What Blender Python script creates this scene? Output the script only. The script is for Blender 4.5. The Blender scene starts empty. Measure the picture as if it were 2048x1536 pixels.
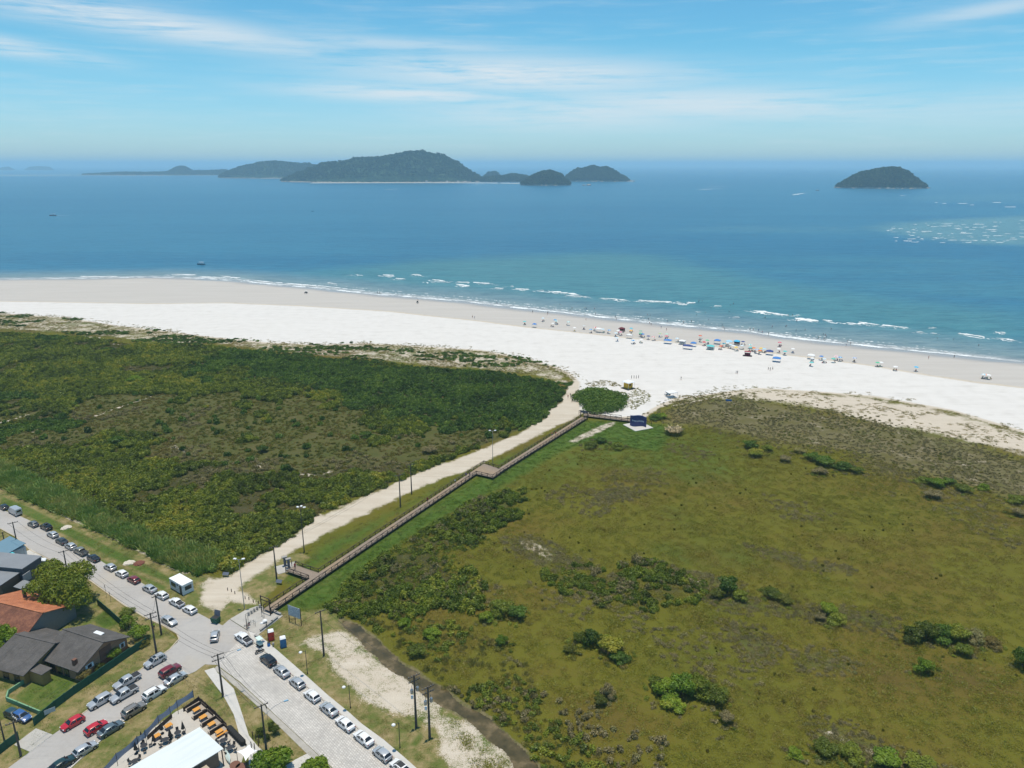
import bpy, bmesh, math, random
import numpy as np
from mathutils import Vector, Matrix, Euler

random.seed(7); np.random.seed(7)
S = bpy.context.scene
R = math.radians

# ------------------------------------------------------------------ camera
CAM_H, PITCH, FPX = 95.0, R(16.6), 1472.0
cam_d = bpy.data.cameras.new('camera'); cam = bpy.data.objects.new('camera', cam_d)
S.collection.objects.link(cam); S.camera = cam
cam.location = (0, 0, CAM_H); cam.rotation_euler = (R(90) - PITCH, 0, 0)
cam_d.sensor_width = 36.0; cam_d.lens = 36.0 * FPX / 2048.0
cam_d.clip_start = 1.0; cam_d.clip_end = 400000.0

# ------------------------------------------------------------------ sun, sky, exposure
SUN_EL, SUN_AZ = R(86.5), R(8)          # almost overhead, a touch seaward
sun_d = bpy.data.lights.new('sun', 'SUN'); sun = bpy.data.objects.new('sun', sun_d)
S.collection.objects.link(sun)
sun_d.energy = 4.3; sun_d.angle = R(0.53); sun_d.color = (1.0, 0.90, 0.745)
sd = Vector((math.sin(SUN_AZ) * math.cos(SUN_EL), math.cos(SUN_AZ) * math.cos(SUN_EL), math.sin(SUN_EL)))
sun.rotation_euler = sd.to_track_quat('Z', 'Y').to_euler(); sun.location = (0, 0, 300)
S.view_settings.view_transform = 'Standard'; S.view_settings.look = 'None'
S.view_settings.exposure = 0.0; S.view_settings.gamma = 1.0
try: S.view_settings.use_curve_mapping = False
except Exception: pass
c = S.cycles
c.max_bounces = 5; c.diffuse_bounces = 2; c.glossy_bounces = 2; c.transmission_bounces = 2
c.transparent_max_bounces = 6; c.volume_bounces = 1
c.use_adaptive_sampling = True; c.adaptive_threshold = 0.02
c.caustics_reflective = False; c.caustics_refractive = False
c.volume_step_rate = 1.0
try:
    c.use_denoising = True; c.denoiser = 'OPENIMAGEDENOISE'; c.denoising_input_passes = 'RGB_ALBEDO_NORMAL'
except Exception: pass

# ------------------------------------------------------------------ node helper
class NT:
    def __init__(s, tree): s.t = tree; s.n = tree.nodes; s.l = tree.links
    def node(s, typ, **kw):
        n = s.n.new(typ)
        for k, v in kw.items(): setattr(n, k, v)
        return n
    def put(s, sock, v):
        if v is None: return
        if isinstance(v, bpy.types.NodeSocket): s.l.new(v, sock)
        elif isinstance(v, (tuple, list)) and len(v) == 3 and sock.type == 'RGBA': sock.default_value = (*v, 1)
        else: sock.default_value = v
    def math(s, op, a, b=None, c=None, clamp=False):
        n = s.node('ShaderNodeMath', operation=op, use_clamp=clamp)
        s.put(n.inputs[0], a); s.put(n.inputs[1], b); s.put(n.inputs[2], c)
        return n.outputs[0]
    def vmath(s, op, a, b=None):
        n = s.node('ShaderNodeVectorMath', operation=op)
        s.put(n.inputs[0], a); s.put(n.inputs[1], b)
        return n.outputs[0]
    def noise(s, vec, scale, detail=3, rough=0.55, dist=0.0, out=0):
        n = s.node('ShaderNodeTexNoise')
        s.put(n.inputs['Vector'], vec); n.inputs['Scale'].default_value = scale
        n.inputs['Detail'].default_value = detail; n.inputs['Roughness'].default_value = rough
        n.inputs['Distortion'].default_value = dist
        return n.outputs[out]
    def voro(s, vec, scale, feature='F1', out=0):
        n = s.node('ShaderNodeTexVoronoi', feature=feature)
        s.put(n.inputs['Vector'], vec); n.inputs['Scale'].default_value = scale
        return n.outputs[out]
    def sstep(s, v, lo, hi, a=0.0, b=1.0):
        n = s.node('ShaderNodeMapRange', interpolation_type='SMOOTHSTEP')
        s.put(n.inputs[0], v); s.put(n.inputs[1], lo); s.put(n.inputs[2], hi)
        s.put(n.inputs[3], a); s.put(n.inputs[4], b)
        return n.outputs[0]
    def lin(s, v, lo, hi, a=0.0, b=1.0):
        n = s.node('ShaderNodeMapRange')
        s.put(n.inputs[0], v); s.put(n.inputs[1], lo); s.put(n.inputs[2], hi)
        s.put(n.inputs[3], a); s.put(n.inputs[4], b)
        return n.outputs[0]
    def mix(s, f, a, b, blend='MIX'):
        n = s.node('ShaderNodeMix', data_type='RGBA', blend_type=blend)
        s.put(n.inputs[0], f); s.put(n.inputs[6], a); s.put(n.inputs[7], b)
        return n.outputs[2]
    def attr(s, name):
        return s.node('ShaderNodeAttribute', attribute_name=name).outputs['Fac']
    def map(s, vec, loc=(0, 0, 0), rot=(0, 0, 0), scale=(1, 1, 1)):
        n = s.node('ShaderNodeMapping')
        s.put(n.inputs[0], vec); n.inputs[1].default_value = loc; n.inputs[2].default_value = rot; n.inputs[3].default_value = scale
        return n.outputs[0]
    def ramp(s, v, stops):
        n = s.node('ShaderNodeValToRGB'); s.put(n.inputs[0], v)
        e = n.color_ramp.elements
        while len(e) > 1: e.remove(e[-1])
        e[0].position = stops[0][0]; e[0].color = (*stops[0][1], 1)
        for p, cc in stops[1:]:
            x = e.new(p); x.color = (*cc, 1)
        return n.outputs[0]
    def pos(s): return s.node('ShaderNodeNewGeometry').outputs['Position']
    def objco(s): return s.node('ShaderNodeTexCoord').outputs['Object']
    def rand(s): return s.node('ShaderNodeObjectInfo').outputs['Random']
    def bump(s, h, strength=0.3, dist=0.1):
        n = s.node('ShaderNodeBump'); s.put(n.inputs['Height'], h)
        n.inputs['Strength'].default_value = strength; n.inputs['Distance'].default_value = dist
        return n.outputs[0]

def newmat(name):
    m = bpy.data.materials.new(name); m.use_nodes = True
    t = NT(m.node_tree); b = m.node_tree.nodes['Principled BSDF']
    return m, t, b
def setp(t, b, **kw):
    for k, v in kw.items(): t.put(b.inputs[k.replace('_', ' ')], v)

MATS = {}
def mat(name, col, rough=0.7, metal=0.0, var=0.18, scale=3.0, spec=0.4, coat=0.0, bumps=0.0, bscale=20.0):
    if name in MATS: return MATS[name]
    m, t, b = newmat(name)
    o = t.objco()
    n = t.noise(o, scale, 4, 0.6)
    n2 = t.noise(o, scale * 9, 2, 0.6)
    f = t.math('MULTIPLY_ADD', n, 2 * var, 1 - var)
    f = t.math('MULTIPLY', f, t.math('MULTIPLY_ADD', n2, var, 1 - var * .5))
    cc = t.vmath('SCALE', col); t.n[-1].inputs[3].default_value = 1.0
    t.l.new(f, t.n[-1].inputs[3])
    t.l.new(cc, b.inputs['Base Color'])
    b.inputs['Roughness'].default_value = rough; b.inputs['Metallic'].default_value = metal
    b.inputs['Specular IOR Level'].default_value = spec
    b.inputs['Coat Weight'].default_value = coat; b.inputs['Coat Roughness'].default_value = 0.06
    if bumps: t.l.new(t.bump(t.noise(o, bscale, 3), bumps, 0.02), b.inputs['Normal'])
    MATS[name] = m
    return m

# ------------------------------------------------------------------ world
W = bpy.data.worlds.new('World'); S.world = W; W.use_nodes = True
wt = NT(W.node_tree); bg = W.node_tree.nodes['Background']
sky = wt.node('ShaderNodeTexSky', sky_type='NISHITA', sun_disc=False)
sky.sun_elevation = SUN_EL; sky.sun_rotation = SUN_AZ
sky.altitude = 0.0; sky.air_density = 1.0; sky.dust_density = 0.35; sky.ozone_density = 1.6
tc = wt.node('ShaderNodeTexCoord').outputs['Generated']
sep = wt.node('ShaderNodeSeparateXYZ'); wt.put(sep.inputs[0], tc)
az = wt.math('MULTIPLY', wt.math('ARCTAN2', sep.outputs[0], sep.outputs[1]), 180 / math.pi)
el = wt.math('MULTIPLY', wt.math('ARCSINE', sep.outputs[2]), 180 / math.pi)
cv = wt.node('ShaderNodeCombineXYZ'); wt.put(cv.inputs[0], az); wt.put(cv.inputs[1], el)
cv = cv.outputs[0]
# cirrus streaks: noise in (azimuth, elevation) degrees, drawn out sideways
warp = wt.noise(wt.map(cv, scale=(.04, .25, 1)), 1.0, 3, .5, out=1)
wv = wt.vmath('ADD', wt.map(cv, scale=(.055, .55, 1)), wt.map(warp, scale=(.9, .7, 0)))
s1 = wt.noise(wv, 1.3, 7, .62)
s2 = wt.noise(wt.map(wv, loc=(3, 8, 0), scale=(2.2, 3.2, 1)), 1.6, 6, .65)
s3 = wt.noise(wt.map(cv, loc=(5, 1, 0), rot=(0, 0, R(-4)), scale=(.16, 2.4, 1)), 1.0, 5, .6)
def blob(a0, e0, ra, re, slope):
    da = wt.math('MULTIPLY', wt.math('SUBTRACT', az, a0), 1 / ra)
    ee = wt.math('SUBTRACT', wt.math('SUBTRACT', el, e0), wt.math('MULTIPLY', wt.math('SUBTRACT', az, a0), slope))
    de = wt.math('MULTIPLY', ee, 1 / re)
    r2 = wt.math('ADD', wt.math('MULTIPLY', da, da), wt.math('MULTIPLY', de, de))
    return wt.math('EXPONENT', wt.math('MULTIPLY', r2, -1.0))
BL = [blob(-26, 8.9, 16, .95, -.105), blob(-8, 8.1, 12, .5, -.03), blob(-33, 6.9, 6, .55, -.11), blob(0.5, 6.2, 13, 1.25, -.03), blob(-7.5, 4.9, 9, .7, -.03),
      blob(14, 4.1, 14, 1.15, -.03), blob(5, 3.6, 12, 1.3, .0), blob(31, 9.0, 6, .5, .09), blob(27, 3.4, 18, 1.2, 0)]
BW = [.95, .55, .85, 1.0, .9, .85, .75, .6, .4]
msk = None
for b_, w_ in zip(BL, BW):
    v = wt.math('MULTIPLY', b_, w_); msk = v if msk is None else wt.math('MAXIMUM', msk, v)
st = wt.math('ADD', wt.math('MULTIPLY', s1, .5), wt.math('ADD', wt.math('MULTIPLY', s2, .28), wt.math('MULTIPLY', s3, .32)))
dens = wt.math('MULTIPLY', msk, wt.sstep(st, .37, .60))
veil = wt.math('MULTIPLY', wt.sstep(st, .5, .74), .26)
dens = wt.math('MAXIMUM', dens, veil)
dens = wt.math('MULTIPLY', dens, .92, clamp=True)
# keep the cirrus to the sky itself (not below the horizon)
dens = wt.math('MULTIPLY', dens, wt.sstep(el, .2, 1.6))
skyc = wt.mix(1.0, sky.outputs[0], wt.mix(wt.sstep(el, -1.0, 9.0), (0.72, 1.0, 1.33), (0.49, 1.02, 1.16)), 'MULTIPLY')
cloudc = (6.8, 7.4, 7.8)
col = wt.mix(dens, skyc, cloudc)
wt.put(bg.inputs[0], col); bg.inputs[1].default_value = 0.112

# ------------------------------------------------------------------ photo pixel -> place on the ground plane
cp, sp_ = math.cos(PITCH), math.sin(PITCH)
def G(x, y, z=0.0):
    u = (x - 1024) / FPX; v = (y - 768) / FPX
    dx, dy, dz = u, cp - v * sp_, -sp_ - v * cp
    t = (CAM_H - z) / -dz
    return (dx * t, dy * t)
def G3(x, y, z=0.0): return (*G(x, y, z), z)
def GP(pts, z=0.0): return [G(x, y, z) for x, y in pts]
def height_at(bx, by, ty):
    "height of a vertical post standing at pixel (bx,by) whose top is seen at row ty"
    X, Y = G(bx, by); v = (ty - 768) / FPX
    return CAM_H + Y * (-sp_ - v * cp) / (cp - v * sp_)

# ------------------------------------------------------------------ object helpers
COL = S.collection
def tag(o, label=None, cat=None, group=None, kind=None):
    if label: o['label'] = label
    if cat: o['category'] = cat
    if group: o['group'] = group
    if kind: o['kind'] = kind
    return o
def empty(name, loc=(0, 0, 0), rz=0.0):
    o = bpy.data.objects.new(name, None); COL.objects.link(o)
    o.location = loc; o.rotation_euler = (0, 0, rz); o.empty_display_size = .3
    return o
def link(name, me, m=None, parent=None, loc=None, rot=None, scale=None):
    o = bpy.data.objects.new(name, me); COL.objects.link(o)
    if parent is not None: o.parent = parent
    if loc is not None: o.location = loc
    if rot is not None: o.rotation_euler = rot
    if scale is not None: o.scale = scale
    if m is not None:
        if len(me.materials) == 0: me.materials.append(m)
        if me.materials[0] is not m:
            o.material_slots[0].link = 'OBJECT'; o.material_slots[0].material = m
    return o
KIDS = {}
def copy_tree(o, parent=None):
    c2 = o.copy(); COL.objects.link(c2); c2.parent = parent
    for ch in list(o.children): copy_tree(ch, c2)
    return c2

class MB:
    "collects shapes into one mesh"
    def __init__(s): s.v = []; s.f = []; s.mi = []; s.cur = 0
    def add(s, vs, fs):
        k = len(s.v); s.v += [tuple(p) for p in vs]
        s.f += [tuple(i + k for i in f) for f in fs]; s.mi += [s.cur] * len(fs)
        return s
    def box(s, c, d, rz=0.0, M=None, taper=1.0):
        x, y, z = d[0] / 2, d[1] / 2, d[2] / 2
        vs = [(-x, -y, -z), (x, -y, -z), (x, y, -z), (-x, y, -z), (-x * taper, -y * taper, z), (x * taper, -y * taper, z), (x * taper, y * taper, z), (-x * taper, y * taper, z)]
        fs = [(0, 3, 2, 1), (4, 5, 6, 7), (0, 1, 5, 4), (1, 2, 6, 5), (2, 3, 7, 6), (3, 0, 4, 7)]
        if M is not None: vs = [tuple(M @ Vector(p)) for p in vs]
        elif rz:
            cc, ss = math.cos(rz), math.sin(rz)
            vs = [(p[0] * cc - p[1] * ss, p[0] * ss + p[1] * cc, p[2]) for p in vs]
        vs = [(p[0] + c[0], p[1] + c[1], p[2] + c[2]) for p in vs]
        return s.add(vs, fs)
    def beam(s, a, b, w, h=None):
        h = h or w; a = Vector(a); b = Vector(b); d = b - a
        M = d.to_track_quat('X', 'Z').to_matrix()
        return s.box(tuple((a + b) / 2), (d.length, w, h), M=M)
    def cyl(s, a, b, r0, r1=None, n=8, caps=True):
        r1 = r0 if r1 is None else r1
        a = Vector(a); b = Vector(b); d = (b - a)
        q = d.to_track_quat('Z', 'Y').to_matrix()
        vs = []
        for p, r in ((a, r0), (b, r1)):
            for i in range(n):
                t = 2 * math.pi * i / n
                vs.append(tuple(p + q @ Vector((r * math.cos(t), r * math.sin(t), 0))))
        fs = [(i, (i + 1) % n, n + (i + 1) % n, n + i) for i in range(n)]
        if caps: fs += [tuple(range(n - 1, -1, -1)), tuple(range(n, 2 * n))]
        return s.add(vs, fs)
    def lathe(s, prof, n=12, c=(0, 0, 0), caps=True):
        vs = []; fs = []
        for r, z in prof:
            for i in range(n):
                t = 2 * math.pi * i / n; vs.append((c[0] + r * math.cos(t), c[1] + r * math.sin(t), c[2] + z))
        for k in range(len(prof) - 1):
            for i in range(n):
                j = (i + 1) % n; fs.append((k * n + i, k * n + j, (k + 1) * n + j, (k + 1) * n + i))
        if caps:
            fs.append(tuple(range(n - 1, -1, -1))); fs.append(tuple(range((len(prof) - 1) * n, len(prof) * n)))
        return s.add(vs, fs)
    def prism(s, poly, z0, z1):
        n = len(poly)
        a = sum(poly[i][0] * poly[(i + 1) % n][1] - poly[(i + 1) % n][0] * poly[i][1] for i in range(n))
        if a < 0: poly = poly[::-1]
        vs = [(x, y, z0) for x, y in poly] + [(x, y, z1) for x, y in poly]
        fs = [(i, (i + 1) % n, n + (i + 1) % n, n + i) for i in range(n)] + [tuple(range(n - 1, -1, -1)), tuple(range(n, 2 * n))]
        return s.add(vs, fs)
    def quad(s, *p): return s.add(p, [tuple(range(len(p)))])
    def mesh(s, name, smooth=False, angle=None, tri=False):
        me = bpy.data.meshes.new(name); me.from_pydata(s.v, [], s.f)
        if any(s.mi): me.polygons.foreach_set('material_index', s.mi)
        if tri:
            bm = bmesh.new(); bm.from_mesh(me); bmesh.ops.triangulate(bm, faces=bm.faces[:]); bm.to_mesh(me); bm.free()
        if smooth:
            me.polygons.foreach_set('use_smooth', [True] * len(me.polygons))
            if angle: me.set_sharp_from_angle(angle=angle)
        me.update()
        return me
    def build(s, name, m, parent=None, **kw):
        loc = kw.pop('loc', None); rot = kw.pop('rot', None)
        return link(name, s.mesh(name, **kw), m, parent, loc, rot)

def np_mesh(name, V, F, smooth=False, attrs=None):
    "mesh from numpy arrays; F is (n,3) or (n,4)"
    me = bpy.data.meshes.new(name); k = F.shape[1]
    me.vertices.add(len(V)); me.vertices.foreach_set('co', np.asarray(V, np.float32).ravel())
    me.loops.add(F.size); me.loops.foreach_set('vertex_index', np.asarray(F, np.int32).ravel())
    me.polygons.add(len(F)); me.polygons.foreach_set('loop_start', np.arange(0, F.size, k, dtype=np.int32))
    if smooth: me.polygons.foreach_set('use_smooth', np.ones(len(F), bool))
    me.update(calc_edges=True)
    for nm, val in (attrs or {}).items():
        a = me.attributes.new(nm, 'FLOAT', 'POINT'); a.data.foreach_set('value', np.asarray(val, np.float32))
    return me

# ------------------------------------------------------------------ numeric fields
def sdf(poly, P):
    "signed distance to a polygon, positive inside"
    A = np.asarray(poly, float); B = np.roll(A, -1, 0)
    d2 = np.full(len(P), 1e18); ins = np.zeros(len(P), bool)
    for a, b in zip(A, B):
        e = b - a; w = P - a
        t = np.clip((w @ e) / max(e @ e, 1e-9), 0, 1)
        q = w - t[:, None] * e
        d2 = np.minimum(d2, (q * q).sum(1))
        cnd = (a[1] > P[:, 1]) != (b[1] > P[:, 1])
        with np.errstate(divide='ignore', invalid='ignore'):
            xi = a[0] + (P[:, 1] - a[1]) * e[0] / (e[1] if e[1] else 1e-9)
        ins ^= cnd & (P[:, 0] < xi)
    d = np.sqrt(d2)
    return np.where(ins, d, -d)
def dline(line, P):
    A = np.asarray(line, float); d2 = np.full(len(P), 1e18)
    for a, b in zip(A[:-1], A[1:]):
        e = b - a; w = P - a; t = np.clip((w @ e) / max(e @ e, 1e-9), 0, 1)
        q = w - t[:, None] * e; d2 = np.minimum(d2, (q * q).sum(1))
    return np.sqrt(d2)
def vnoise(P, scale, seed=0):
    p = P / scale + seed * 17.31; i = np.floor(p).astype(np.int64); f = p - i; f = f * f * (3 - 2 * f)
    def h(a, b):
        x = (a * 374761393 + b * 668265263 + seed * 1442695041) & 0x7fffffff
        x = ((x ^ (x >> 13)) * 1274126177) & 0x7fffffff
        return ((x ^ (x >> 16)) & 0xffff) / 65535.0
    a = h(i[:, 0], i[:, 1]); b = h(i[:, 0] + 1, i[:, 1]); c_ = h(i[:, 0], i[:, 1] + 1); d = h(i[:, 0] + 1, i[:, 1] + 1)
    return (a * (1 - f[:, 0]) + b * f[:, 0]) * (1 - f[:, 1]) + (c_ * (1 - f[:, 0]) + d * f[:, 0]) * f[:, 1]
def fbm(P, scale, seed=0, o=4):
    s_ = 0; a = .5; t = 0
    for k in range(o): s_ = s_ + a * vnoise(P, scale / 2 ** k, seed + k * 5); t += a; a *= .55
    return s_ / t
def smooth01(x, lo, hi):
    t = np.clip((x - lo) / (hi - lo), 0, 1); return t * t * (3 - 2 * t)
# ================================================================== THE SETTING
SEA_Z = -0.6
SHORE_PX = [(-420, 566), (-150, 560), (0, 558), (100, 557), (200, 556), (300, 554), (400, 556), (480, 562), (560, 570), (640, 576), (700, 583), (760, 589), (850, 596), (950, 605),
            (1040, 616), (1130, 625), (1200, 634), (1300, 645), (1400, 654), (1500, 664), (1600, 678), (1700, 688), (1800, 698), (1900, 708), (2048, 724), (2250, 748), (2700, 810)]
SHORE = GP(SHORE_PX, SEA_Z)
SEA_POLY = SHORE + [(40000, SHORE[-1][1] - 9000), (40000, 40000), (-40000, 40000), (-40000, SHORE[0][1])]
WETLINE = GP([(-420, 618), (-100, 606), (0, 602), (150, 604), (300, 607), (450, 605), (600, 611), (700, 617), (780, 622), (860, 631), (950, 640), (1050, 653), (1150, 663), (1250, 674), (1350, 683),
              (1440, 693), (1540, 704), (1640, 716), (1740, 729), (1850, 748), (1950, 763), (2048, 774), (2250, 800), (2700, 870)])
BEACH = WETLINE + GP([(2700, 1010), (2300, 930), (2048, 866), (1900, 822), (1750, 795), (1640, 786), (1520, 779), (1450, 787), (1350, 802), (1316, 818), (1290, 834), (1235, 838), (1168, 828), (1150, 822),
                      (1146, 790), (1150, 765), (1135, 750), (1110, 737), (1050, 719), (960, 702), (880, 697), (800, 692), (720, 688), (640, 692), (520, 686), (420, 676), (300, 661), (230, 653), (130, 637), (0, 628), (-420, 640)])
FRINGE_L = GP([(-420, 636), (0, 626), (130, 635), (300, 659), (420, 674), (520, 684), (640, 690), (720, 686), (800, 690), (880, 695), (960, 700), (1050, 717), (1110, 735), (1140, 752), (1150, 765), (1135, 785), (1120, 772), (1060, 752), (1000, 745),
               (930, 738), (860, 735), (760, 722), (700, 718), (620, 712), (540, 705), (440, 690), (330, 688), (250, 680), (150, 668), (0, 660), (-420, 670)])
FRINGE_R = GP([(1340, 808), (1420, 786), (1500, 775), (1600, 781), (1750, 793), (1900, 820), (2048, 864), (2400, 960), (2400, 1030), (2048, 916), (1950, 893), (1850, 869), (1760, 848), (1680, 830), (1600, 816), (1530, 803), (1470, 795), (1400, 800), (1350, 812)])
GREY_R = GP([(1330, 822), (1400, 802), (1470, 796), (1600, 817), (1760, 849), (1950, 894), (2400, 1035), (2400, 1120), (2048, 1010), (1960, 985), (1850, 950), (1760, 950), (1700, 905), (1560, 885), (1480, 870), (1400, 850), (1350, 845)])
TRACK = GP([(1158, 755), (1142, 772), (1131, 790), (1126, 806), (1106, 820), (1094, 838), (1062, 856), (1040, 871), (1000, 885), (975, 896), (930, 915), (880, 931), (830, 951), (780, 974), (730, 998), (690, 1015), (640, 1040),
            (600, 1066), (565, 1090), (525, 1112), (488, 1134), (465, 1152), (425, 1166), (412, 1180), (410, 1196), (418, 1210), (440, 1216), (452, 1200), (452, 1190), (470, 1176), (498, 1156), (530, 1134), (570, 1108), (610, 1087), (650, 1064), (690, 1046), (720, 1031), (770, 1006),
            (800, 991), (840, 972), (880, 957), (930, 940), (965, 922), (1000, 906), (1040, 886), (1078, 869), (1097, 856), (1118, 848), (1142, 838), (1160, 828), (1158, 815), (1150, 795), (1150, 780), (1165, 765)])
TRACK_EDGE = GP([(600, 1075), (650, 1045), (700, 1020), (690, 1008), (640, 1030), (605, 1055)])
SANDS = [GP([(395, 1172), (420, 1152), (455, 1165), (462, 1190), (445, 1205), (415, 1195)]),
         GP([(448, 1182), (470, 1178), (500, 1190), (522, 1205), (510, 1212), (470, 1208), (450, 1200)]),
         GP([(585, 1292), (615, 1272), (655, 1262), (692, 1256), (735, 1290), (785, 1332), (838, 1366), (872, 1390), (900, 1410), (890, 1424), (905, 1426), (960, 1452), (1005, 1486), (1040, 1520), (1075, 1565), (900, 1560), (872, 1512), (868, 1462), (810, 1436), (760, 1425), (715, 1402), (690, 1375), (655, 1340), (645, 1310)]),
         GP([(1030, 1080), (1060, 1078), (1100, 1098), (1105, 1125), (1090, 1115), (1050, 1098)]), GP([(1382, 1165), (1402, 1160), (1400, 1195), (1390, 1190)]),
         GP([(1135, 882), (1185, 858), (1215, 845), (1235, 842), (1225, 852), (1195, 868), (1150, 886)]),
         GP([(505, 935), (520, 925), (535, 932), (528, 940)]), GP([(560, 945), (640, 950), (665, 938), (660, 946), (630, 955)]),
         GP([(300, 1070), (350, 1085), (398, 1095), (396, 1101), (345, 1092), (300, 1078)]), GP([(605, 1030), (630, 1022), (650, 1030), (690, 1005), (700, 1000), (690, 1012), (640, 1045), (615, 1055)]),
         GP([(240, 880), (255, 882), (262, 888)]), GP([(345, 890), (380, 905), (378, 910), (345, 898)]), GP([(295, 883), (312, 890), (308, 894)])]
TRAILS = [GP([(60, 866), (110, 856), (140, 850), (180, 836), (240, 815), (265, 808), (300, 795), (315, 785)]), GP([(0, 846), (30, 838), (55, 830)]), GP([(1345, 812), (1390, 803), (1440, 792), (1462, 786)]), GP([(1230, 780), (1252, 800), (1262, 822)]),
          GP([(165, 672), (200, 676), (235, 690), (280, 697)]), GP([(150, 995), (200, 1018), (260, 1050), (300, 1066), (345, 1084), (398, 1099)]), GP([(30, 984), (80, 1006), (130, 1030), (200, 1062), (260, 1090), (320, 1120), (372, 1146)])]
LAWN = GP([(545, 1228), (592, 1180), (640, 1150), (700, 1112), (860, 1010), (955, 955), (1000, 938), (1160, 842), (1240, 842), (1330, 850), (1350, 868), (1320, 905), (1260, 900), (1180, 885), (1120, 905), (1050, 950), (1000, 978), (930, 1015), (850, 1062), (770, 1115), (715, 1150), (690, 1185), (668, 1215), (640, 1222), (600, 1226)])
LAWN2 = GP([(600, 1120), (640, 1088), (700, 1062), (780, 1022), (840, 992), (900, 960), (950, 935), (990, 920), (1080, 880), (1150, 842), (1160, 845), (1000, 938), (960, 925), (930, 950), (800, 1030), (640, 1140), (580, 1172), (548, 1160)])
REEDS = GP([(-200, 850), (-100, 890), (0, 930), (60, 955), (120, 985), (170, 1010), (230, 1038), (290, 1070), (345, 1090), (400, 1103), (432, 1118), (430, 1142), (400, 1150), (365, 1140), (310, 1112), (250, 1083), (190, 1055), (120, 1025), (60, 1000), (0, 972), (-200, 900)])
VERGE_L = GP([(-200, 895), (0, 970), (60, 998), (190, 1054), (310, 1112), (400, 1150), (420, 1150), (440, 1240), (395, 1226), (336, 1195), (234, 1142), (118, 1072), (44, 1034), (0, 1018), (-200, 940)])
VERGE_M = GP([(400, 1235), (412, 1195), (460, 1178), (500, 1150), (560, 1115), (600, 1105), (620, 1115), (560, 1165), (530, 1200), (525, 1215), (470, 1240), (440, 1255)])
VERGE_R = GP([(545, 1222), (600, 1222), (660, 1215), (690, 1240), (740, 1290), (800, 1345), (880, 1395), (960, 1460), (1040, 1530), (1060, 1620), (860, 1620), (800, 1530), (700, 1440), (600, 1345), (516, 1272)])
TRIANGLE = GP([(390, 1344), (410, 1330), (432, 1330), (480, 1378), (540, 1432), (618, 1506), (650, 1560), (560, 1640), (80, 1640), (140, 1536), (245, 1442), (370, 1352)])
BLOCK_W = GP([(-200, 1000), (0, 1058), (61, 1100), (178, 1158), (246, 1208), (328, 1251), (357, 1278), (340, 1297), (222, 1383), (121, 1459), (16, 1536), (-60, 1600), (-200, 1600)])
GREEN_PATCH = [GP([(0, 990), (60, 1014), (120, 1044), (200, 1083), (300, 1132), (350, 1158), (338, 1168), (270, 1140), (180, 1096), (100, 1056), (40, 1026), (0, 1008)]), GP([(815, 1492), (842, 1460), (848, 1475), (835, 1495)]), GP([(100, 1085), (60, 1068), (75, 1050), (140, 1088), (210, 1120), (330, 1170), (340, 1190), (260, 1150)]), GP([(25, 1395), (80, 1350), (150, 1345), (160, 1360), (85, 1430)]), GP([(180, 1240), (215, 1215), (250, 1245), (205, 1260)])]
CREEK = GP([(684, 1238), (692, 1243), (704, 1252), (740, 1285), (785, 1328), (835, 1358), (872, 1384), (910, 1412), (955, 1440), (1005, 1478), (1045, 1520), (1090, 1580), (1120, 1640)])
CREEK_W = [.3, .45, .8, 1.1, 1.45, 1.35, 1.5, 1.2, 1.1, 1.3, 1.45, 1.6, 1.6]
SCRUB_L = GP([(-300, 690), (0, 668), (150, 676), (300, 692), (440, 696), (560, 712), (700, 722), (860, 738), (1000, 748), (1100, 764), (1128, 790), (1122, 805), (1100, 818), (1088, 836), (1050, 854), (990, 880), (900, 916), (820, 946), (750, 982), (690, 1000), (640, 1028), (602, 1052), (560, 1088), (505, 1118), (470, 1140), (440, 1128), (425, 1108),
              (380, 1092), (300, 1066), (220, 1026), (120, 972), (0, 922), (-300, 830)])
HEATH_L = GP([(-100, 850), (100, 800), (250, 790), (420, 782), (560, 790), (720, 805), (800, 838), (980, 850), (1040, 862), (960, 890), (880, 915), (800, 925), (650, 945), (450, 945), (300, 905), (120, 880), (-100, 900)])
DARK_L = GP([(760, 735), (900, 742), (1000, 748), (1105, 768), (1130, 790), (1100, 818), (1080, 842), (1000, 850), (860, 842), (800, 830), (680, 790), (560, 760), (420, 720), (560, 712)])
SCR1 = GP([(676, 1205), (690, 1180), (730, 1135), (800, 1088), (850, 1066), (900, 1045), (960, 1000), (1040, 985), (1050, 1005), (1010, 1050), (950, 1085), (900, 1100), (900, 1130), (965, 1160), (975, 1180), (950, 1215), (870, 1200), (820, 1232), (760, 1220), (700, 1232)])
SCR2 = GP([(1085, 1150), (1150, 1138), (1230, 1135), (1290, 1122), (1360, 1152), (1395, 1180), (1390, 1205), (1300, 1218), (1200, 1205), (1120, 1185)])
BANK = GP([(690, 1232), (760, 1225), (830, 1240), (900, 1250), (960, 1262), (1040, 1330), (1080, 1420), (1150, 1480), (1250, 1536), (1260, 1640), (1130, 1640), (1060, 1530), (1000, 1472), (930, 1425), (880, 1385), (830, 1352), (770, 1310)])
GREY_B = GP([(900, 1380), (1000, 1380), (1120, 1400), (1200, 1440), (1320, 1470), (1340, 1640), (1130, 1640), (1060, 1520), (960, 1440)])
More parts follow.
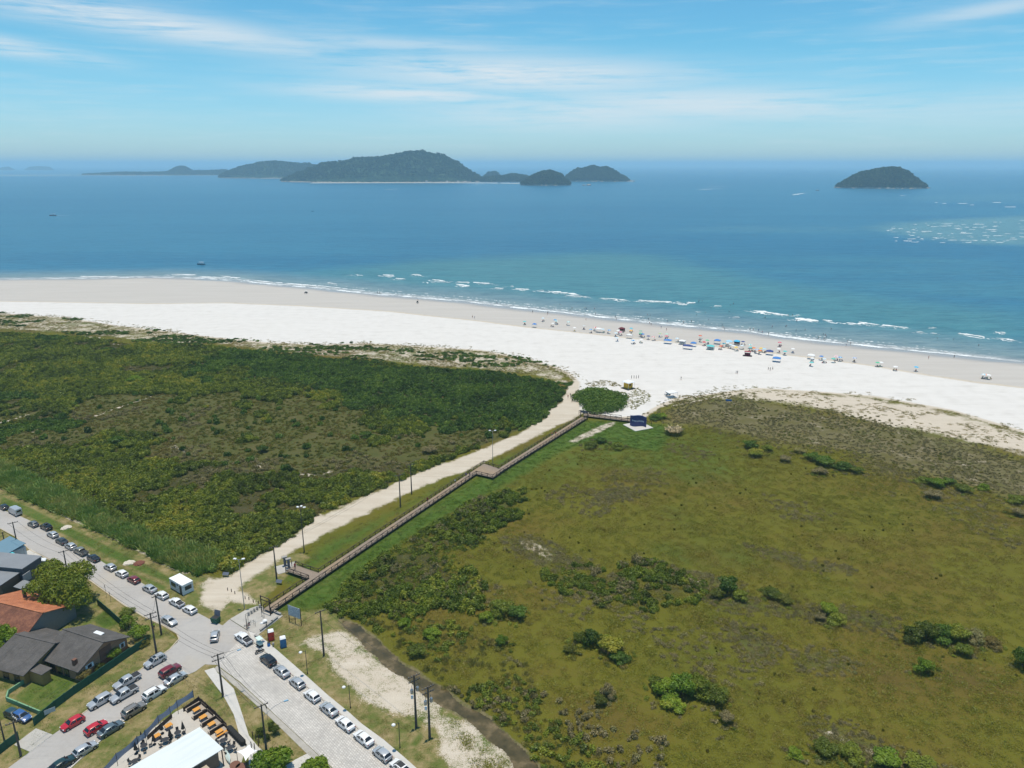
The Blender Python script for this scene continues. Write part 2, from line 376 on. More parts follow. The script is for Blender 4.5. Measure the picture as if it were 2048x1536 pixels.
ROAD_MAIN = GP([(-200, 950), (0, 1018), (44, 1034), (79, 1050), (118, 1072), (174, 1105), (201, 1121.5), (234, 1142), (281, 1164.6), (314, 1183), (336, 1195), (369, 1212), (394, 1225), (420, 1239), (445, 1251), (459, 1239),
               (496, 1262.5), (504, 1282), (578, 1345), (640, 1395), (675, 1424), (708, 1450), (747, 1485), (784, 1512), (809, 1536), (900, 1620), (760, 1620), (665, 1536), (624, 1497.7), (541.7, 1421.6), (480, 1364), (434, 1330),
               (410, 1329), (391, 1343), (371, 1351.6), (329, 1380), (288, 1409), (245, 1442), (195, 1485), (140, 1536), (60, 1610), (-80, 1610), (16.5, 1536), (68, 1497.7), (121, 1458.6), (177, 1417.4), (222, 1382.5), (288, 1333), (328, 1307.6), (340, 1297), (355, 1285),
               (357, 1277), (353, 1267), (328, 1250.7), (287, 1232), (246, 1207.6), (205, 1179), (178, 1158), (120, 1128), (61.5, 1099), (31, 1072), (0, 1056), (-200, 985)])
ROAD_PAVED = GP([(434, 1326), (470, 1290), (496, 1262.5), (504, 1282), (578, 1345), (640, 1395), (675, 1424), (708, 1450), (747, 1485), (784, 1512), (809, 1536), (900, 1620), (760, 1620), (665, 1536), (624, 1497.7), (541.7, 1421.6), (480, 1364)])

GREYS = [GP(q_) for q_ in ([(1500, 1092), (1560, 1105), (1640, 1128), (1700, 1138), (1690, 1145), (1620, 1138), (1540, 1118)], [(1400, 1185), (1500, 1198), (1600, 1215), (1720, 1222), (1800, 1242), (1790, 1262), (1700, 1252), (1560, 1228), (1440, 1218)], [(1440, 1240), (1520, 1260), (1560, 1300), (1540, 1330), (1490, 1310), (1450, 1270)],
          [(1585, 1312), (1640, 1300), (1710, 1330), (1690, 1345), (1600, 1340)], [(1620, 1452), (1680, 1445), (1760, 1490), (1850, 1520), (1920, 1560), (1780, 1560), (1700, 1510), (1640, 1480)], [(1000, 1078), (1060, 1075), (1130, 1105), (1190, 1132), (1120, 1142), (1040, 1112)], [(1180, 985), (1240, 975), (1290, 985), (1260, 1000), (1200, 1000)], [(1290, 1125), (1400, 1150), (1480, 1165), (1470, 1178), (1390, 1168), (1300, 1142)])]
SANDS += [GP([(1640, 1462), (1665, 1458), (1700, 1478), (1690, 1486)]), GP([(1720, 1495), (1750, 1498), (1760, 1512), (1735, 1508)]), GP([(1605, 1205), (1620, 1206), (1618, 1214)])]
# ---- land: one sheet, finer near the camera's place
us = np.arange(-1.35, 1.351, .0050); ys = np.exp(np.arange(math.log(40), math.log(1150), .0052))
U, Yg = np.meshgrid(us, ys); PX = (U * Yg).ravel(); PY = Yg.ravel(); P = np.stack([PX, PY], 1)
nr, nc = len(ys), len(us)
shore = -sdf(SEA_POLY, P)
wetd = np.where(sdf(BEACH, P) > 0, 1, -1) * dline(WETLINE, P)
def soft(poly, w=6.0): return np.clip(.5 + sdf(poly, P) / (2 * w), 0, 1)
beach = soft(BEACH, 3.0)
wetzone = np.clip(.5 + sdf(WETLINE + [(3000, WETLINE[-1][1] - 300), (3000, 9000), (-9000, 9000), (-9000, WETLINE[0][1])], P) / 4.0, 0, 1)
fr_l = sdf(FRINGE_L, P); fr_r = sdf(FRINGE_R, P)
sand = np.maximum.reduce([beach, wetzone, .50 * np.clip(.5 + fr_l / 8, 0, 1), .74 * np.clip(.5 + (fr_r + 8 * (fbm(P, 14, 71) - .5)) / 20, 0, 1), .34 * soft(GREY_R, 5)])
path = np.clip(.5 + (sdf(TRACK, P) + .9 + 1.6 * (fbm(P, 7, 14) - .5)) / 5.0, 0, 1)
for i_, s_ in enumerate(SANDS): path = np.maximum(path, (.60 if i_ == 2 else .80) * soft(s_, 1.6))
path = np.maximum(path, .66 * soft(SANDS[2], 3.5))
inb = (sdf(BANK, P) > .3) & (P[:, 1] < 165)
path = np.where(inb, path * .35, path)
for t_ in TRAILS: path = np.maximum(path, np.clip(1.0 - dline(t_, P) / 1.7, 0, 1) * .85)
lawn = np.maximum(soft(LAWN, 7), .70 * soft(LAWN2, 4.0))
LAWN3 = GP([(900, 1030), (1000, 960), (1150, 850), (1330, 848), (1480, 880), (1540, 960), (1400, 990), (1200, 960), (1080, 1000), (980, 1060), (860, 1110), (760, 1150)])
lawn = np.maximum(lawn, .52 * soft(LAWN3, 14))
for g_ in GREEN_PATCH: lawn = np.maximum(lawn, soft(g_, 1.5))
verge = np.maximum.reduce([soft(VERGE_L, 1.5), soft(VERGE_M, 2.5), soft(VERGE_R, 2.0), soft(TRIANGLE, 1.0), soft(BLOCK_W, 1.0)])
scrubm = np.maximum.reduce([soft(SCRUB_L, 2.0), soft(REEDS, 2.0), .6 * soft(SCR1, 4.0), .5 * soft(SCR2, 3.0)])
heath = np.maximum(soft(HEATH_L, 8.0), .5 * soft(GREY_R, 8))
for g_ in GREYS: heath = np.maximum(heath, .8 * soft(g_, 3))
dcr = dline(CREEK, P) + (fbm(P, 5, 6) - .5) * 2.2; wi = np.interp(P[:, 1], [q[1] for q in CREEK][::-1], CREEK_W[::-1])
bank = np.clip(.95 - (dcr - wi) / (.5 + 2.2 * fbm(P, 6, 23)), 0, 1) * (P[:, 1] < 165)
zz = np.where(shore > 0, SEA_Z * (1 - np.clip(shore / 55, 0, 1)), SEA_Z + shore * .03)
hum = smooth01(sdf(SCRUB_L, P), 3, 25) * (fbm(P, 26, 3) - .35) * 1.6 + np.clip(np.maximum(fr_l, fr_r) / 10, 0, 1) * (fbm(P, 9, 8) - .3) * 1.1
zz = zz + np.clip(hum, -.2, 2)
zz = zz - .42 * smooth01(wi + .45 - dcr, 0, .9) * (P[:, 1] < 165)
idx = np.arange(nr * nc).reshape(nr, nc)
F = np.stack([idx[:-1, :-1], idx[:-1, 1:], idx[1:, 1:], idx[1:, :-1]], -1).reshape(-1, 4)
keep = shore[F].max(1) > -70
F = F[keep]
me = np_mesh('land', np.stack([PX, PY, zz], 1), F, True, dict(sand=sand, path=path, lawn=lawn, verge=verge, scrubm=scrubm, heath=heath, bank=bank, dry=np.clip(.5 + (sdf(GREY_R, P) + 8 * (fbm(P, 16, 81) - .5)) / 16, 0, 1), shore=shore, wetz=wetzone))
land = link('ground', me); tag(land, 'flat coastal plain of scrub, marsh, lawn and pale beach sand', kind='structure')
m, t, b = newmat('ground'); me.materials.append(m)
p = t.pos()
n1 = t.noise(t.map(p, scale=(.7, 1.0, 1)), .026, 4, .55); n2 = t.noise(p, .17, 5, .6); n3 = t.noise(p, .9, 4, .65); n4 = t.noise(p, 4.0, 3, .7)
nmix = t.math('ADD', t.math('MULTIPLY', n2, .55), t.math('ADD', t.math('MULTIPLY', n3, .3), t.math('MULTIPLY', n4, .15)))
# marsh plain: olive, yellow green and rusty brown in broad patches
marsh = t.ramp(t.math('ADD', t.math('MULTIPLY', n1, .85), t.math('MULTIPLY', n3, .15)),
               [(.30, (.084, .098, .012)), (.42, (.116, .112, .014)), (.50, (.126, .122, .015)), (.58, (.130, .102, .019)), (.68, (.104, .076, .021))])
marsh = t.mix(t.sstep(t.noise(t.map(p, loc=(31, 7, 0)), .018, 4, .6), .54, .74), marsh, (.082, .108, .017))
marsh = t.mix(t.sstep(n4, .35, .7), t.mix(.22, marsh, (.03, .035, .01)), marsh)
scr = t.ramp(nmix, [(.3, (.035, .040, .014)), (.5, (.060, .058, .022)), (.65, (.095, .080, .045)), (.78, (.17, .15, .10))])
hea = t.ramp(t.math('ADD', t.math('MULTIPLY', n2, .6), t.math('MULTIPLY', n3, .4)), [(.3, (.060, .080, .018)), (.5, (.086, .090, .026)), (.68, (.108, .090, .038))])
lwn = t.ramp(t.math('ADD', t.math('MULTIPLY', n2, .5), t.math('MULTIPLY', n3, .5)), [(.3, (.040, .085, .012)), (.5, (.066, .115, .018)), (.68, (.110, .130, .030))])
ver = t.ramp(nmix, [(.34, (.070, .115, .020)), (.46, (.130, .140, .042)), (.55, (.24, .195, .090)), (.70, (.36, .29, .17))])
rut = t.noise(t.map(p, rot=(0, 0, -math.atan2(.86, .5)), scale=(.03, .55, 1)), 1.0, 4, .6)
pth = t.ramp(t.math('ADD', t.math('MULTIPLY', n2, .25), t.math('ADD', t.math('MULTIPLY', rut, .35), t.math('MULTIPLY', n4, .4))), [(.30, (.34, .285, .21)), (.45, (.47, .41, .33)), (.58, (.53, .475, .395)), (.72, (.60, .545, .47))])
trk = t.noise(t.map(p, rot=(0, 0, R(24)), scale=(.02, .5, 1)), 1.0, 5, .65)
bch = t.ramp(t.math('ADD', t.math('MULTIPLY', n2, .4), t.math('ADD', t.math('MULTIPLY', trk, .35), t.math('MULTIPLY', n4, .25))), [(.34, (.47, .448, .42)), (.44, (.57, .55, .523)), (.52, (.605, .585, .56)), (.66, (.635, .615, .59))])
def edge(a, amp, lo=.42, hi=.58): return t.sstep(t.math('ADD', t.attr(a), t.math('MULTIPLY', t.math('SUBTRACT', nmix, .5), amp)), lo, hi)
col = marsh
col = t.mix(edge('heath', 1.2, .3, .7), col, hea)
col = t.mix(t.math('MULTIPLY', edge('dry', .9, .25, .8), .50), col, t.ramp(nmix, [(.34, (.085, .075, .035)), (.48, (.135, .110, .066)), (.58, (.19, .155, .10)), (.70, (.36, .31, .235))]))
col = t.mix(edge('scrubm', .8), col, t.mix(t.math('MULTIPLY', edge('heath', 1.0, .3, .7), .8), scr, hea))
col = t.mix(edge('lawn', 1.3, .22, .80), col, lwn)
col = t.mix(edge('verge', .6), col, ver)
col = t.mix(t.math('MULTIPLY', edge('lawn', 1.0, .45, .75), .85), col, lwn)
col = t.mix(edge('bank', 1.4, .34, .70), col, t.mix(t.sstep(n3, .35, .62), (.095, .095, .035), (.17, .145, .075)))
vp = t.voro(t.map(p, scale=(.35, .7, 1)), .6)
pedge = t.sstep(t.math('ADD', t.attr('path'), t.math('ADD', t.math('MULTIPLY', t.math('SUBTRACT', nmix, .5), 1.5), t.math('MULTIPLY', t.math('SUBTRACT', n4, .5), .5))), .38, .66)
col = t.mix(pedge, col, pth)
sedge = t.sstep(t.math('ADD', t.attr('sand'), t.math('ADD', t.math('MULTIPLY', t.math('SUBTRACT', nmix, .5), 1.1), t.math('MULTIPLY', t.math('SUBTRACT', n4, .5), .5))), .42, .60)
dune = t.mix(t.sstep(t.attr('sand'), .76, .97), t.mix(t.math('MULTIPLY', n3, .9), pth, (.50, .44, .36)), bch)
col = t.mix(sedge, col, dune)
# damp and wet sand by distance from the water
sh = t.attr('shore')
shn = t.math('ADD', sh, t.math('MULTIPLY', t.math('SUBTRACT', t.noise(t.map(p, rot=(0, 0, R(28)), scale=(.012, .09, 1)), 1.0, 4), .5), 16))
damp = t.mix(t.noise(t.map(p, rot=(0, 0, R(28)), scale=(.02, .25, 1)), 1.0, 4), (.40, .375, .345), (.50, .475, .445))
wz = t.sstep(t.math('ADD', t.attr('wetz'), t.math('MULTIPLY', t.math('SUBTRACT', t.noise(t.map(p, rot=(0, 0, R(28)), scale=(.03, .2, 1)), 1.0, 5), .5), .9)), .35, .65)
col = t.mix(wz, col, damp)
wet = t.sstep(shn, 16, 3)
col = t.mix(wet, col, (.30, .285, .265))
t.l.new(col, b.inputs['Base Color'])
t.put(b.inputs['Roughness'], t.math('MULTIPLY_ADD', wet, -.68, .92))
t.put(b.inputs['Specular IOR Level'], t.math('MULTIPLY_ADD', wet, .35, .08))
bh = t.math('ADD', t.math('MULTIPLY', n3, .5), t.math('MULTIPLY', n4, .5))
bn = t.node('ShaderNodeBump'); t.put(bn.inputs['Height'], bh); bn.inputs['Distance'].default_value = .25
t.put(bn.inputs['Strength'], t.math('MULTIPLY_ADD', t.math('MAXIMUM', wz, t.math('MULTIPLY', sedge, .8)), -.55, .58))
t.l.new(bn.outputs[0], b.inputs['Normal'])

# plain beyond the detailed sheet, behind and beside
mb = MB(); mb.quad((-6000, -4000, -1.6), (6000, -4000, -1.6), (6000, 60, -1.6), (-6000, 60, -1.6))
og = mb.build('plain', mat('plain', (.09, .09, .035), .95, var=.4, scale=.02)); tag(og, 'inland plain behind the street', kind='structure')

# ---- sea
us = np.arange(-1.9, 1.91, .012); ys = np.exp(np.arange(math.log(190), math.log(260000), .016))
U, Yg = np.meshgrid(us, ys); P = np.stack([(U * Yg).ravel(), Yg.ravel()], 1)
nr, nc = len(ys), len(us)
off = sdf(SEA_POLY + [], P); off = np.where(P[:, 1] > 8000, 8000, off)
def sp(pts, w): return np.clip(.5 + sdf(GP(pts, SEA_Z), P) / (2 * w), 0, 1)
shoal = np.maximum.reduce([sp([(1735, 455), (1800, 446), (1900, 438), (2048, 431), (2400, 425), (2400, 500), (2048, 492), (1960, 488), (1880, 480), (1800, 470)], 80), .42 * sp([(1620, 402), (1720, 392), (1850, 387), (2048, 385), (2400, 384), (2400, 412), (2048, 410), (1850, 404), (1700, 407)], 150),
                          .42 * sp([(1250, 455), (1500, 447), (1735, 448), (1800, 470), (1600, 472), (1350, 466)], 70)])
green = np.maximum.reduce([.85 * sp([(560, 545), (700, 530), (830, 515), (1000, 508), (1200, 500), (1350, 506), (1450, 530), (1600, 560), (1800, 590), (2100, 620), (2300, 690), (2048, 722), (1800, 697), (1500, 662), (1200, 632), (900, 600), (700, 580)], 70), .45 * sp([(1000, 505), (1300, 480), (1700, 500), (2048, 520), (2300, 620), (1700, 600), (1300, 560)], 40)])
V = np.stack([P[:, 0], P[:, 1], np.full(len(P), SEA_Z)], 1)
idx = np.arange(nr * nc).reshape(nr, nc); F = np.stack([idx[:-1, :-1], idx[:-1, 1:], idx[1:, 1:], idx[1:, :-1]], -1).reshape(-1, 4)
F = F[off[F].max(1) > -40]
me = np_mesh('sea', V, F, True, dict(off=np.clip(off, -100, 2000), shoal=shoal, green=green))
sea = link('sea', me); tag(sea, 'blue sea turning green over the shallows near the beach', kind='structure')
m, t, b = newmat('sea_water'); me.materials.append(m)
p = t.pos(); offn = t.attr('off')
ang = R(-28)
w1 = t.noise(t.map(p, rot=(0, 0, ang), scale=(.05, .16, 1)), 1.0, 4, .6)
w2 = t.noise(t.map(p, rot=(0, 0, ang + .25), scale=(.012, .05, 1)), 1.0, 4, .6)
w3 = t.noise(t.map(p, rot=(0, 0, .1), scale=(.0012, .006, 1)), 1.0, 4, .6)
w4 = t.noise(t.map(p, rot=(0, 0, ang - .2), scale=(.14, .42, 1)), 1.0, 3, .6)
deep = t.mix(t.sstep(w3, .35, .65), (.010, .098, .185), (.018, .120, .205))
gr = t.math('ADD', t.attr('green'), t.math('MULTIPLY', t.math('SUBTRACT', w3, .5), .5))
deep = t.mix(t.sstep(gr, .25, .85), deep, (.042, .150, .178))
sl = t.sstep(t.math('ADD', t.attr('shoal'), t.math('MULTIPLY', t.math('SUBTRACT', w2, .5), .5)), .25, .8)
deep = t.mix(sl, deep, (.075, .178, .210))
deep = t.mix(t.sstep(offn, 75, 5), deep, (.140, .200, .212))
deep = t.mix(t.sstep(offn, 13, -1), deep, (.27, .285, .285))
rip = t.math('ADD', t.math('MULTIPLY', w1, .55), t.math('MULTIPLY', w4, .45))
deep = t.mix(t.math('MULTIPLY', t.sstep(rip, .40, .66), .42), deep, t.mix(1.0, deep, (1.9, 1.7, 1.55), 'MULTIPLY'))
deep = t.mix(t.math('MULTIPLY', t.sstep(rip, .50, .36), .35), deep, t.mix(1.0, deep, (.5, .58, .64), 'MULTIPLY'))
# thin foam lace where the swell has broken
lace = t.math('MULTIPLY', t.sstep(t.noise(t.map(p, rot=(0, 0, ang), scale=(.05, .22, 1)), 2.2, 6, .7), .56, .72), t.sstep(offn, 85, 10))
deep = t.mix(t.math('MULTIPLY', lace, .42), deep, (.55, .58, .58))
t.l.new(deep, b.inputs['Base Color'])
b.inputs['Roughness'].default_value = .32; b.inputs['IOR'].default_value = 1.33; b.inputs['Specular IOR Level'].default_value = .36
hh = t.math('ADD', t.math('MULTIPLY', w1, 1.0), t.math('ADD', t.math('MULTIPLY', w2, 1.3), t.math('MULTIPLY', w4, .5)))
t.l.new(t.bump(hh, .55, 1.1), b.inputs['Normal'])

# ---- surf: broken crests as low ragged ridges of foam
foam_m, t, b = newmat('sea_foam')
p = t.pos(); setp(t, b, Base_Color=t.mix(t.noise(p, .6, 3), (.55, .60, .62), (.86, .88, .88)), Roughness=.8)
FV, FF = [], []
rng = np.random.RandomState(3)
def crest(pts, w0, dens=1.0, back=1.6, z=.0, hgt=.35):
    "ragged foam strip along a px polyline; w0 = width in metres"
    L = np.array(GP(pts, SEA_Z)); seg = np.linalg.norm(np.diff(L, axis=0), axis=1); cum = np.r_[0, np.cumsum(seg)]
    n = max(4, int(cum[-1] / .8)); s_ = np.linspace(0, cum[-1], n)
    X = np.interp(s_, cum, L[:, 0]); Y = np.interp(s_, cum, L[:, 1])
    tx = np.gradient(X); ty = np.gradient(Y); l = np.hypot(tx, ty); nx, ny = ty / l, -tx / l
    sgn = np.where(ny > 0, 1, -1); nx, ny = nx * sgn, ny * sgn
    q = np.stack([s_, np.full(n, rng.rand() * 900)], 1)
    env = np.clip(np.sin(np.linspace(0, math.pi, n)) * 2.2, 0, 1)
    wd = np.clip((fbm(q, 7, 2) - .3) * 2.4, 0, 1.4) * w0 * env
    of = (fbm(q, 12, 9) - .5) * 2.2
    wd[rng.rand(n) > dens] = 0
    k = len(FV)
    for i in range(n):
        a = wd[i]; f = of[i] + rng.randn() * .08
        for fr, h in ((-.5, .03), (-.25, hgt), (.15, .22 * (hgt > .1) + .03), (back * .6, .03)):
            d = f + a * fr + rng.randn() * .10 * a
            FV.append((X[i] + nx[i] * d, Y[i] + ny[i] * d, SEA_Z + z + h * min(1, a / .8) + .012))
    for i in range(n - 1):
        if wd[i] < .12 and wd[i + 1] < .12: continue
        for j in range(3):
            a = k + i * 4 + j; FF.append((a, a + 4, a + 5, a + 1))
CRESTS = [((320, 549), (395, 550), 2.2), ((398, 553), (450, 556), 2.2), ((440, 552), (482, 556), 3), ((490, 559), (560, 566), 2.6), ((570, 567), (640, 573), 2.0), ((160, 553), (240, 553), 1.5), ((765, 550), (787, 551), 3.2), ((824, 549), (840, 550), 3), ((858, 559), (892, 562), 4.2), ((846, 563), (872, 565), 2.0), ((790, 557), (810, 558), 1.8),
          ((912, 569), (940, 572), 3.4), ((945, 565), (982, 567), 3.2), ((913, 564), (940, 565), 1.5), ((1014, 572), (1028, 573), 2), ((1030, 577), (1060, 580), 2.4), ((988, 576), (1008, 577), 1.8), ((1078, 580), (1155, 589), 4.0), ((1130, 591), (1180, 594), 2.2), ((1198, 596), (1262, 602), 2.2), ((1276, 601), (1312, 603), 2.6), ((1300, 602), (1362, 605), 2.6), ((1372, 605), (1392, 606), 2),
          ((1355, 609), (1375, 610), 1.4), ((1428, 612), (1444, 613), 1.2), ((1499, 620), (1578, 631), 3.4), ((1588, 637), (1636, 643), 4.2), ((1644, 640), (1716, 648), 4.6), ((1716, 645), (1760, 650), 3.2), ((1764, 650), (1818, 656), 3.4), ((1855, 654), (1875, 656), 1.6), ((1830, 663), (1880, 668), 1.8), ((1915, 667), (1994, 677), 2.6), ((1990, 676), (2030, 681), 2.4), ((1990, 664), (2012, 666), 1.8),
          ((1395, 622), (1410, 623), 1.2), ((1465, 634), (1480, 635), 1.0), ((1590, 630), (1604, 631), 1.2), ((655, 566), (675, 568), 1.2), ((700, 549), (725, 551), 1.0)]
for a, b2, w in CRESTS:
    n = 5; pts = [(a[0] + (b2[0] - a[0]) * i / n, a[1] + (b2[1] - a[1]) * i / n + rng.randn() * .25) for i in range(n + 1)]
    crest(pts, w * 1.15, hgt=.5)
    ext = [(x + rng.uniform(-18, 10), y + 1.6 + rng.randn() * .4) for x, y in pts]; crest(sorted(ext), w * .55, .8, hgt=.1)
    if w >= 2.4:
        for k_ in range(int(w * 2)):
            x_ = rng.uniform(a[0] - 14, b2[0] + 8); y_ = np.interp(x_, [a[0], b2[0]], [a[1], b2[1]]) + rng.uniform(.8, 4.2); l_ = rng.uniform(5, 16); crest([(x_, y_), (x_ + l_ * .5, y_ + .5), (x_ + l_, y_ + 1.0)], rng.uniform(.5, 1.1), .7, hgt=.05)
for i in range(130):                                    # whitecaps over the offshore bar
    x = rng.uniform(1770, 2080); y = 438 + rng.rand() ** .7 * 48
    if y < 446 - (x - 1800) * .03: continue
    l = rng.uniform(3, 14) * (1 if rng.rand() < .7 else 2.0); crest([(x, y), (x + l / 2, y + rng.randn() * .2), (x + l, y + .2)], rng.uniform(.8, 3.0), hgt=.4)
for x, y, l in ((1800, 391, 12), (1885, 407, 8), (1915, 407, 20), (1940, 410, 8), (1985, 405, 20), (2010, 414, 22), (1870, 405, 5)): crest([(x, y), (x + l / 2, y), (x + l, y)], 9, hgt=.6)
crest([(x, y + .4) for x, y in SHORE_PX[1:26]], 2.4, .99, hgt=.06)
crest([(x, y - 1.6) for x, y in SHORE_PX[1:26]], 1.6, .9, hgt=.06)
crest([(x, y - 4.5) for x, y in SHORE_PX[6:25]], 1.5, .55, hgt=.12)
crest([(x, y - 9) for x, y in SHORE_PX[8:25]], 1.1, .30, hgt=.12)
me = np_mesh('surf_foam', np.array(FV), np.array(FF)); me.materials.append(foam_m)
surf = link('surf_foam', me); tag(surf, 'white broken surf along the beach and over the offshore bar', kind='stuff')
# ---- islands: bumpy hills out at sea, each a heightfield with its own length, depth and height
isl_m, t, b = newmat('island_forest')
p = t.pos(); n = t.noise(p, .02, 5, .65); n2 = t.noise(p, .09, 4, .6)
cc = t.ramp(t.math('ADD', t.math('MULTIPLY', n, .5), t.math('MULTIPLY', n2, .5)), [(.32, (.008, .024, .014)), (.5, (.026, .056, .028)), (.66, (.070, .112, .050))])
gz = t.node('ShaderNodeSeparateXYZ'); t.put(gz.inputs[0], p)
rock = t.sstep(t.math('ADD', gz.outputs[2], t.math('MULTIPLY', t.noise(p, .05, 4), 12)), 12.5, 8.0)
cc = t.mix(rock, cc, t.mix(t.noise(p, .12, 3), (.26, .21, .17), (.50, .44, .38)))
setp(t, b, Base_Color=cc, Roughness=.9, Specular_IOR_Level=.1, Normal=t.bump(t.math('ADD', n2, t.noise(p, .22, 3)), .8, 6))
beach_m = mat('island_beach', (.58, .53, .44), .9)
def island(outline, base_y, depth_f, name, label, seed, rough=.15, wood=1.0):
    "outline: px points (x, y) of the skyline; base_y: px row of the waterline in front"
    outline = sorted(outline); D = G(1024, base_y, SEA_Z)[1]
    xs = [o[0] for o in outline]; x0, x1 = xs[0], xs[-1]
    Xa, Xb = (x0 - 1024) / FPX, (x1 - 1024) / FPX
    W2 = (x1 - x0) / FPX * D * depth_f
    Dr = D + W2 * .5
    def hz(y): v = (y - 768) / FPX; return CAM_H + Dr * (-sp_ - v * cp) / (cp - v * sp_)
    hs = [max(0, hz(o[1])) for o in outline]
    nx_ = int(min(220, max(40, (x1 - x0) / 1.6))); ny_ = 46
    gx = np.linspace(0, 1, nx_); gy = np.linspace(-1, 1, ny_)
    A, B = np.meshgrid(gx, gy)
    kx = 1024 + (Xa + (Xb - Xa) * A) * FPX
    X = (Xa + (Xb - Xa) * A) * (Dr * cp + CAM_H * sp_); h0 = np.interp(kx, xs, hs)
    hw = W2 * .5 * np.sqrt(np.clip(1 - (2 * A - 1) ** 2, .03, 1)) * (.75 + .5 * fbm(np.stack([A.ravel() * 6, B.ravel() * 0 + seed], 1), 1, seed).reshape(A.shape))
    Y = Dr + B * hw
    P_ = np.stack([X.ravel(), Y.ravel()], 1)
    prof = np.clip(1 - np.abs(B) ** 2.0, 0, 1) ** .8
    nz = (fbm(P_, 160, seed, 5) - .5).reshape(A.shape)
    Z = SEA_Z + h0 * prof * (1 + nz * .55 * (np.abs(B) > .12)) + prof * (fbm(P_, 22, seed + 4, 3).reshape(A.shape) - .5) * h0.max() * rough
    Z = np.where(np.abs(B) > .97, SEA_Z - 3, Z)
    idx = np.arange(nx_ * ny_).reshape(ny_, nx_); F = np.stack([idx[:-1, :-1], idx[:-1, 1:], idx[1:, 1:], idx[1:, :-1]], -1).reshape(-1, 4)
    me = np_mesh(name, np.stack([X.ravel(), Y.ravel(), Z.ravel()], 1), F, False); me.materials.append(isl_m)
    o = link(name, me); tag(o, label, kind='structure')
    # crowns of the forest, sampled on the slopes
    pts = np.stack([X.ravel(), Y.ravel(), Z.ravel()], 1)
    N = int(min(4200, 22 * (x1 - x0)) * wood); r = np.random.RandomState(seed)
    if N > 0:
        ii = r.randint(0, nx_ - 1, N); jj = r.randint(2, ny_ // 2 + 4, N)
        u_ = r.rand(N, 1); q = pts[jj * nx_ + ii] * u_ + pts[jj * nx_ + ii + 1] * (1 - u_)
        q = q + r.randn(N, 3) * np.array([3, 3, 0]); q = q[q[:, 2] > 6]
        ISLE_PTS.append(q)
    return o, D
ISLE_PTS = []
island([(562, 364), (580, 355), (620, 341), (650, 330), (690, 325), (715, 318), (760, 316), (800, 309), (818, 304), (845, 304), (880, 312), (915, 326), (935, 340), (950, 350), (962, 356), (975, 362)], 365.6, .55, 'hill', 'long wooded island hill, the tallest on the horizon', 11)
island([(440, 353), (455, 344), (490, 333), (520, 326), (550, 323), (590, 327), (625, 330), (650, 331), (700, 345), (730, 356)], 357, .5, 'hill', 'lower wooded ridge behind the west end of the tall island hill', 12)
island([(165, 349), (200, 347), (240, 345), (300, 345), (340, 344), (352, 338), (360, 333), (372, 333), (380, 338), (386, 342), (430, 341), (450, 340), (470, 344), (480, 352)], 351, .22, 'hill', 'flat wooded spit with a small steep knob', 13)
island([(48, 340), (60, 334), (80, 332), (100, 334), (107, 339)], 340.5, .5, 'hill', 'faint hazy islet, larger of two far off', 14, wood=0)
island([(-10, 340), (8, 334), (18, 333), (31, 340)], 340.5, .5, 'hill', 'faint hazy islet cut by the edge of the view', 15, wood=0)
island([(940, 362), (965, 356), (1000, 354), (1030, 349), (1055, 353), (1075, 362)], 364, .3, 'hill', 'low wooded neck between the tall island and the small hill', 16)
island([(968, 352), (978, 345), (992, 344), (1000, 352)], 357, .6, 'hill', 'small pale rocky knob behind the low neck', 17, wood=.3)
island([(1040, 370), (1052, 362), (1070, 351), (1085, 345), (1100, 343), (1118, 349), (1130, 360), (1142, 369)], 371.5, .75, 'hill', 'small round wooded hill with a pale rocky foot', 18)
island([(1128, 358), (1135, 350), (1155, 338), (1180, 334), (1200, 336), (1212, 334), (1228, 343), (1245, 352), (1256, 360), (1270, 362.5)], 363.5, .6, 'hill', 'two-topped wooded hill with rocks at its seaward tip', 19)
RI, RD = island([(1670, 376), (1682, 368), (1692, 361), (1700, 356), (1712, 352), (1722, 346), (1734, 345), (1746, 341), (1760, 338), (1778, 337), (1794, 341), (1806, 347), (1820, 357), (1832, 366), (1842, 373), (1856, 376.5)], 377.5, .6, 'hill', 'lone dome shaped wooded island by itself out at sea', 20, rough=.14)
def strand(pts, w, name, label, m_):
    L = GP(pts, SEA_Z); mb = MB()
    n = len(L); up = [(x, y + w, SEA_Z + 1.2) for x, y in L]; lo = [(x, y, SEA_Z + .1) for x, y in L]
    mb.add(lo + up, [(i, i + 1, n + i + 1, n + i) for i in range(n - 1)])
    tag(mb.build(name, m_), label, kind='structure')
strand([(620, 366.4), (700, 366.2), (800, 366), (900, 366), (965, 366.3), (1040, 367)], 60, 'beach', 'thin pale beach along the foot of the tall island', beach_m)
strand([(-60, 351.2), (20, 351), (60, 350.8), (120, 350.6), (180, 350.4), (260, 350.6)], 140, 'sandbar', 'thin pale sandbar running out from the flat spit', beach_m)
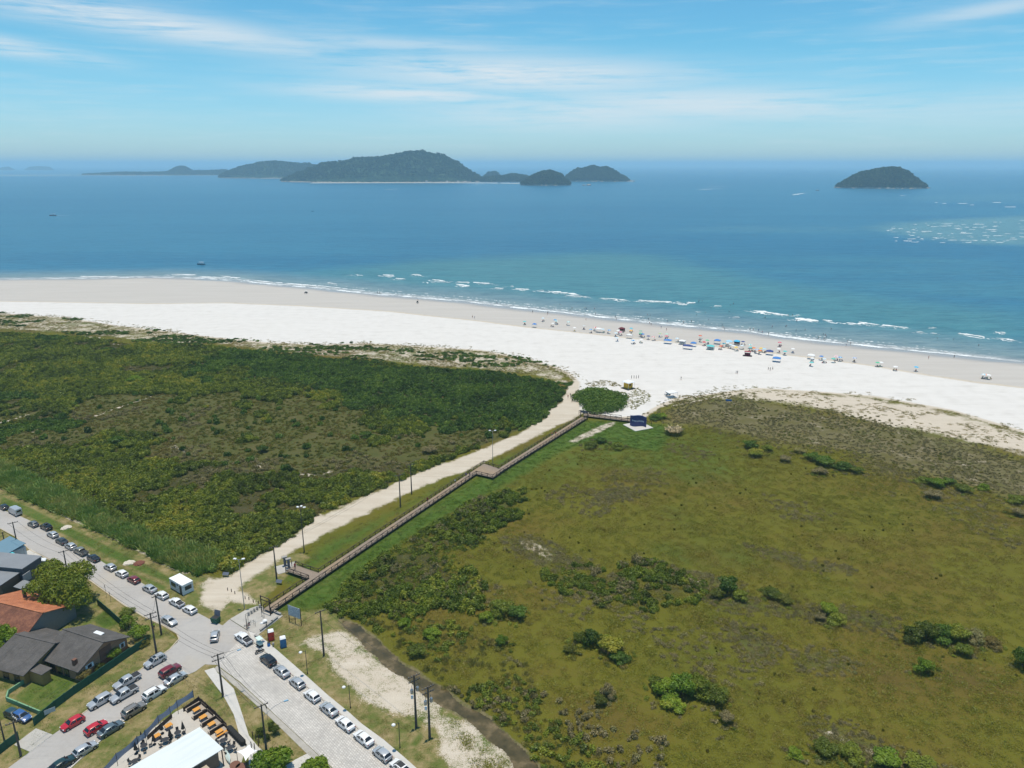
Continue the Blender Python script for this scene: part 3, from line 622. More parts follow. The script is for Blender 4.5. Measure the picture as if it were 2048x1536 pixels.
# boulders along the rocky feet of the two eastern hills and the lone island
rock_m = mat('rock', (.34, .29, .25), .9, var=.35, scale=.2)
def boulder_mesh(seed):
    r = np.random.RandomState(seed); bm = bmesh.new(); bmesh.ops.create_icosphere(bm, subdivisions=2, radius=1)
    for v in bm.verts: v.co *= .75 + .5 * r.rand(); v.co.z *= .7
    me = bpy.data.meshes.new('boulder'); bm.to_mesh(me); bm.free(); return me
bmesh_s = [boulder_mesh(i) for i in range(3)]
for i, (x, y, s_, l) in enumerate([(1842, 377, 9, 'largest pale boulder at the east foot of the lone island'), (1822, 378.6, 7, 'low boulder in front of the lone island slope'), (1858, 376.6, 5, 'outermost small boulder off the lone island tip'), (1178, 371, 9, 'pale boulder off the foot of the small round hill'), (1168, 371.2, 6, 'small boulder next to the foot of the round hill'), (1268, 362.8, 7, 'boulder at the seaward tip of the two-topped hill'), (1676, 376, 6, 'dark boulder at the west foot of the lone island')]):
    X, Y = G(x, y, SEA_Z); o = link('boulder', bmesh_s[i % 3], rock_m, loc=(X, Y, SEA_Z + .2 * s_), scale=(s_ * 1.3, s_, s_ * .7), rot=(0, 0, i)); tag(o, l, 'rock')

# ---- roads, kerbs, pavements
def sheet(name, poly, z, m_, label, parent=None):
    mb = MB(); mb.add([(x, y, z) for x, y in poly], [tuple(range(len(poly)))])
    me = mb.mesh(name, tri=True)
    for pl in me.polygons:
        if pl.normal.z < 0: pl.flip()
    o = link(name, me, m_, parent); 
    if parent is None: tag(o, label, kind='structure')
    return o
road_m, t, b = newmat('road_blocks'); p = t.pos()
n = t.noise(p, .12, 5, .6); n2 = t.noise(p, 1.3, 4, .65); n3 = t.noise(p, 7, 3)
rc = t.ramp(t.math('ADD', t.math('MULTIPLY', n, .5), t.math('ADD', t.math('MULTIPLY', n2, .3), t.math('MULTIPLY', n3, .2))), [(.3, (.31, .295, .28)), (.5, (.375, .36, .345)), (.7, (.43, .41, .385))])
# wheel-worn tan dust and dark oil streaks
rc = t.mix(t.math('MULTIPLY', t.sstep(t.noise(t.map(p, loc=(9, 3, 0)), .05, 4), .55, .72), .5), rc, (.42, .37, .29))
rc = t.mix(t.math('MULTIPLY', t.sstep(t.noise(t.map(p, loc=(2, 5, 0)), .6, 4), .66, .78), .35), rc, (.14, .135, .13))
for ra_ in (-34, 48):
    rc = t.mix(t.math('MULTIPLY', t.sstep(t.noise(t.map(p, rot=(0, 0, R(-ra_)), scale=(.04, 1.3, 1)), 1.0, 3), .60, .74), .22), rc, (.17, .165, .155))
setp(t, b, Base_Color=rc, Roughness=.85, Specular_IOR_Level=.25, Normal=t.bump(n3, .25, .03))
pav_m, t, b = newmat('interlocking_pavers'); p = t.pos()
br = t.node('ShaderNodeTexBrick'); t.put(br.inputs['Vector'], t.map(p, rot=(0, 0, R(45)))); br.inputs['Scale'].default_value = 1.0
br.inputs['Brick Width'].default_value = .46; br.inputs['Row Height'].default_value = .40; br.inputs['Mortar Size'].default_value = .035
br.inputs['Color1'].default_value = (.46, .445, .43, 1); br.inputs['Color2'].default_value = (.57, .555, .535, 1); br.inputs['Mortar'].default_value = (.33, .315, .295, 1)
cc = t.mix(1.0, br.outputs[0], t.ramp(t.noise(p, .2, 5, .65), [(.3, (.80, .79, .77)), (.7, (1.08, 1.06, 1.03))]), 'MULTIPLY')
cc = t.mix(t.math('MULTIPLY', t.sstep(t.noise(p, .7, 4), .64, .78), .4), cc, (.20, .19, .18))
setp(t, b, Base_Color=cc, Roughness=.85, Specular_IOR_Level=.25, Normal=t.bump(br.outputs[1], .3, .01))
conc_m = mat('worn_concrete', (.40, .385, .355), .9, var=.22, scale=.6, bumps=.2)
conc_l = mat('pale_concrete', (.50, .485, .455), .9, var=.16, scale=.5, bumps=.2)
kerb_m = mat('kerb_stone', (.40, .37, .33), .9, var=.3, scale=1.2)
sheet('road', ROAD_MAIN, .03, road_m, 'grey block-paved street with a side street joining it')
sheet('road_paving', ROAD_PAVED, .036, pav_m, 'paler interlocking pavers of the street beyond the junction')
def kerb(px, w, h, name, label, m_=None):
    L = [Vector((*q, 0)) for q in GP(px)]; mb = MB(); A, B = [], []
    for i, q in enumerate(L):
        d = (L[min(i + 1, len(L) - 1)] - L[max(i - 1, 0)]).normalized(); nn = Vector((-d.y, d.x, 0)) * (w / 2)
        A.append(q + nn); B.append(q - nn)
    n = len(L); vs = [(*v.xy, .0) for v in A] + [(*v.xy, h) for v in A] + [(*v.xy, h) for v in B] + [(*v.xy, .0) for v in B]
    fs = []
    for i in range(n - 1):
        for k in range(3): fs.append((k * n + i, k * n + i + 1, (k + 1) * n + i + 1, (k + 1) * n + i))
    mb.add(vs, fs); me = mb.mesh(name)
    bm = bmesh.new(); bm.from_mesh(me); bmesh.ops.recalc_face_normals(bm, faces=bm.faces[:]); bm.to_mesh(me); bm.free()
    o = link(name, me, m_ or kerb_m); tag(o, label, kind='structure'); return o
KERB_R = [(496, 1262.5), (504, 1282), (578, 1345), (640, 1395), (675, 1424), (708, 1450), (747, 1485), (784, 1512), (809, 1536), (900, 1620)]
WALK_R = [(519, 1271), (562, 1308), (611.6, 1351.6), (655, 1390.7), (698, 1425.7), (722.7, 1448), (768, 1481), (809, 1516), (836, 1540), (930, 1620)]
def slab(name, poly, h, m_, label):
    mb = MB(); mb.prism(poly, 0, h); o = mb.build(name, m_, tri=True); tag(o, label, kind='structure'); return o
slab('pavement', GP(KERB_R) + GP(WALK_R)[::-1], .15, conc_l, 'pale concrete pavement behind the parked cars along the paved street')
kerb(KERB_R, .22, .17, 'kerb', 'dusty kerb in front of the concrete pavement')
slab('plaza', GP([(460, 1239), (490, 1221.5), (512, 1213.5), (524, 1213), (528, 1219), (543, 1223), (566, 1232), (517, 1270), (497, 1262)]), .13, conc_m, 'small paved square with exercise bars at the foot of the boardwalk')
slab('gutter', GP([(434, 1332), (480, 1366), (541.7, 1423), (624, 1499), (665, 1538), (760, 1620), (730, 1620), (640, 1538), (614, 1508), (537.6, 1433), (480, 1381), (428, 1338)]), .05, mat('gutter', (.36, .34, .305), .9, var=.28, scale=.8), 'dusty concrete gutter strip along the paved street')
slab('footpath', GP([(409, 1342), (428, 1336), (435, 1346), (467.6, 1378), (486, 1433.6), (498, 1472), (517, 1495), (560, 1530), (590, 1560), (500, 1560), (496, 1500), (480, 1474.6), (467.6, 1429.5), (447, 1392.5)]), .10, conc_l, 'narrow concrete footpath bending past the terrace')
slab('driveway', GP([(36, 1110), (62, 1099), (85, 1112), (72, 1128), (55, 1128)]), .08, conc_l, 'pale concrete driveway leading to the dark flat-roofed building')
slab('driveway', GP([(28, 1490), (72, 1457), (106, 1470), (62, 1505)]), .06, conc_m, 'old concrete driveway crossing the verge of the side street')
slab('driveway', GP([(614, 1508), (640, 1530), (700, 1590), (560, 1590), (560, 1540), (590, 1520)]), .07, conc_l, 'pale concrete entrance behind the small tree by the gutter')
kerb([(371, 1353.5), (329, 1382), (288, 1411), (245, 1444), (195, 1487), (140, 1538)], .2, .14, 'kerb', 'pale kerb between the side street and the terrace lawn', mat('pale_kerb', (.55, .53, .49), .9, var=.2))
kerb([(0, 1057), (31, 1073.5), (61.5, 1101), (120, 1130), (178, 1159.5), (246, 1209), (287, 1233.5), (328, 1252), (354, 1268), (358, 1278), (340, 1298.5), (288, 1334.5), (222, 1384), (177, 1419), (121, 1460)], .25, .10, 'kerb', 'dusty low kerb round the house block', mat('dusty_kerb', (.44, .38, .29), .9, var=.3))

# ---- creek
mb = MB(); L = [Vector((*q, 0)) for q in CREEK]; A = []; B = []
for i, q in enumerate(L):
    d = (L[min(i + 1, len(L) - 1)] - L[max(i - 1, 0)]).normalized(); nn = Vector((-d.y, d.x, 0))
    A.append(q + nn * (CREEK_W[i] + .75)); B.append(q - nn * (CREEK_W[i] + .75))
n = len(L); mb.add([(*v.xy, -.13) for v in A] + [(*v.xy, -.13) for v in B], [(n + i, n + i + 1, i + 1, i) for i in range(n - 1)])
cm, t, b = newmat('creek_water'); p = t.pos()
setp(t, b, Base_Color=t.ramp(t.noise(p, .35, 4), [(.3, (.045, .040, .018)), (.5, (.085, .068, .032)), (.62, (.15, .115, .06)), (.75, (.27, .21, .12))]), Roughness=.05, IOR=1.33, Normal=t.bump(t.noise(p, 2.5, 3), .06, .05))
o = mb.build('creek', cm); tag(o, 'shallow brown creek winding along the edge of the marsh', kind='structure')
# ---- haze: the sea air
def haze_box():
    mb = MB(); mb.box((0, 128000, 90), (600000, 262000, 192))
    o = mb.build('haze', None); tag(o, 'thin bluish sea haze in the air', kind='stuff')
    m_ = bpy.data.materials.new('haze'); m_.use_nodes = True; nt = m_.node_tree; nt.nodes.clear()
    out = nt.nodes.new('ShaderNodeOutputMaterial'); pv = nt.nodes.new('ShaderNodeVolumePrincipled')
    pv.inputs['Color'].default_value = (.52, .82, 1.0, 1); pv.inputs['Density'].default_value = HAZE_D; pv.inputs['Anisotropy'].default_value = 0.0
    nt.links.new(pv.outputs[0], out.inputs['Volume']); o.data.materials.append(m_)
    return o
HAZE_D = 1.05e-4
haze_box()
# ================================================================== VEGETATION
def foliage(name, cols, scale=.03, fine=.5, rough=.6, trans=.22, br=.35, mul=(2.75, 2.0, 1.15)):
    m, t, b = newmat(name); nt = m.node_tree
    p = t.pos(); r = t.rand()
    v = t.math('ADD', t.math('MULTIPLY', t.noise(p, scale, 4, .6), .62), t.math('ADD', t.math('MULTIPLY', r, .22), t.math('MULTIPLY', t.noise(p, fine, 2), .22)))
    n = len(cols); col = t.ramp(v, [(.32 + .40 * i / (n - 1), tuple(a_ * b_ for a_, b_ in zip(c_, mul))) for i, c_ in enumerate(cols)])
    f = t.math('MULTIPLY_ADD', t.noise(p, 2.2, 2), 2 * br, 1 - br)
    sc_ = t.node('ShaderNodeVectorMath', operation='SCALE'); t.put(sc_.inputs[0], col); t.l.new(f, sc_.inputs[3]); col = sc_.outputs[0]
    d = t.node('ShaderNodeBsdfDiffuse'); t.put(d.inputs[0], col)
    tr = t.node('ShaderNodeBsdfTranslucent'); t.put(tr.inputs[0], t.mix(1.0, col, (1.15, 1.25, .6), 'MULTIPLY'))
    g = t.node('ShaderNodeBsdfGlossy'); g.inputs['Roughness'].default_value = .45; g.inputs[0].default_value = (.8, .9, .8, 1)
    m1 = t.node('ShaderNodeMixShader'); m1.inputs[0].default_value = trans; t.l.new(d.outputs[0], m1.inputs[1]); t.l.new(tr.outputs[0], m1.inputs[2])
    m2 = t.node('ShaderNodeMixShader'); m2.inputs[0].default_value = .018; t.l.new(m1.outputs[0], m2.inputs[1]); t.l.new(g.outputs[0], m2.inputs[2])
    t.l.new(m2.outputs[0], nt.nodes['Material Output'].inputs[0]); nt.nodes.remove(b)
    MATS[name] = m
    return m

def leaf_mesh(name, C, Nrm, size, rng, aspect=.55):
    "diamond leaves at points C facing Nrm"
    n = len(C); Nrm = Nrm / (np.linalg.norm(Nrm, axis=1, keepdims=True) + 1e-9)
    a = rng.randn(n, 3); T = np.cross(Nrm, a); T /= np.linalg.norm(T, axis=1, keepdims=True) + 1e-9; B = np.cross(Nrm, T)
    s = (np.asarray(size) * (.6 + .8 * rng.rand(n)))[:, None]
    V = np.stack([C - T * s, C - B * s * aspect + Nrm * s * .18, C + T * s, C + B * s * aspect + Nrm * s * .18], 1).reshape(-1, 3)
    return np_mesh(name, V, np.arange(4 * n, dtype=np.int32).reshape(n, 4))
def lobes_crown(name, lobes, n, size, seed, inner=.25, flat=.0):
    "leaves spread over and through a set of ellipsoid lobes (cx,cy,cz,rx,ry,rz)"
    rng = np.random.RandomState(seed); L = np.array(lobes, float)
    w = (L[:, 3] * L[:, 4] * L[:, 5]) ** .67; k = rng.choice(len(L), n, p=w / w.sum())
    d = rng.randn(n, 3); d /= np.linalg.norm(d, axis=1, keepdims=True)
    d[:, 2] = np.where(d[:, 2] < -.25, -d[:, 2], d[:, 2])
    rr = np.where(rng.rand(n) < inner, rng.uniform(.5, .9, n), rng.uniform(.86, 1.06, n))
    bump_ = 1 + .14 * np.sin(d[:, 0] * 7 + seed) * np.sin(d[:, 1] * 6 + 1.3 * seed) + .08 * np.sin(d[:, 2] * 11 + d[:, 0] * 9)
    C = L[k, :3] + d * L[k, 3:] * (rr * bump_)[:, None]
    Nn = d / L[k, 3:]; Nn /= np.linalg.norm(Nn, axis=1, keepdims=True)
    Nn = Nn + rng.randn(n, 3) * .55 + np.array([0, 0, flat])
    C[:, 2] = np.maximum(C[:, 2], .02)
    return leaf_mesh(name, C, Nn, size, rng)
def clump_mesh(name, seed, n=300, r=1.05, h=1.0, size=.155):
    rng = np.random.RandomState(seed); lob = []
    for i in range(5):
        a = rng.rand() * 6.28; q = rng.rand() * r * .6
        lob.append((q * math.cos(a), q * math.sin(a), h * rng.uniform(.1, .35), r * rng.uniform(.38, .6), r * rng.uniform(.38, .6), h * rng.uniform(.4, .7)))
    return lobes_crown(name, lob, n, size, seed + 50, .15)
def tuft_mesh(name, seed, n=90, r=.9, h=.5, w=.05, lean=.5):
    rng = np.random.RandomState(seed); a = rng.rand(n) * 6.28; q = np.sqrt(rng.rand(n)) * r
    B = np.stack([q * np.cos(a), q * np.sin(a), np.zeros(n)], 1)
    hh = h * (.5 + .7 * rng.rand(n)); la = rng.rand(n) * 6.28; l = lean * hh * rng.rand(n)
    T = B + np.stack([l * np.cos(la), l * np.sin(la), hh], 1)
    pa = rng.rand(n) * 6.28; s = np.stack([np.cos(pa), np.sin(pa), 0 * pa], 1) * w * (.6 + .8 * rng.rand(n))[:, None]
    V = np.stack([B - s, B + s, T], 1).reshape(-1, 3)
    return np_mesh(name, V, np.arange(3 * n, dtype=np.int32).reshape(n, 3))

def scatter_group(tname, template):
    g = bpy.data.node_groups.new(tname, 'GeometryNodeTree')
    g.interface.new_socket('Geometry', in_out='INPUT', socket_type='NodeSocketGeometry')
    g.interface.new_socket('Geometry', in_out='OUTPUT', socket_type='NodeSocketGeometry')
    N_ = g.nodes; i = N_.new('NodeGroupInput'); o = N_.new('NodeGroupOutput')
    oi = N_.new('GeometryNodeObjectInfo'); oi.inputs['Object'].default_value = template; oi.inputs['As Instance'].default_value = True
    ip = N_.new('GeometryNodeInstanceOnPoints')
    ar = N_.new('GeometryNodeInputNamedAttribute'); ar.data_type = 'FLOAT_VECTOR'; ar.inputs['Name'].default_value = 'rot'
    asc = N_.new('GeometryNodeInputNamedAttribute'); asc.data_type = 'FLOAT_VECTOR'; asc.inputs['Name'].default_value = 'scl'
    e2r = N_.new('FunctionNodeEulerToRotation')
    g.links.new(i.outputs[0], ip.inputs['Points']); g.links.new(oi.outputs['Geometry'], ip.inputs['Instance'])
    g.links.new(ar.outputs[0], e2r.inputs[0]); g.links.new(e2r.outputs[0], ip.inputs['Rotation']); g.links.new(asc.outputs[0], ip.inputs['Scale'])
    g.links.new(ip.outputs[0], o.inputs[0])
    return g
NPTS = 0
def scatter(name, label, tmesh, m, XYZ, SC, seed=0, tilt=.15):
    "one plant mesh repeated over many points, as a mass"
    global NPTS; NPTS += len(XYZ)
    if len(XYZ) == 0: return
    tmesh.materials.clear(); tmesh.materials.append(m)
    tmpl = bpy.data.objects.new(name + '_plant', tmesh)      # not linked to the scene: only a source for the mass
    rng = np.random.RandomState(seed); n = len(XYZ)
    me = bpy.data.meshes.new(name); me.vertices.add(n); me.vertices.foreach_set('co', np.asarray(XYZ, np.float32).ravel())
    a = me.attributes.new('rot', 'FLOAT_VECTOR', 'POINT'); a.data.foreach_set('vector', np.stack([rng.randn(n) * tilt, rng.randn(n) * tilt, rng.rand(n) * 6.28], 1).astype(np.float32).ravel())
    SC = np.asarray(SC, np.float32)
    if SC.ndim == 1: SC = np.stack([SC, SC, SC], 1)
    a = me.attributes.new('scl', 'FLOAT_VECTOR', 'POINT'); a.data.foreach_set('vector', SC.astype(np.float32).ravel())
    o = link(name, me); md = o.modifiers.new('scatter', 'NODES'); md.node_group = scatter_group(name, tmpl)
    tag(o, label, kind='stuff')
    return o

# ground height under plants
LANDP = np.array([v.co for v in []]) if False else None
def ground_z(P):
    h = smooth01(sdf(SCRUB_L, P), 3, 25) * (fbm(P, 26, 3) - .35) * 1.6 + np.clip(np.maximum(sdf(FRINGE_L, P), sdf(FRINGE_R, P)) / 10, 0, 1) * (fbm(P, 9, 8) - .3) * 1.1
    return np.clip(h, -.2, 2)
def cand(poly, dens, seed, pad=2):
    "random points in the polygon's box at dens per m2, kept if inside the view wedge"
    A = np.array(poly); lo = A.min(0) - pad; hi = A.max(0) + pad; lo = np.maximum(lo, (-480, 70)); hi = np.minimum(hi, (330, 620))
    rng = np.random.RandomState(seed); n = int((hi[0] - lo[0]) * (hi[1] - lo[1]) * dens)
    P = rng.rand(n, 2) * (hi - lo) + lo
    return P[np.abs(P[:, 0]) < P[:, 1] * .80 + 12]
def clear(P, margin=0.0):
    "away from roads, track and houses"
    k = sdf(TRACK, P) < -(.6 + margin)
    k &= (P[:, 1] > 175) | (sdf(ROAD_MAIN, P) < -.8)
    return k

G_SCRUB = [(.010, .020, .006), (.020, .040, .010), (.034, .066, .014), (.052, .090, .018), (.085, .115, .026)]
fol_scrub = foliage('scrub_leaves', G_SCRUB, .045, .4, mul=(3.7, 2.5, 1.35))
fol_dark = foliage('dark_scrub_leaves', [(.008, .020, .006), (.014, .038, .010), (.026, .066, .015), (.044, .092, .022)], .06, .4, mul=(3.5, 2.4, 1.35))
fol_olive = foliage('olive_scrub_leaves', [(.030, .040, .010), (.055, .066, .016), (.078, .080, .022), (.090, .078, .030), (.095, .076, .038)], .035, .4, mul=(1.9, 1.85, 1.15))
fol_grey = foliage('grey_scrub_leaves', [(.045, .045, .028), (.080, .075, .050), (.120, .105, .075), (.085, .095, .045)], .05, .5, mul=(2.1, 2.0, 1.35))
fol_reed = foliage('reed_leaves', [(.026, .062, .014), (.044, .088, .022), (.068, .110, .036), (.100, .125, .050), (.130, .125, .060)], .10, .6, mul=(2.8, 2.5, 1.7))
fol_marsh = foliage('marsh_grass', [(.055, .068, .012), (.078, .088, .016), (.096, .096, .020), (.098, .086, .026), (.092, .072, .030)], .028, .5, br=.18, mul=(2.1, 2.0, 1.1))
fol_lawn = foliage('lawn_grass', [(.032, .066, .010), (.048, .082, .014), (.070, .090, .022)], .06, .5, mul=(1.7, 1.6, 1.1))
fol_dune = foliage('dune_plants', [(.055, .070, .022), (.095, .095, .040), (.150, .125, .070), (.085, .110, .028)], .08, .5, mul=(2.0, 1.8, 1.4))
fol_dry = foliage('dry_grass', [(.090, .110, .030), (.150, .140, .055), (.23, .185, .09)], .12, .6, mul=(1.5, 1.5, 1.2))

clA = [clump_mesh('scrub_clump', s_) for s_ in (1, 2, 3)]
clB = [clump_mesh('scrub_clump_low', s_, 120, 1.0, .55, .17) for s_ in (4, 5)]
def split(P, seed, k):
    r = np.random.RandomState(seed).randint(0, k, len(P)); return [P[r == i] for i in range(k)]
def xyz(P, dz=0.0): return np.column_stack([P, ground_z(P) + dz])

# -- scrub plain west of the sand track
P = cand(SCRUB_L, .70, 21); P = P[(sdf(SCRUB_L, P) > -1.0 + 2.5 * (fbm(P, 8, 2) - .5)) & clear(P, .4)]
hf = sdf(HEATH_L, P); n1 = fbm(P, 24, 41); n2 = fbm(P, 9, 43)
tall = (n1 + .35 * n2 + np.clip(-hf / 60, -.20, .10)) > .635
dk = (sdf(DARK_L, P) > -4 + 30 * (n2 - .5)) | (fbm(P, 40, 47) > .66)
lowedge = smooth01(sdf(SCRUB_L, P), 0, 6)
rng = np.random.RandomState(5)
for nm, lb, k, mt, base in (('scrub', 'dense green coastal scrub west of the sand track', tall & ~dk, fol_scrub, 1.25), ('dark_scrub', 'dark leathery scrub belt behind the beach', dk, fol_dark, 1.05)):
    for i, Q in enumerate(split(P[k], 3, 3)):
        s_ = base * (.65 + .75 * fbm(Q, 11, 50) + .35 * rng.rand(len(Q)))
        scatter(nm, lb, clump_mesh('%s_clump' % nm, 60 + i + 7 * (nm == 'scrub')), mt, xyz(Q, -.1), np.stack([s_, s_, s_ * (.75 + .5 * rng.rand(len(Q)))], 1), i)
Q = P[~tall & ~dk]; Q = Q[(rng.rand(len(Q)) < .78) & (fbm(Q, 6, 48) > .34)]
for i, q in enumerate(split(Q, 4, 2)):
    s_ = .55 + .55 * rng.rand(len(q)); scatter('heath', 'low olive and brown heath between the taller scrub', clB[i], fol_olive, xyz(q, -.05), np.stack([s_, s_, s_ * (.6 + .7 * rng.rand(len(q)))], 1), i)
Q = P[(fbm(P, 14, 77) > .60) & ~dk]; Q = Q[rng.rand(len(Q)) < .4]
scatter('grey_scrub', 'grey twiggy scrub patches among the green', clump_mesh('grey_clump', 9, 120, 1.0, .8, .15), fol_grey, xyz(Q), .7 + .6 * rng.rand(len(Q)), 3)
# scattered taller bushes standing out of the heath
Q = cand(HEATH_L, .011, 88); Q = Q[(sdf(HEATH_L, Q) > 0) & clear(Q, 2)]
scatter('heath_bushes', 'scattered dark bushes dotting the heath', clump_mesh('heath_bush', 31, 260, 1.1, 1.3, .2), fol_dark, xyz(Q), .9 + .9 * rng.rand(len(Q)), 4)
# -- reeds by the street
P = cand(REEDS, 2.2, 23); P = P[sdf(REEDS, P) > -.6 + 1.6 * (fbm(P, 5, 3) - .5)]
P = P[(P[:, 1] > 175) | (sdf(ROAD_MAIN, P) < -4)]
s_ = .8 + .5 * rng.rand(len(P))
for i, q in enumerate(split(P, 6, 2)):
    s_ = (.7 + .8 * fbm(q, 6, 12)); scatter('reeds', 'tall blue-green reed bed along the street', tuft_mesh('reed_tuft', 70 + i, 60, .6, 1.4, .13, 1.3), fol_reed, xyz(q), s_, i)
P = cand(REEDS, .16, 24); P = P[(sdf(REEDS, P) > .5) & (fbm(P, 9, 5) > .5)]
scatter('reed_bushes', 'leafy bushes growing in the reed bed', clump_mesh('reed_bush', 33), fol_reed, xyz(P), 1.0 + .6 * rng.rand(len(P)), 5)
# -- marsh on the east side
MARSH = GP([(1000, 985), (1100, 925), (1180, 890), (1320, 905), (1350, 855), (1400, 850), (1480, 870), (1700, 905), (1850, 950), (2048, 1010), (2200, 1060), (2300, 1640), (1000, 1640), (900, 1400), (760, 1290), (690, 1232), (680, 1190), (760, 1120), (930, 1015)])
P = cand(MARSH, .55, 25); P = P[(sdf(MARSH, P) > -2 * fbm(P, 6, 1)) & (dline(CREEK, P) > 3.0) & (sdf(LAWN, P) < 1) & clear(P)]
for i, q in enumerate(split(P, 7, 3)):
    s_ = .55 + .9 * fbm(q, 7, 17); scatter('marsh_grass', 'olive and rusty marsh grass covering the flat east plain', tuft_mesh('marsh_tuft', 80 + i, 110, 1.0, .17, .04, 2.6), fol_marsh, xyz(q), np.stack([s_ + .25, s_ + .25, s_], 1), i)
P = cand(MARSH, .018, 27); P = P[(sdf(MARSH, P) > 1) & (dline(CREEK, P) > 4) & (sdf(LAWN, P) < 0) & (fbm(P, 20, 19) > .5)]
scatter('marsh_clumps', 'small dark rush clumps dotting the marsh', tuft_mesh('rush_tuft', 84, 70, .35, .6, .05, .9), fol_olive, xyz(P), .5 + .6 * rng.rand(len(P)), 8)
P = cand(MARSH, .40, 29); P = P[(sdf(MARSH, P) > 1) & (dline(CREEK, P) > 4) & (sdf(LAWN, P) < 0) & (fbm(P, 22, 91) > .66)]
scatter('grey_marsh_scrub', 'faded grey dwarf scrub in patches on the marsh', clump_mesh('grey_low', 15, 110, 1.1, .4, .12), fol_grey, xyz(P), .6 + .5 * rng.rand(len(P)), 9)
for i, gp_ in enumerate(GREYS):
    P = cand(gp_, 1.1, 110 + i, 2); P = P[(sdf(gp_, P) > -1.5 + 3 * (fbm(P, 5, 7) - .5))]
    scatter('grey_strip', '%s strip of faded grey dwarf scrub crossing the marsh' % ['thin northern', 'long middle', 'oval western', 'small oval', 'sandy southern', 'north-western', 'small northern', 'short central'][i], clump_mesh('grey_strip_clump', 110 + i, 150, 1.0, .42, .10), fol_grey if i % 3 else fol_olive if i == 99 else fol_grey, xyz(P), .45 + .5 * rng.rand(len(P)), 110 + i)
# grey dwarf scrub behind the east dune and dune plants on the fringe
P = cand(GREY_R, .75, 31, 12); P = P[(sdf(GREY_R, P) > -10 * rng.rand(len(P)) ** 2) & (fbm(P, 12, 33) > .40)]
scatter('dune_scrub', 'grey-brown dwarf scrub behind the east dune', clump_mesh('dune_low', 16, 110, 1.0, .45, .13), fol_grey, xyz(P), .5 + .45 * rng.rand(len(P)), 10)
P = cand(GREY_R, .10, 32); P = P[(sdf(GREY_R, P) > -3) & (fbm(P, 12, 35) > .5)]
scatter('dune_scrub', 'olive tufts among the grey dune scrub', clB[0].copy(), fol_olive, xyz(P), .5 + .4 * rng.rand(len(P)), 11)
for poly, d, th, sd_ in ((FRINGE_R, .55, .52, 37), (FRINGE_L, .75, .46, 39)):
    P = cand(poly, d, sd_, 8); P = P[(sdf(poly, P) > -7 * rng.rand(len(P))) & (fbm(P * np.array([1, 1.8]), 8, sd_) > th) & clear(P)]
    scatter('dune_plants', 'creeping dune plants on the pale sand %s of the track' % ('east' if sd_ == 37 else 'west'), clump_mesh('dune_creeper', sd_, 70, 1.2, .18, .12), fol_dune, xyz(P), .35 + .6 * rng.rand(len(P)), sd_)
P = cand(FRINGE_L, .30, 44); P = P[(sdf(FRINGE_L, P) > -2) & (fbm(P * np.array([1, 2.2]), 22, 44) > .60) & clear(P)]
scatter('dune_bushes', 'dark green mats of dune bushes at the head of the beach', clump_mesh('dune_bush', 47, 170, 1.2, .6, .19), fol_dark, xyz(P), .8 + .5 * rng.rand(len(P)), 12)
fol_tk = foliage('thicket_leaves', [(.016, .034, .008), (.030, .058, .012), (.046, .084, .016), (.070, .108, .022)], .07, .4, mul=(2.9, 2.2, 1.15))
# -- dense thickets by the boardwalk lawn and in the marsh
for poly, lb, d, sd_, tk in ((SCR1, 'loose thicket between the boardwalk lawn and the marsh', .62, 51, 1.3), (SCR2, 'long low thicket crossing the middle of the marsh', .46, 53, 1.15)):
    P = cand(poly, d, sd_); P = P[(sdf(poly, P) > -2 + 8 * (fbm(P, 9, 3) - .45)) & (sdf(LAWN, P) < 1) & (fbm(P, 6, sd_ + 9) > .36)]
    big = fbm(P, 15, sd_) > .40
    for i, q in enumerate(split(P[big], sd_, 2)):
        s_ = tk * (.6 + .7 * fbm(q, 9, 5) + .25 * rng.rand(len(q))); scatter('thicket', lb, clump_mesh('thicket_clump', sd_ + i), [fol_scrub, fol_tk][i], xyz(q, -.1), s_, i)
    q = P[~big]; scatter('thicket_edge', 'low green edge of the ' + lb[:40].split(' between')[0].split(' crossing')[0] + (' by the lawn' if sd_ == 51 else ' in the marsh'), clump_mesh('thicket_low', sd_ + 5, 130, 1.0, .6, .16), fol_scrub, xyz(q), .6 + .5 * rng.rand(len(q)), 3)
    q = P[(fbm(P, 6, sd_ + 1) > .62)]; scatter('thicket_twigs', 'grey twiggy tops in the thicket ' + ('by the lawn' if sd_ == 51 else 'in the marsh'), clump_mesh('twig_clump', sd_ + 6, 120, .9, 1.2, .11), fol_grey, xyz(q), 1.0 + .6 * rng.rand(len(q)), 5)
for poly, lb, mt, d, sd_, sc_ in ((BANK, 'mixed low scrub along the creek bank', fol_scrub, .42, 57, .85), (BANK, 'pale dry grass along the creek bank', fol_dry, .5, 58, .7), (GREY_B, 'grey-green scrub beside the lower creek', fol_grey, .30, 59, .85)):
    P = cand(poly, d, sd_); P = P[(sdf(poly, P) > -1) & (dline(CREEK, P) > 1.0 + 2.2 * fbm(P, 4, 9)) & (fbm(P, 10, sd_) > .44)]
    tm = tuft_mesh('bank_tuft', sd_, 90, .8, .7, .05, .7) if mt is fol_dry else clump_mesh('bank_clump', sd_, 140, 1.0, .75, .18)
    scatter('creek_bank_scrub' if mt is not fol_dry else 'creek_bank_grass', lb, tm, mt, xyz(P), sc_ * (.6 + .8 * rng.rand(len(P))), sd_)
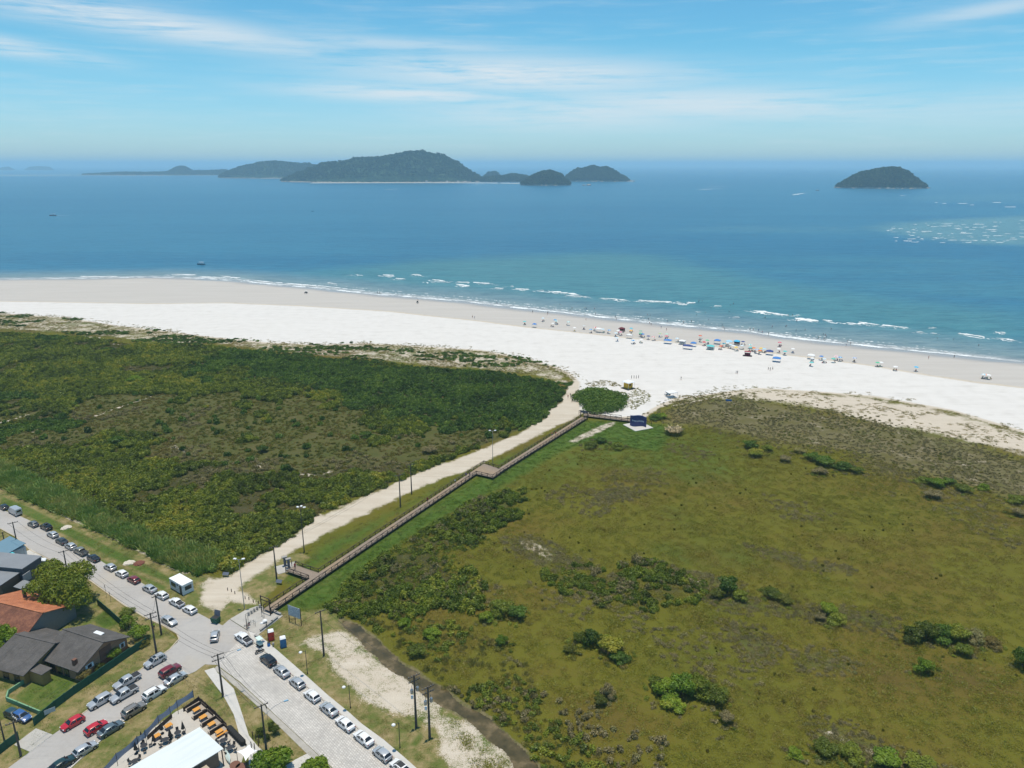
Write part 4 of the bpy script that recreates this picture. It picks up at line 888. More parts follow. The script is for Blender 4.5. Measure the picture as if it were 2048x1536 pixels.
# -- short grass of the lawns and verges (nearest parts)
for poly, lb, mt, d, sd_ in ((LAWN, 'bright green grass beside the boardwalk', fol_lawn, 1.3, 61), (VERGE_L, 'patchy grass verge along the street', fol_dry, .8, 62), (VERGE_R, 'patchy dry grass between pavement and creek', fol_dry, 1.0, 63), (TRIANGLE, 'dry grass of the corner lot round the terrace', fol_dry, .9, 64), (BLOCK_W, 'grass round the houses', fol_lawn, .6, 65)):
    P = cand(poly, d, sd_); k = sdf(poly, P) > 0
    if sd_ == 63: k &= (sdf(SANDS[2], P) < -.5 + 2.5 * (fbm(P, 3, 4) - .6)) & (dline(CREEK, P) > 3)
    if sd_ != 61: k &= fbm(P, 4, sd_) > .40
    k &= sdf(ROAD_MAIN, P) < -.6
    P = P[k]
    scatter('grass', lb, tuft_mesh('grass_tuft', sd_, 60, .7, .11, .03, 1.2), mt, xyz(P), .7 + .6 * rng.rand(len(P)), sd_, .05)
P = cand(SANDS[2], .9, 66); P = P[(sdf(SANDS[2], P) > -1) & (fbm(P, 3, 67) > .50) & (dline(CREEK, P) > 2.2)]
scatter('sand_weeds', 'thin dry weeds growing through the sandy lot', tuft_mesh('weed_tuft', 66, 26, .5, .10, .03, 1.6), fol_dry, xyz(P), .5 + .6 * rng.rand(len(P)), 66, .05)
P = cand(LAWN2, .9, 68); P = P[(sdf(LAWN2, P) > -1) & clear(P) & (fbm(P, 5, 69) > .42)]
scatter('grass', 'patchy grass between the sand track and the boardwalk', tuft_mesh('grass_tuft', 68, 60, .7, .13, .03, 1.2), fol_dry, xyz(P), .6 + .6 * rng.rand(len(P)), 68, .05)
DUNES = [GP([(1175, 770), (1195, 760), (1225, 764), (1240, 772), (1215, 772), (1190, 774)]), GP([(1255, 790), (1275, 776), (1298, 790), (1295, 802), (1268, 818), (1258, 805)]), GP([(1338, 800), (1365, 792), (1420, 792), (1440, 797), (1390, 806), (1350, 808)]), GP([(1236, 786), (1250, 785), (1256, 800), (1250, 808)])]
for i, dp in enumerate(DUNES):
    P = cand(dp, 1.1, 71 + i, 1); P = P[(sdf(dp, P) > -1.0) & (fbm(P, 5, 72 + i) > .36)]
    scatter('dune_plants', 'sparse dune plants on the %s low mound by the lifeguard hut' % ['western', 'eastern', 'far eastern', 'middle'][i], clump_mesh('mound_creeper', 71 + i, 70, 1.1, .25, .13), [fol_dune, fol_dry][i % 2], xyz(P), .35 + .5 * rng.rand(len(P)), 71 + i)
# -- forest crowns on the islands
if ISLE_PTS:
    Q = np.concatenate(ISLE_PTS)
    fol_isl = foliage('island_trees', [(.010, .020, .008), (.020, .036, .012), (.034, .056, .016)], .01, .05, mul=(1.35, 1.5, 1.7))
    r_ = np.random.RandomState(2).rand(len(Q)); scatter('island_forest', 'far-off woods covering the island hills', clump_mesh('island_crown', 99, 60, 1.0, 1.0, .5), fol_isl, Q - np.array([0, 0, 1.5]), np.stack([4 + 5 * r_, 4 + 5 * r_, 4 + 5 * r_], 1), 2, .05)

# -- trees and single shrubs: every one its own thing
bark = mat('bark', (.12, .09, .065), .95, var=.35, scale=4, bumps=.5, bscale=12)
def trunk_mesh(h, r, seed, limbs=6, spread=.6):
    rng = random.Random(seed); mb = MB(); p = Vector((0, 0, -.1)); top = Vector((rng.uniform(-.2, .2) * h * .3, rng.uniform(-.2, .2) * h * .3, h * .55))
    mid = (p + top) / 2 + Vector((rng.uniform(-.1, .1), rng.uniform(-.1, .1), 0)) * h * .3
    mb.cyl(p, mid, r, r * .8, 8); mb.cyl(mid, top, r * .8, r * .55, 8)
    for i in range(limbs):
        a = 6.28 * i / limbs + rng.uniform(-.3, .3); s = mid.lerp(top, rng.uniform(.2, 1)); e = s + Vector((math.cos(a) * spread * h * .6, math.sin(a) * spread * h * .6, h * rng.uniform(.2, .42)))
        k = s.lerp(e, .5) + Vector((0, 0, h * .06)); mb.cyl(s, k, r * .42, r * .28, 6); mb.cyl(k, e, r * .28, r * .1, 5)
    return mb.mesh('trunk', smooth=True)
def tree(name, label, loc, lobes, n, size, m_, h, r, seed, cat='tree', group=None, rz=0, scale=1.0):
    root = empty(name, loc, rz); root.scale = (scale,) * 3; tag(root, label, cat, group)
    cr = lobes_crown('crown', lobes, n, size, seed, .22); link('crown', cr, m_, root)
    link('trunk', trunk_mesh(h, r, seed), bark, root)
    return root
def rnd_lobes(seed, R_, H_, k, z0=.35, flat=1.0):
    rng = random.Random(seed); L = [(0, 0, H_ * .55, R_ * .55, R_ * .55, H_ * .42)]
    for i in range(k):
        a = 6.28 * i / k + rng.uniform(-.4, .4); q = R_ * rng.uniform(.38, .68); s = R_ * rng.uniform(.28, .46)
        L.append((q * math.cos(a), q * math.sin(a), H_ * rng.uniform(z0, .78), s, s, s * rng.uniform(.6, .9) * flat))
    return L
fol_tree = foliage('tree_leaves', [(.020, .042, .008), (.036, .070, .012), (.058, .098, .016), (.085, .125, .022)], .25, .7)
fol_lush = foliage('lush_leaves', [(.022, .060, .010), (.042, .098, .014), (.070, .135, .020), (.105, .160, .028)], .3, .8)
fol_dk2 = foliage('dark_tree_leaves', [(.010, .022, .006), (.018, .038, .010), (.030, .058, .014)], .2, .6)
TX, TY = G(128, 1215)
tree('shade_tree', 'large dark green shade tree between the tiled house and the street', (TX, TY, 0), rnd_lobes(3, 6.6, 8.6, 11) + [(-5, 5.2, 5.6, 3.2, 3.0, 2.6), (5.0, -3.2, 4.2, 3.4, 3.2, 2.8), (2.5, 3.5, 6.5, 3.2, 3, 2.4)], 24000, .25, fol_tree, 7.5, .38, 5)
X, Y = G(95, 1245); tree('garden_tree', 'low dark tree at the gable of the tiled house', (X, Y, 0), rnd_lobes(7, 3.2, 4.2, 7), 4200, .2, fol_dk2, 3.6, .2, 7)
X, Y = G(4, 1300); tree('garden_tree', 'bright leafy tree at the west edge beside the dark-roofed house', (X, Y, 0), rnd_lobes(8, 3.6, 5.2, 8), 5000, .22, fol_lush, 4.5, .22, 8)
X, Y = G(548, 1548); tree('terrace_tree', 'lush bright green tree behind the shade sail of the terrace', (X, Y, 0), rnd_lobes(9, 3.5, 4.2, 9), 7000, .2, fol_lush, 3.6, .2, 9)
X, Y = G(632, 1556); tree('terrace_tree', 'small lush tree beside the pale entrance drive', (X, Y, 0), rnd_lobes(10, 2.6, 3.2, 8), 4500, .18, fol_lush, 2.8, .16, 10)
SHRUB = [lobes_crown('shrub_crown', rnd_lobes(s_, 1.6, 2.1, 9, .2), 2200, .105, s_, .2) for s_ in (21, 22, 23, 24)]
SHTR = [trunk_mesh(1.5, .09, s_, 5, .7) for s_ in (21, 22)]
def shrub(px, py, sx, sz, label, m_, seed, cat='shrub', group=None, name='shrub', sy=None):
    X, Y = G(px, py); o = empty(name, (X, Y, 0), seed * 1.7); tag(o, label, cat, group)
    link('crown', SHRUB[seed % 4], m_, o); link('trunk', SHTR[seed % 2], bark, o); o.scale = (sx, sy or sx, sz); return o
SH = [(1845, 1345, 1.25, 1.35, 'small round bright shrub alone on the open marsh', fol_lush), (1655, 1228, 1.3, 1.2, 'bright green shrub at the tip of the grey strip in the marsh', fol_lush), (1672, 1245, 1.5, 1.0, 'darker shrub leaning against the bright green one', fol_scrub), (1640, 1240, .9, .7, 'small grey-green shrub beside the bright one', fol_grey),
      (1825, 1280, 1.7, 1.3, 'west end bush of the long marsh clump', fol_scrub), (1852, 1275, 1.7, 1.6, 'tallest bush of the long marsh clump', fol_scrub), (1882, 1278, 1.9, 1.4, 'third bush along the long marsh clump', fol_dark), (1912, 1278, 1.7, 1.3, 'fourth bush along the long marsh clump', fol_scrub), (1945, 1280, 1.6, 1.0, 'low greyish bush at the east end of the long clump', fol_grey), (1925, 1308, 1.3, .9, 'low bush below the long marsh clump', fol_scrub), (1985, 1292, 1.3, .8, 'olive bush trailing off the long marsh clump', fol_olive), (2044, 1335, 1.4, 1.8, 'dark shrub cut by the east edge of the view', fol_dark),
      (1330, 1392, 1.7, 1.3, 'west bush of the big lush clump low in the marsh', fol_lush), (1362, 1388, 1.9, 1.7, 'middle bush of the big lush clump', fol_lush), (1398, 1388, 2.0, 1.6, 'east bush of the big lush clump', fol_scrub), (1432, 1402, 1.6, 1.1, 'dim bush trailing from the big lush clump', fol_scrub), (1345, 1415, 1.5, .8, 'low green bush in front of the big lush clump', fol_lush), (1452, 1445, 1.0, .9, 'small grey-green bush alone south of the lush clump', fol_grey), (1315, 1375, 1.2, 1.0, 'bush behind the west end of the lush clump', fol_scrub),
      (1160, 1285, 1.0, 1.0, 'small upright bush west of the dark rounded pair', fol_scrub), (1185, 1290, 1.5, 1.4, 'dark bush in the middle of the marsh near the creek', fol_dark), (1222, 1305, 1.9, 1.4, 'dark rounded bush with yellowish top', fol_scrub), (1240, 1322, 1.4, .9, 'low bush at the foot of the dark rounded bush', fol_dark), (1140, 1305, .9, .8, 'thin bush beside the upright one', fol_olive),
      (1005, 1228, 2.0, 1.3, 'broad bush south-east of the boardwalk thicket', fol_scrub), (1035, 1235, 1.6, 1.1, 'darker bush next to the broad bush', fol_dark), (975, 1242, 1.2, 1.1, 'bush with upright stems at the edge of the broad bush', fol_lush), (1003, 1290, .9, .9, 'small bush alone between creek and marsh', fol_lush), (865, 1275, 1.3, .9, 'green bush above the creek bend', fol_lush), (835, 1310, 1.4, .9, 'second bush above the creek bend', fol_scrub), (810, 1252, 1.1, .9, 'bright bush over the upper creek', fol_lush),
      (1455, 1185, 1.7, 1.7, 'dark peaked bush east of the sandy gap', fol_dark), (1480, 1198, 1.4, 1.0, 'bush beside the dark peaked one', fol_scrub), (1435, 1195, 1.2, .9, 'low olive bush by the sandy gap', fol_olive), (1545, 1192, 1.7, .9, 'low spreading bush on the middle marsh strip', fol_scrub), (1570, 1205, 1.3, .7, 'olive end of the low spreading bush', fol_olive),
      (1500, 895, 2.0, 1.2, 'bushy head of the clump behind the wavy wall', fol_dark), (1512, 912, 1.9, 1.1, 'second bush of the clump behind the wavy wall', fol_scrub), (1535, 900, 1.5, .9, 'third bush of the clump behind the wavy wall', fol_scrub), (1600, 905, 1.5, .7, 'pale dry bush between two green clumps', fol_dry), (1625, 920, 2.0, 1.2, 'west bush of the dark green marsh clump', fol_dark), (1650, 930, 2.2, 1.3, 'middle bush of the dark green marsh clump', fol_dark), (1685, 938, 2.2, 1.2, 'east bush of the dark green marsh clump', fol_dark), (1712, 945, 1.6, .9, 'last bush of the dark green marsh clump', fol_scrub), (1640, 948, 1.7, 1.0, 'grey bush at the foot of the dark green clump', fol_grey), (1570, 922, 1.4, .9, 'low grey bush at the marsh rim', fol_grey),
      (1845, 965, 1.7, .9, 'west bush of the far east clump', fol_scrub), (1872, 972, 1.9, 1.1, 'round bush in the far east clump', fol_lush), (1895, 968, 1.5, .9, 'bush behind the round one in the far east clump', fol_dark), (1925, 982, 1.8, .9, 'bush near the end of the far east clump', fol_scrub), (1965, 980, 1.2, 1.0, 'small round bush at the end of the far east clump', fol_lush), (1865, 995, 1.8, 1.0, 'pale grey mound in front of the far east clump', fol_grey), (2030, 1005, 1.8, 1.0, 'bush by the east edge above the marsh', fol_scrub), (2035, 1030, 1.4, .9, 'low grey bush by the east edge', fol_grey),
      (1310, 838, 1.9, .9, 'green bush beside the wavy blue wall', fol_dark), (1322, 836, 1.6, .8, 'end of the green bush beside the wavy blue wall', fol_lush), (1180, 895, 1.9, .9, 'low bush in the grass east of the boardwalk', fol_scrub), (1200, 885, 1.6, .8, 'second low bush in the grass east of the boardwalk', fol_dark), (1235, 897, 1.7, 1.0, 'third low bush in the grass east of the boardwalk', fol_scrub),
      (1650, 1505, 1.4, .8, 'bush on the sandy strip at the foot of the view', fol_scrub), (1700, 1515, 1.5, .9, 'second bush on the sandy strip at the foot of the view', fol_scrub), (1770, 1528, 1.7, 1.0, 'third bush on the sandy strip at the foot of the view', fol_lush), (1590, 1512, .9, .6, 'tiny bright bush near the sandy strip', fol_lush), (1840, 1540, 1.7, .9, 'bush cut by the foot of the view', fol_scrub), (1215, 1395, 1.0, 1.2, 'slim grey bush west of the lush clump', fol_grey), (1200, 1410, .9, .8, 'smaller grey bush beside the slim one', fol_olive),
      (235, 890, 2.4, 1.5, 'broad dark bush on the sand trail heath', fol_dark), (258, 895, 2.0, 1.2, 'bush beside the broad dark one on the heath', fol_scrub), (270, 765, 2.6, 1.3, 'light green round bush in the west scrub', fol_lush), (525, 905, 1.5, 1.1, 'dark bush alone on the west heath', fol_dark), (735, 875, 1.9, 1.1, 'dark bush near the sand track', fol_dark), (860, 905, 1.8, 1.0, 'greyish bush close to the sand track', fol_grey),
      (258, 1255, 1.2, 1.2, 'garden shrub behind the green fence corner', fol_lush), (280, 1280, 1.6, 1.4, 'larger garden shrub at the green fence corner', fol_lush), (285, 1292, .9, .8, 'rust-tinted shrub in front of the larger garden shrub', fol_olive), (228, 1318, 1.0, 1.1, 'shrub between the brick gable and the green fence', fol_lush), (200, 1340, .7, .7, 'small shrub half way along the green fence', fol_olive), (170, 1362, 1.0, 1.0, 'yellowish shrub at the corner of the gable and fence', fol_olive), (98, 1342, .8, .9, 'shrub with yellow flowers by the house entrance', fol_dry), (255, 1228, 1.1, .5, 'low green bush on the verge by the bare sand', fol_scrub),
      (522, 1470, .55, .7, 'spiky rosette plant by the terrace posts', fol_dk2), (552, 1468, .6, .7, 'larger spiky rosette plant near the gutter', fol_dk2), (534, 1480, .5, .6, 'third spiky rosette by the pole', fol_dk2), (543, 1458, .45, .6, 'fourth spiky rosette toward the kerb', fol_dk2)]
for i, s_ in enumerate(SH): shrub(s_[0], s_[1], s_[2], s_[3], s_[4], s_[5], i)
# ragged low growth round the marsh shrubs, so that each fades into the grass
SK = {0: [], 1: [], 2: []}; r5 = np.random.RandomState(55)
for i, s_ in enumerate(SH):
    if s_[0] < 900 or s_[1] > 1560 or (s_[0] < 1250 and s_[1] < 870): continue
    X, Y = G(s_[0], s_[1]); n = 9; a = r5.rand(n) * 6.28; q = s_[2] * (1.3 + 1.3 * r5.rand(n))
    for j in range(n): SK[r5.randint(3)].append((X + math.cos(a[j]) * q[j], Y + math.sin(a[j]) * q[j] * .8))
for k, (mt, lb) in enumerate(((fol_scrub, 'low green growth round the feet of the marsh shrubs'), (fol_olive, 'low olive growth round the feet of the marsh shrubs'), (fol_grey, 'faded grey twigs round the feet of the marsh shrubs'))):
    q = np.array(SK[k]); scatter('shrub_skirt', lb, clump_mesh('skirt_clump', 120 + k, 170, 1.0, .6, .12), mt, xyz(q), .5 + .6 * r5.rand(len(q)), 120 + k)
# the big oval thicket at the end of the boardwalk and the pampas clump by the wall
A0 = np.array(G(1150, 790)); A1 = np.array(G(1253, 800)); ctr = np.array(G(1201, 803)); hw = np.linalg.norm(A1 - A0) / 2; hd = np.linalg.norm(np.array(G(1200, 776)) - np.array(G(1205, 826))) / 2
rg = random.Random(4); lob = []
for i in range(120):
    a = i * 2.39996; q = math.sqrt((i + .5) / 120) * .90 * rg.uniform(.94, 1.0) * (1 + .10 * math.sin(3 * a + 1) + .07 * math.sin(5 * a)); s_ = rg.uniform(1.7, 2.7)
    lob.append((q * math.cos(a) * hw, q * math.sin(a) * hd, rg.uniform(.4, 1.2) * (1.15 - .6 * q), s_, s_, rg.uniform(1.2, 1.9) * (1.2 - .55 * q)))
o = empty('thicket', (ctr[0], ctr[1], 0)); tag(o, 'oval dark green thicket standing alone in the sand at the boardwalk end', 'thicket')
link('crown', lobes_crown('crown', lob, 26000, .32, 6, .10), fol_dark, o)
for i in range(7):
    a = i * .9; MB().cyl((math.cos(a) * hw * .6, math.sin(a) * hd * .6, -.1), (math.cos(a + .4) * hw * .5, math.sin(a + .4) * hd * .5, 1.3), .09, .04, 5).build('stem', bark, o)
X, Y = G(1348, 868); o = empty('pampas_grass', (X, Y, 0)); tag(o, 'tall pampas grass clump with pale plumes beside the wavy wall', 'grass clump')
link('blades', tuft_mesh('blades', 8, 900, 3.2, 2.0, .09, 1.2), fol_dry, o); pm = tuft_mesh('plumes', 12, 420, 3.0, .9, .26, 1.6)
link('plumes', pm, mat('plume', (.62, .50, .30), .95), o, loc=(0, 0, 1.5))
# ================================================================== BOARDWALK
wood_dk = mat('dark_timber', (.060, .042, .032), .85, var=.3, scale=3)
deck_m, t, b = newmat('deck_boards'); o_ = t.pos()
bd = t.map(o_, rot=(0, 0, -math.atan2(.875, .484)))
wv_ = t.node('ShaderNodeTexWave', wave_type='BANDS', bands_direction='X'); t.put(wv_.inputs[0], bd); wv_.inputs['Scale'].default_value = 2.2; wv_.inputs['Distortion'].default_value = .2
cc = t.mix(t.noise(t.map(bd, scale=(6, .4, 1)), 1.0, 3), (.20, .160, .125), (.33, .27, .22)); cc = t.mix(t.sstep(t.noise(t.map(bd, scale=(.12, .05, 1)), 1.0, 2), .45, .6), cc, t.mix(1.0, cc, (1.12, 1.05, .92), 'MULTIPLY'))
cc = t.mix(t.math('MULTIPLY', t.sstep(wv_.outputs[1], .15, .0), .5), cc, (.06, .05, .04))
setp(t, b, Base_Color=cc, Roughness=.85, Specular_IOR_Level=.2)
BO = Vector((-55, 142)); Bd = Vector((.484, .875)); Bn = Vector((.875, -.484)); DZ = .75
def bw(s, off, z=0.0): q = BO + Bd * s + Bn * off; return (q.x, q.y, z)
bwk = empty('boardwalk', bw(0, 1.15)); tag(bwk, 'long raised timber boardwalk with dark criss-cross railings leading to the beach', 'boardwalk')
INV = Matrix.Translation(bwk.location).inverted()
def loc_(p): return tuple(INV @ Vector(p))
def deckpart(parent, pts, name='deck'):
    mb = MB(); mb.prism([(p[0], p[1]) for p in pts], DZ - .12, DZ); mb.build(name, deck_m, parent, tri=True)
deckpart(bwk, [loc_(bw(*q)) for q in ((0, 0), (0, 2.3), (43, 2.3), (43, 0))])
deckpart(bwk, [loc_(bw(*q)) for q in ((43, 0), (43, 2.3), (86, 2.3), (86, 0))])
deckpart(bwk, [loc_(bw(*q)) for q in ((86, 0), (86, 8.4), (93, 8.5), (94.5, 0))], 'platform')
deckpart(bwk, [loc_(bw(*q)) for q in ((93, 6.3), (93, 8.5), (123, 10.1), (123, 7.75))])
deckpart(bwk, [loc_(bw(*q)) for q in ((123, 7.75), (123, 10.1), (153, 11.65), (153, 9.15))])
deckpart(bwk, [loc_(bw(*q)) for q in ((14, 0), (17.2, 0), (17.2, -7.5), (14, -7.5))], 'landing')
POST = MB().box((0, 0, .86), (.13, .13, 1.82)).mesh('post')
def railing(parent, pts, bay=2.15, inv=None, zbase=0.0):
    L = [Vector(p).to_2d() for p in pts]; flip = False
    for a, b2 in zip(L[:-1], L[1:]):
        n = max(1, round((b2 - a).length / bay)); ang = math.atan2(b2.y - a.y, b2.x - a.x)
        for i in range(n + 1):
            q = a.lerp(b2, i / n); link('post', POST, wood_dk, parent, (*(q - inv), zbase), (0, 0, ang))
        for i in range(0, n, 2):
            p0, p1 = a.lerp(b2, i / n) - inv, a.lerp(b2, min(n, i + 2) / n) - inv
            mb = MB(); mb.beam((*p0, zbase + DZ + .98), (*p1, zbase + DZ + .98), .14, .09); mb.build('top_rail', wood_dk, parent)
        mbl = MB(); p0, p1 = a - inv, b2 - inv; mbl.beam((*p0, zbase + DZ + .22), (*p1, zbase + DZ + .22), .07, .09); mbl.build('low_rail', wood_dk, parent)
        for i in range(n):
            p0, p1 = a.lerp(b2, i / n) - inv, a.lerp(b2, (i + 1) / n) - inv
            z0, z1 = (DZ + .25, DZ + .93) if flip else (DZ + .93, DZ + .25); flip = not flip
            mb = MB(); mb.beam((*p0, zbase + z0), (*p1, zbase + z1), .06, .09); mb.build('brace', wood_dk, parent)
iv = Vector(bwk.location).to_2d()
for line in ([(0, 0), (14, 0)], [(14, 0), (14, -7.5)], [(17.2, -7.5), (17.2, 0)], [(17.2, 0), (94.5, 0)], [(94.5, 0), (93, 6.3)], [(93, 6.3), (153, 9.15)], [(0, 2.3), (86, 2.3)], [(86, 2.3), (86, 8.4)], [(86, 8.4), (152.5, 11.65)]):
    railing(bwk, [bw(*q) for q in line], inv=iv)
for off, s0, s1, dr in ((-.02, .5, 94, 0), (2.32, .5, 86, 0), (6.28, 93, 153, .0475), (8.46, 86, 152, .0475)):      # dark skirt beams under the deck edges
    mb = MB(); mb.beam(loc_(bw(s0, off, DZ - .2)), loc_(bw(s1, off + dr * (s1 - s0), DZ - .2)), .10, .26); mb.build('edge_beam', wood_dk, bwk)
# entrance portals
def portal(a, b2, h, label, board=None, name='timber_portal'):
    m_ = (Vector(a) + Vector(b2)) / 2; o = empty(name, (m_.x, m_.y, 0)); tag(o, label, 'gate')
    A, B = Vector(a) - m_, Vector(b2) - m_
    for q in (A, B): MB().cyl((q.x, q.y, -.1), (q.x, q.y, h), .13, .12, 8).build('post', wood_dk, o)
    for z in ((h - .12), (h - .95)):
        MB().beam((A.x, A.y, z), (B.x, B.y, z), .12, .14).build('beam', wood_dk, o)
    if board: MB().beam((A.x, A.y, h - .5), (B.x, B.y, h - .5), .06, .62).build('board', board, o)
    return o
slate = mat('slate_blue_board', (.10, .12, .16), .6)
portal(bw(-.4, -.15)[:2] + (0,), bw(-.4, 2.45)[:2] + (0,), 4.3, 'tall dark timber portal at the street end of the boardwalk')
portal(bw(152.6, 8.9)[:2] + (0,), bw(152.6, 11.9)[:2] + (0,), 3.6, 'timber portal with blue board at the beach end of the boardwalk', slate)
# ramp running sideways behind the wavy wall
ra, rb = Vector(G(1166, 831, DZ)), Vector(G(1266, 843, DZ)); rn = Vector((-(rb - ra).y, (rb - ra).x)).normalized() * 2.6
rmp = empty('boardwalk_ramp', (ra.x, ra.y, 0)); tag(rmp, 'timber ramp with criss-cross rails running sideways from the boardwalk end', 'boardwalk')
MB().prism([tuple(q - ra) for q in (ra, rb, rb + rn, ra + rn)], DZ - .14, DZ - .02).build('deck', deck_m, rmp)
railing(rmp, [(*ra, 0), (*rb, 0)], inv=ra); railing(rmp, [(*(ra + rn - (rb - ra) * .12), 0), (*(ra + rn + (rb - ra) * .74), 0)], inv=ra)
railing(rmp, [(*(ra + rn + (rb - ra) * .86), 0), (*(rb + rn), 0)], inv=ra)
railing(rmp, [(*Vector(G(1292, 846, DZ)), 0), (*Vector(G(1303, 848, DZ)), 0)], inv=ra)

# ================================================================== POLES, LAMPS, WIRES
pole_m = mat('weathered_pole', (.095, .078, .068), .9, var=.3, scale=2)
steel = mat('galvanised_steel', (.42, .43, .44), .45, .6, var=.15)
dkmet = mat('dark_metal', (.045, .045, .05), .5, .3)
white_m = mat('white_plastic', (.78, .79, .80), .4, var=.06)
bluegrey = mat('lamp_head', (.22, .42, .58), .4)
ceram = mat('porcelain', (.30, .28, .26), .3)
ARM = R(36); TOPS = {}
def utility_pole(key, bx, by, ty, label, arms=1, lamp=None, trafo=False, r=.17, arm_len=2.2):
    X, Y = G(bx, by); h = height_at(bx, by, ty); o = empty('utility_pole', (X, Y, 0)); tag(o, label, 'utility pole', 'utility poles along the streets')
    MB().cyl((0, 0, -.3), (0, 0, h), r * 1.15, r * .62, 10).build('shaft', pole_m, o, smooth=True, angle=R(40))
    d = Vector((math.cos(ARM), math.sin(ARM)))
    for k in range(arms):
        z = h - .25 - .95 * k; al = arm_len / 2
        a = MB().beam((-d.x * al, -d.y * al, z), (d.x * al, d.y * al, z), .10, .12).build('crossarm', pole_m, o)
        for q in (-.92, -.45, .45, .92):
            MB().lathe([(.05, 0), (.07, .06), (.03, .1), (.07, .14), (.04, .24)], 6, (d.x * al * q, d.y * al * q, z + .06)).build('insulator', ceram, a)
    if lamp:
        lx, ly = lamp; L = MB(); L.cyl((0, 0, h * .80), (lx * .6, ly * .6, h * .92), .035, .03, 6); L.cyl((lx * .6, ly * .6, h * .92), (lx, ly, h * .955), .03, .03, 6)
        la = L.build('lamp_arm', steel, o); MB().box((lx * 1.1, ly * 1.1, h * .955), (.75, .26, .14), math.atan2(ly, lx), taper=.8).build('lamp_head', bluegrey, la)
    if trafo:
        for q in (-.28, .28): MB().lathe([(.24, 0), (.27, .1), (.27, .75), (.2, .85)], 10, (d.x * q * 2.0, d.y * q * 2.0, h * .68)).build('transformer', steel, o)
        MB().box((-.45, -.2, h * .60), (.4, .35, .55)).build('meter_box', white_m, o)
        for q in (-.5, 0, .5): MB().cyl((d.x * q, d.y * q, h * .76), (d.x * q, d.y * q, h * .82), .05, .05, 6).build('fuse', ceram, o)
    TOPS[key] = (Vector((X, Y, h)), d * arm_len / 2); return o
utility_pole('A', 10, 1089, 1064, 'short bare pole at the west edge by the turquoise roof', 0, r=.16)
utility_pole('B', 38, 1105, 1044, 'utility pole beside the driveway of the dark flat building', 1)
utility_pole('C', 138, 1160, 1101, 'utility pole rising behind the large shade tree', 1)
utility_pole('D', 323, 1269, 1191, 'utility pole at the street corner, the one with a plain top', 1, r=.18, arm_len=1.5)
utility_pole('E', 313, 1306, 1226, 'utility pole with two crossarms at the street corner', 2, r=.19)
utility_pole('F', 446, 1392, 1308, 'utility pole with two crossarms and lamp beside the bent footpath', 2, (3.0, 1.6), r=.19)
utility_pole('H', 536, 1528, 1409, 'utility pole with lamp beside the shade sail', 1, (3.2, 1.4), r=.19)
utility_pole('I', 648, 1311, 1221, 'utility pole standing in the sandy lot past the toilets', 1, r=.19)
utility_pole('J', 832.5, 1454.5, 1350, 'twin-stack utility pole with transformers, the nearer to the street', 2, trafo=True, r=.21)
utility_pole('K', 859.5, 1476, 1373, 'second transformer pole, the one closer to the creek', 2, trafo=True, r=.21)
utility_pole('L', 553.7, 1160.5, 1093, 'utility pole between the sand track and the boardwalk landing', 1, r=.19)
utility_pole('M', 801, 1014, 949, 'utility pole beside the sand track, nearer of a close pair', 1, r=.19, arm_len=2.6)
utility_pole('N', 823.4, 988, 928, 'utility pole beside the sand track, farther of a close pair', 1, r=.18, arm_len=2.6)
utility_pole('O', 42, 1512, 1443, 'utility pole at the driveway end of the green fence', 1, r=.18)
utility_pole('P', 9, 1482, 1438, 'thin pole at the edge by the green fence', 0, r=.13)
def flood_mast(bx, by, ty, label, heads, m_, r=.11):
    X, Y = G(bx, by); h = height_at(bx, by, ty); o = empty('floodlight_mast', (X, Y, 0)); tag(o, label, 'lamp post')
    MB().cyl((0, 0, -.2), (0, 0, h), r, r * .6, 8).build('shaft', m_, o, smooth=True, angle=R(40))
    for a in heads:
        c_, s_ = math.cos(a), math.sin(a); ar = MB().cyl((0, 0, h - .1), (c_ * .7, s_ * .7, h + .05), .04, .04, 6).build('bracket', m_, o)
        MB().box((c_ * .95, s_ * .95, h + .08), (.7, .5, .14), a, taper=.85).build('lamp_head', white_m, ar)
flood_mast(608.7, 1105, 1016, 'dark floodlight mast beside the sand track with white lamp heads', (.3, 2.6, 1.6), pole_m, .14)
flood_mast(489, 1217, 1119, 'tall galvanised floodlight mast at the corner of the paved square', (.2, 2.9), steel)
flood_mast(985.5, 929, 862, 'thin galvanised mast next to the boardwalk platform', (.4, 2.8), steel, .1)
def lamp_post(bx, by, ty, label):
    X, Y = G(bx, by); h = height_at(bx, by, ty); o = empty('lamp_post', (X, Y, .0)); tag(o, label, 'lamp post', 'lamp posts along the pavement')
    MB().cyl((0, 0, -.1), (0, 0, h), .07, .055, 8).build('post', dkmet, o, smooth=True, angle=R(40)); MB().cyl((0, 0, 0), (0, 0, .3), .12, .1, 8).build('base', dkmet, o)
    a = MB().beam((0, 0, h - .15), (-.55, -.35, h - .05), .05).build('arm', dkmet, o)
    MB().lathe([(.05, 0), (.32, .04), (.36, .12), (.22, .26), (.05, .32)], 12, (-.8, -.5, h - .15)).build('lamp_head', white_m, a, smooth=True)
lamp_post(536.6, 1280, 1243, 'lamp post in front of the red toilet'); lamp_post(615, 1347.5, 1301, 'first lamp post past the toilets on the pavement verge'); lamp_post(701, 1416, 1370, 'second lamp post past the toilets on the pavement verge'); lamp_post(800, 1495.6, 1445, 'lamp post near the foot of the transformer poles')
wire_m = mat('cable', (.03, .03, .03), .6)
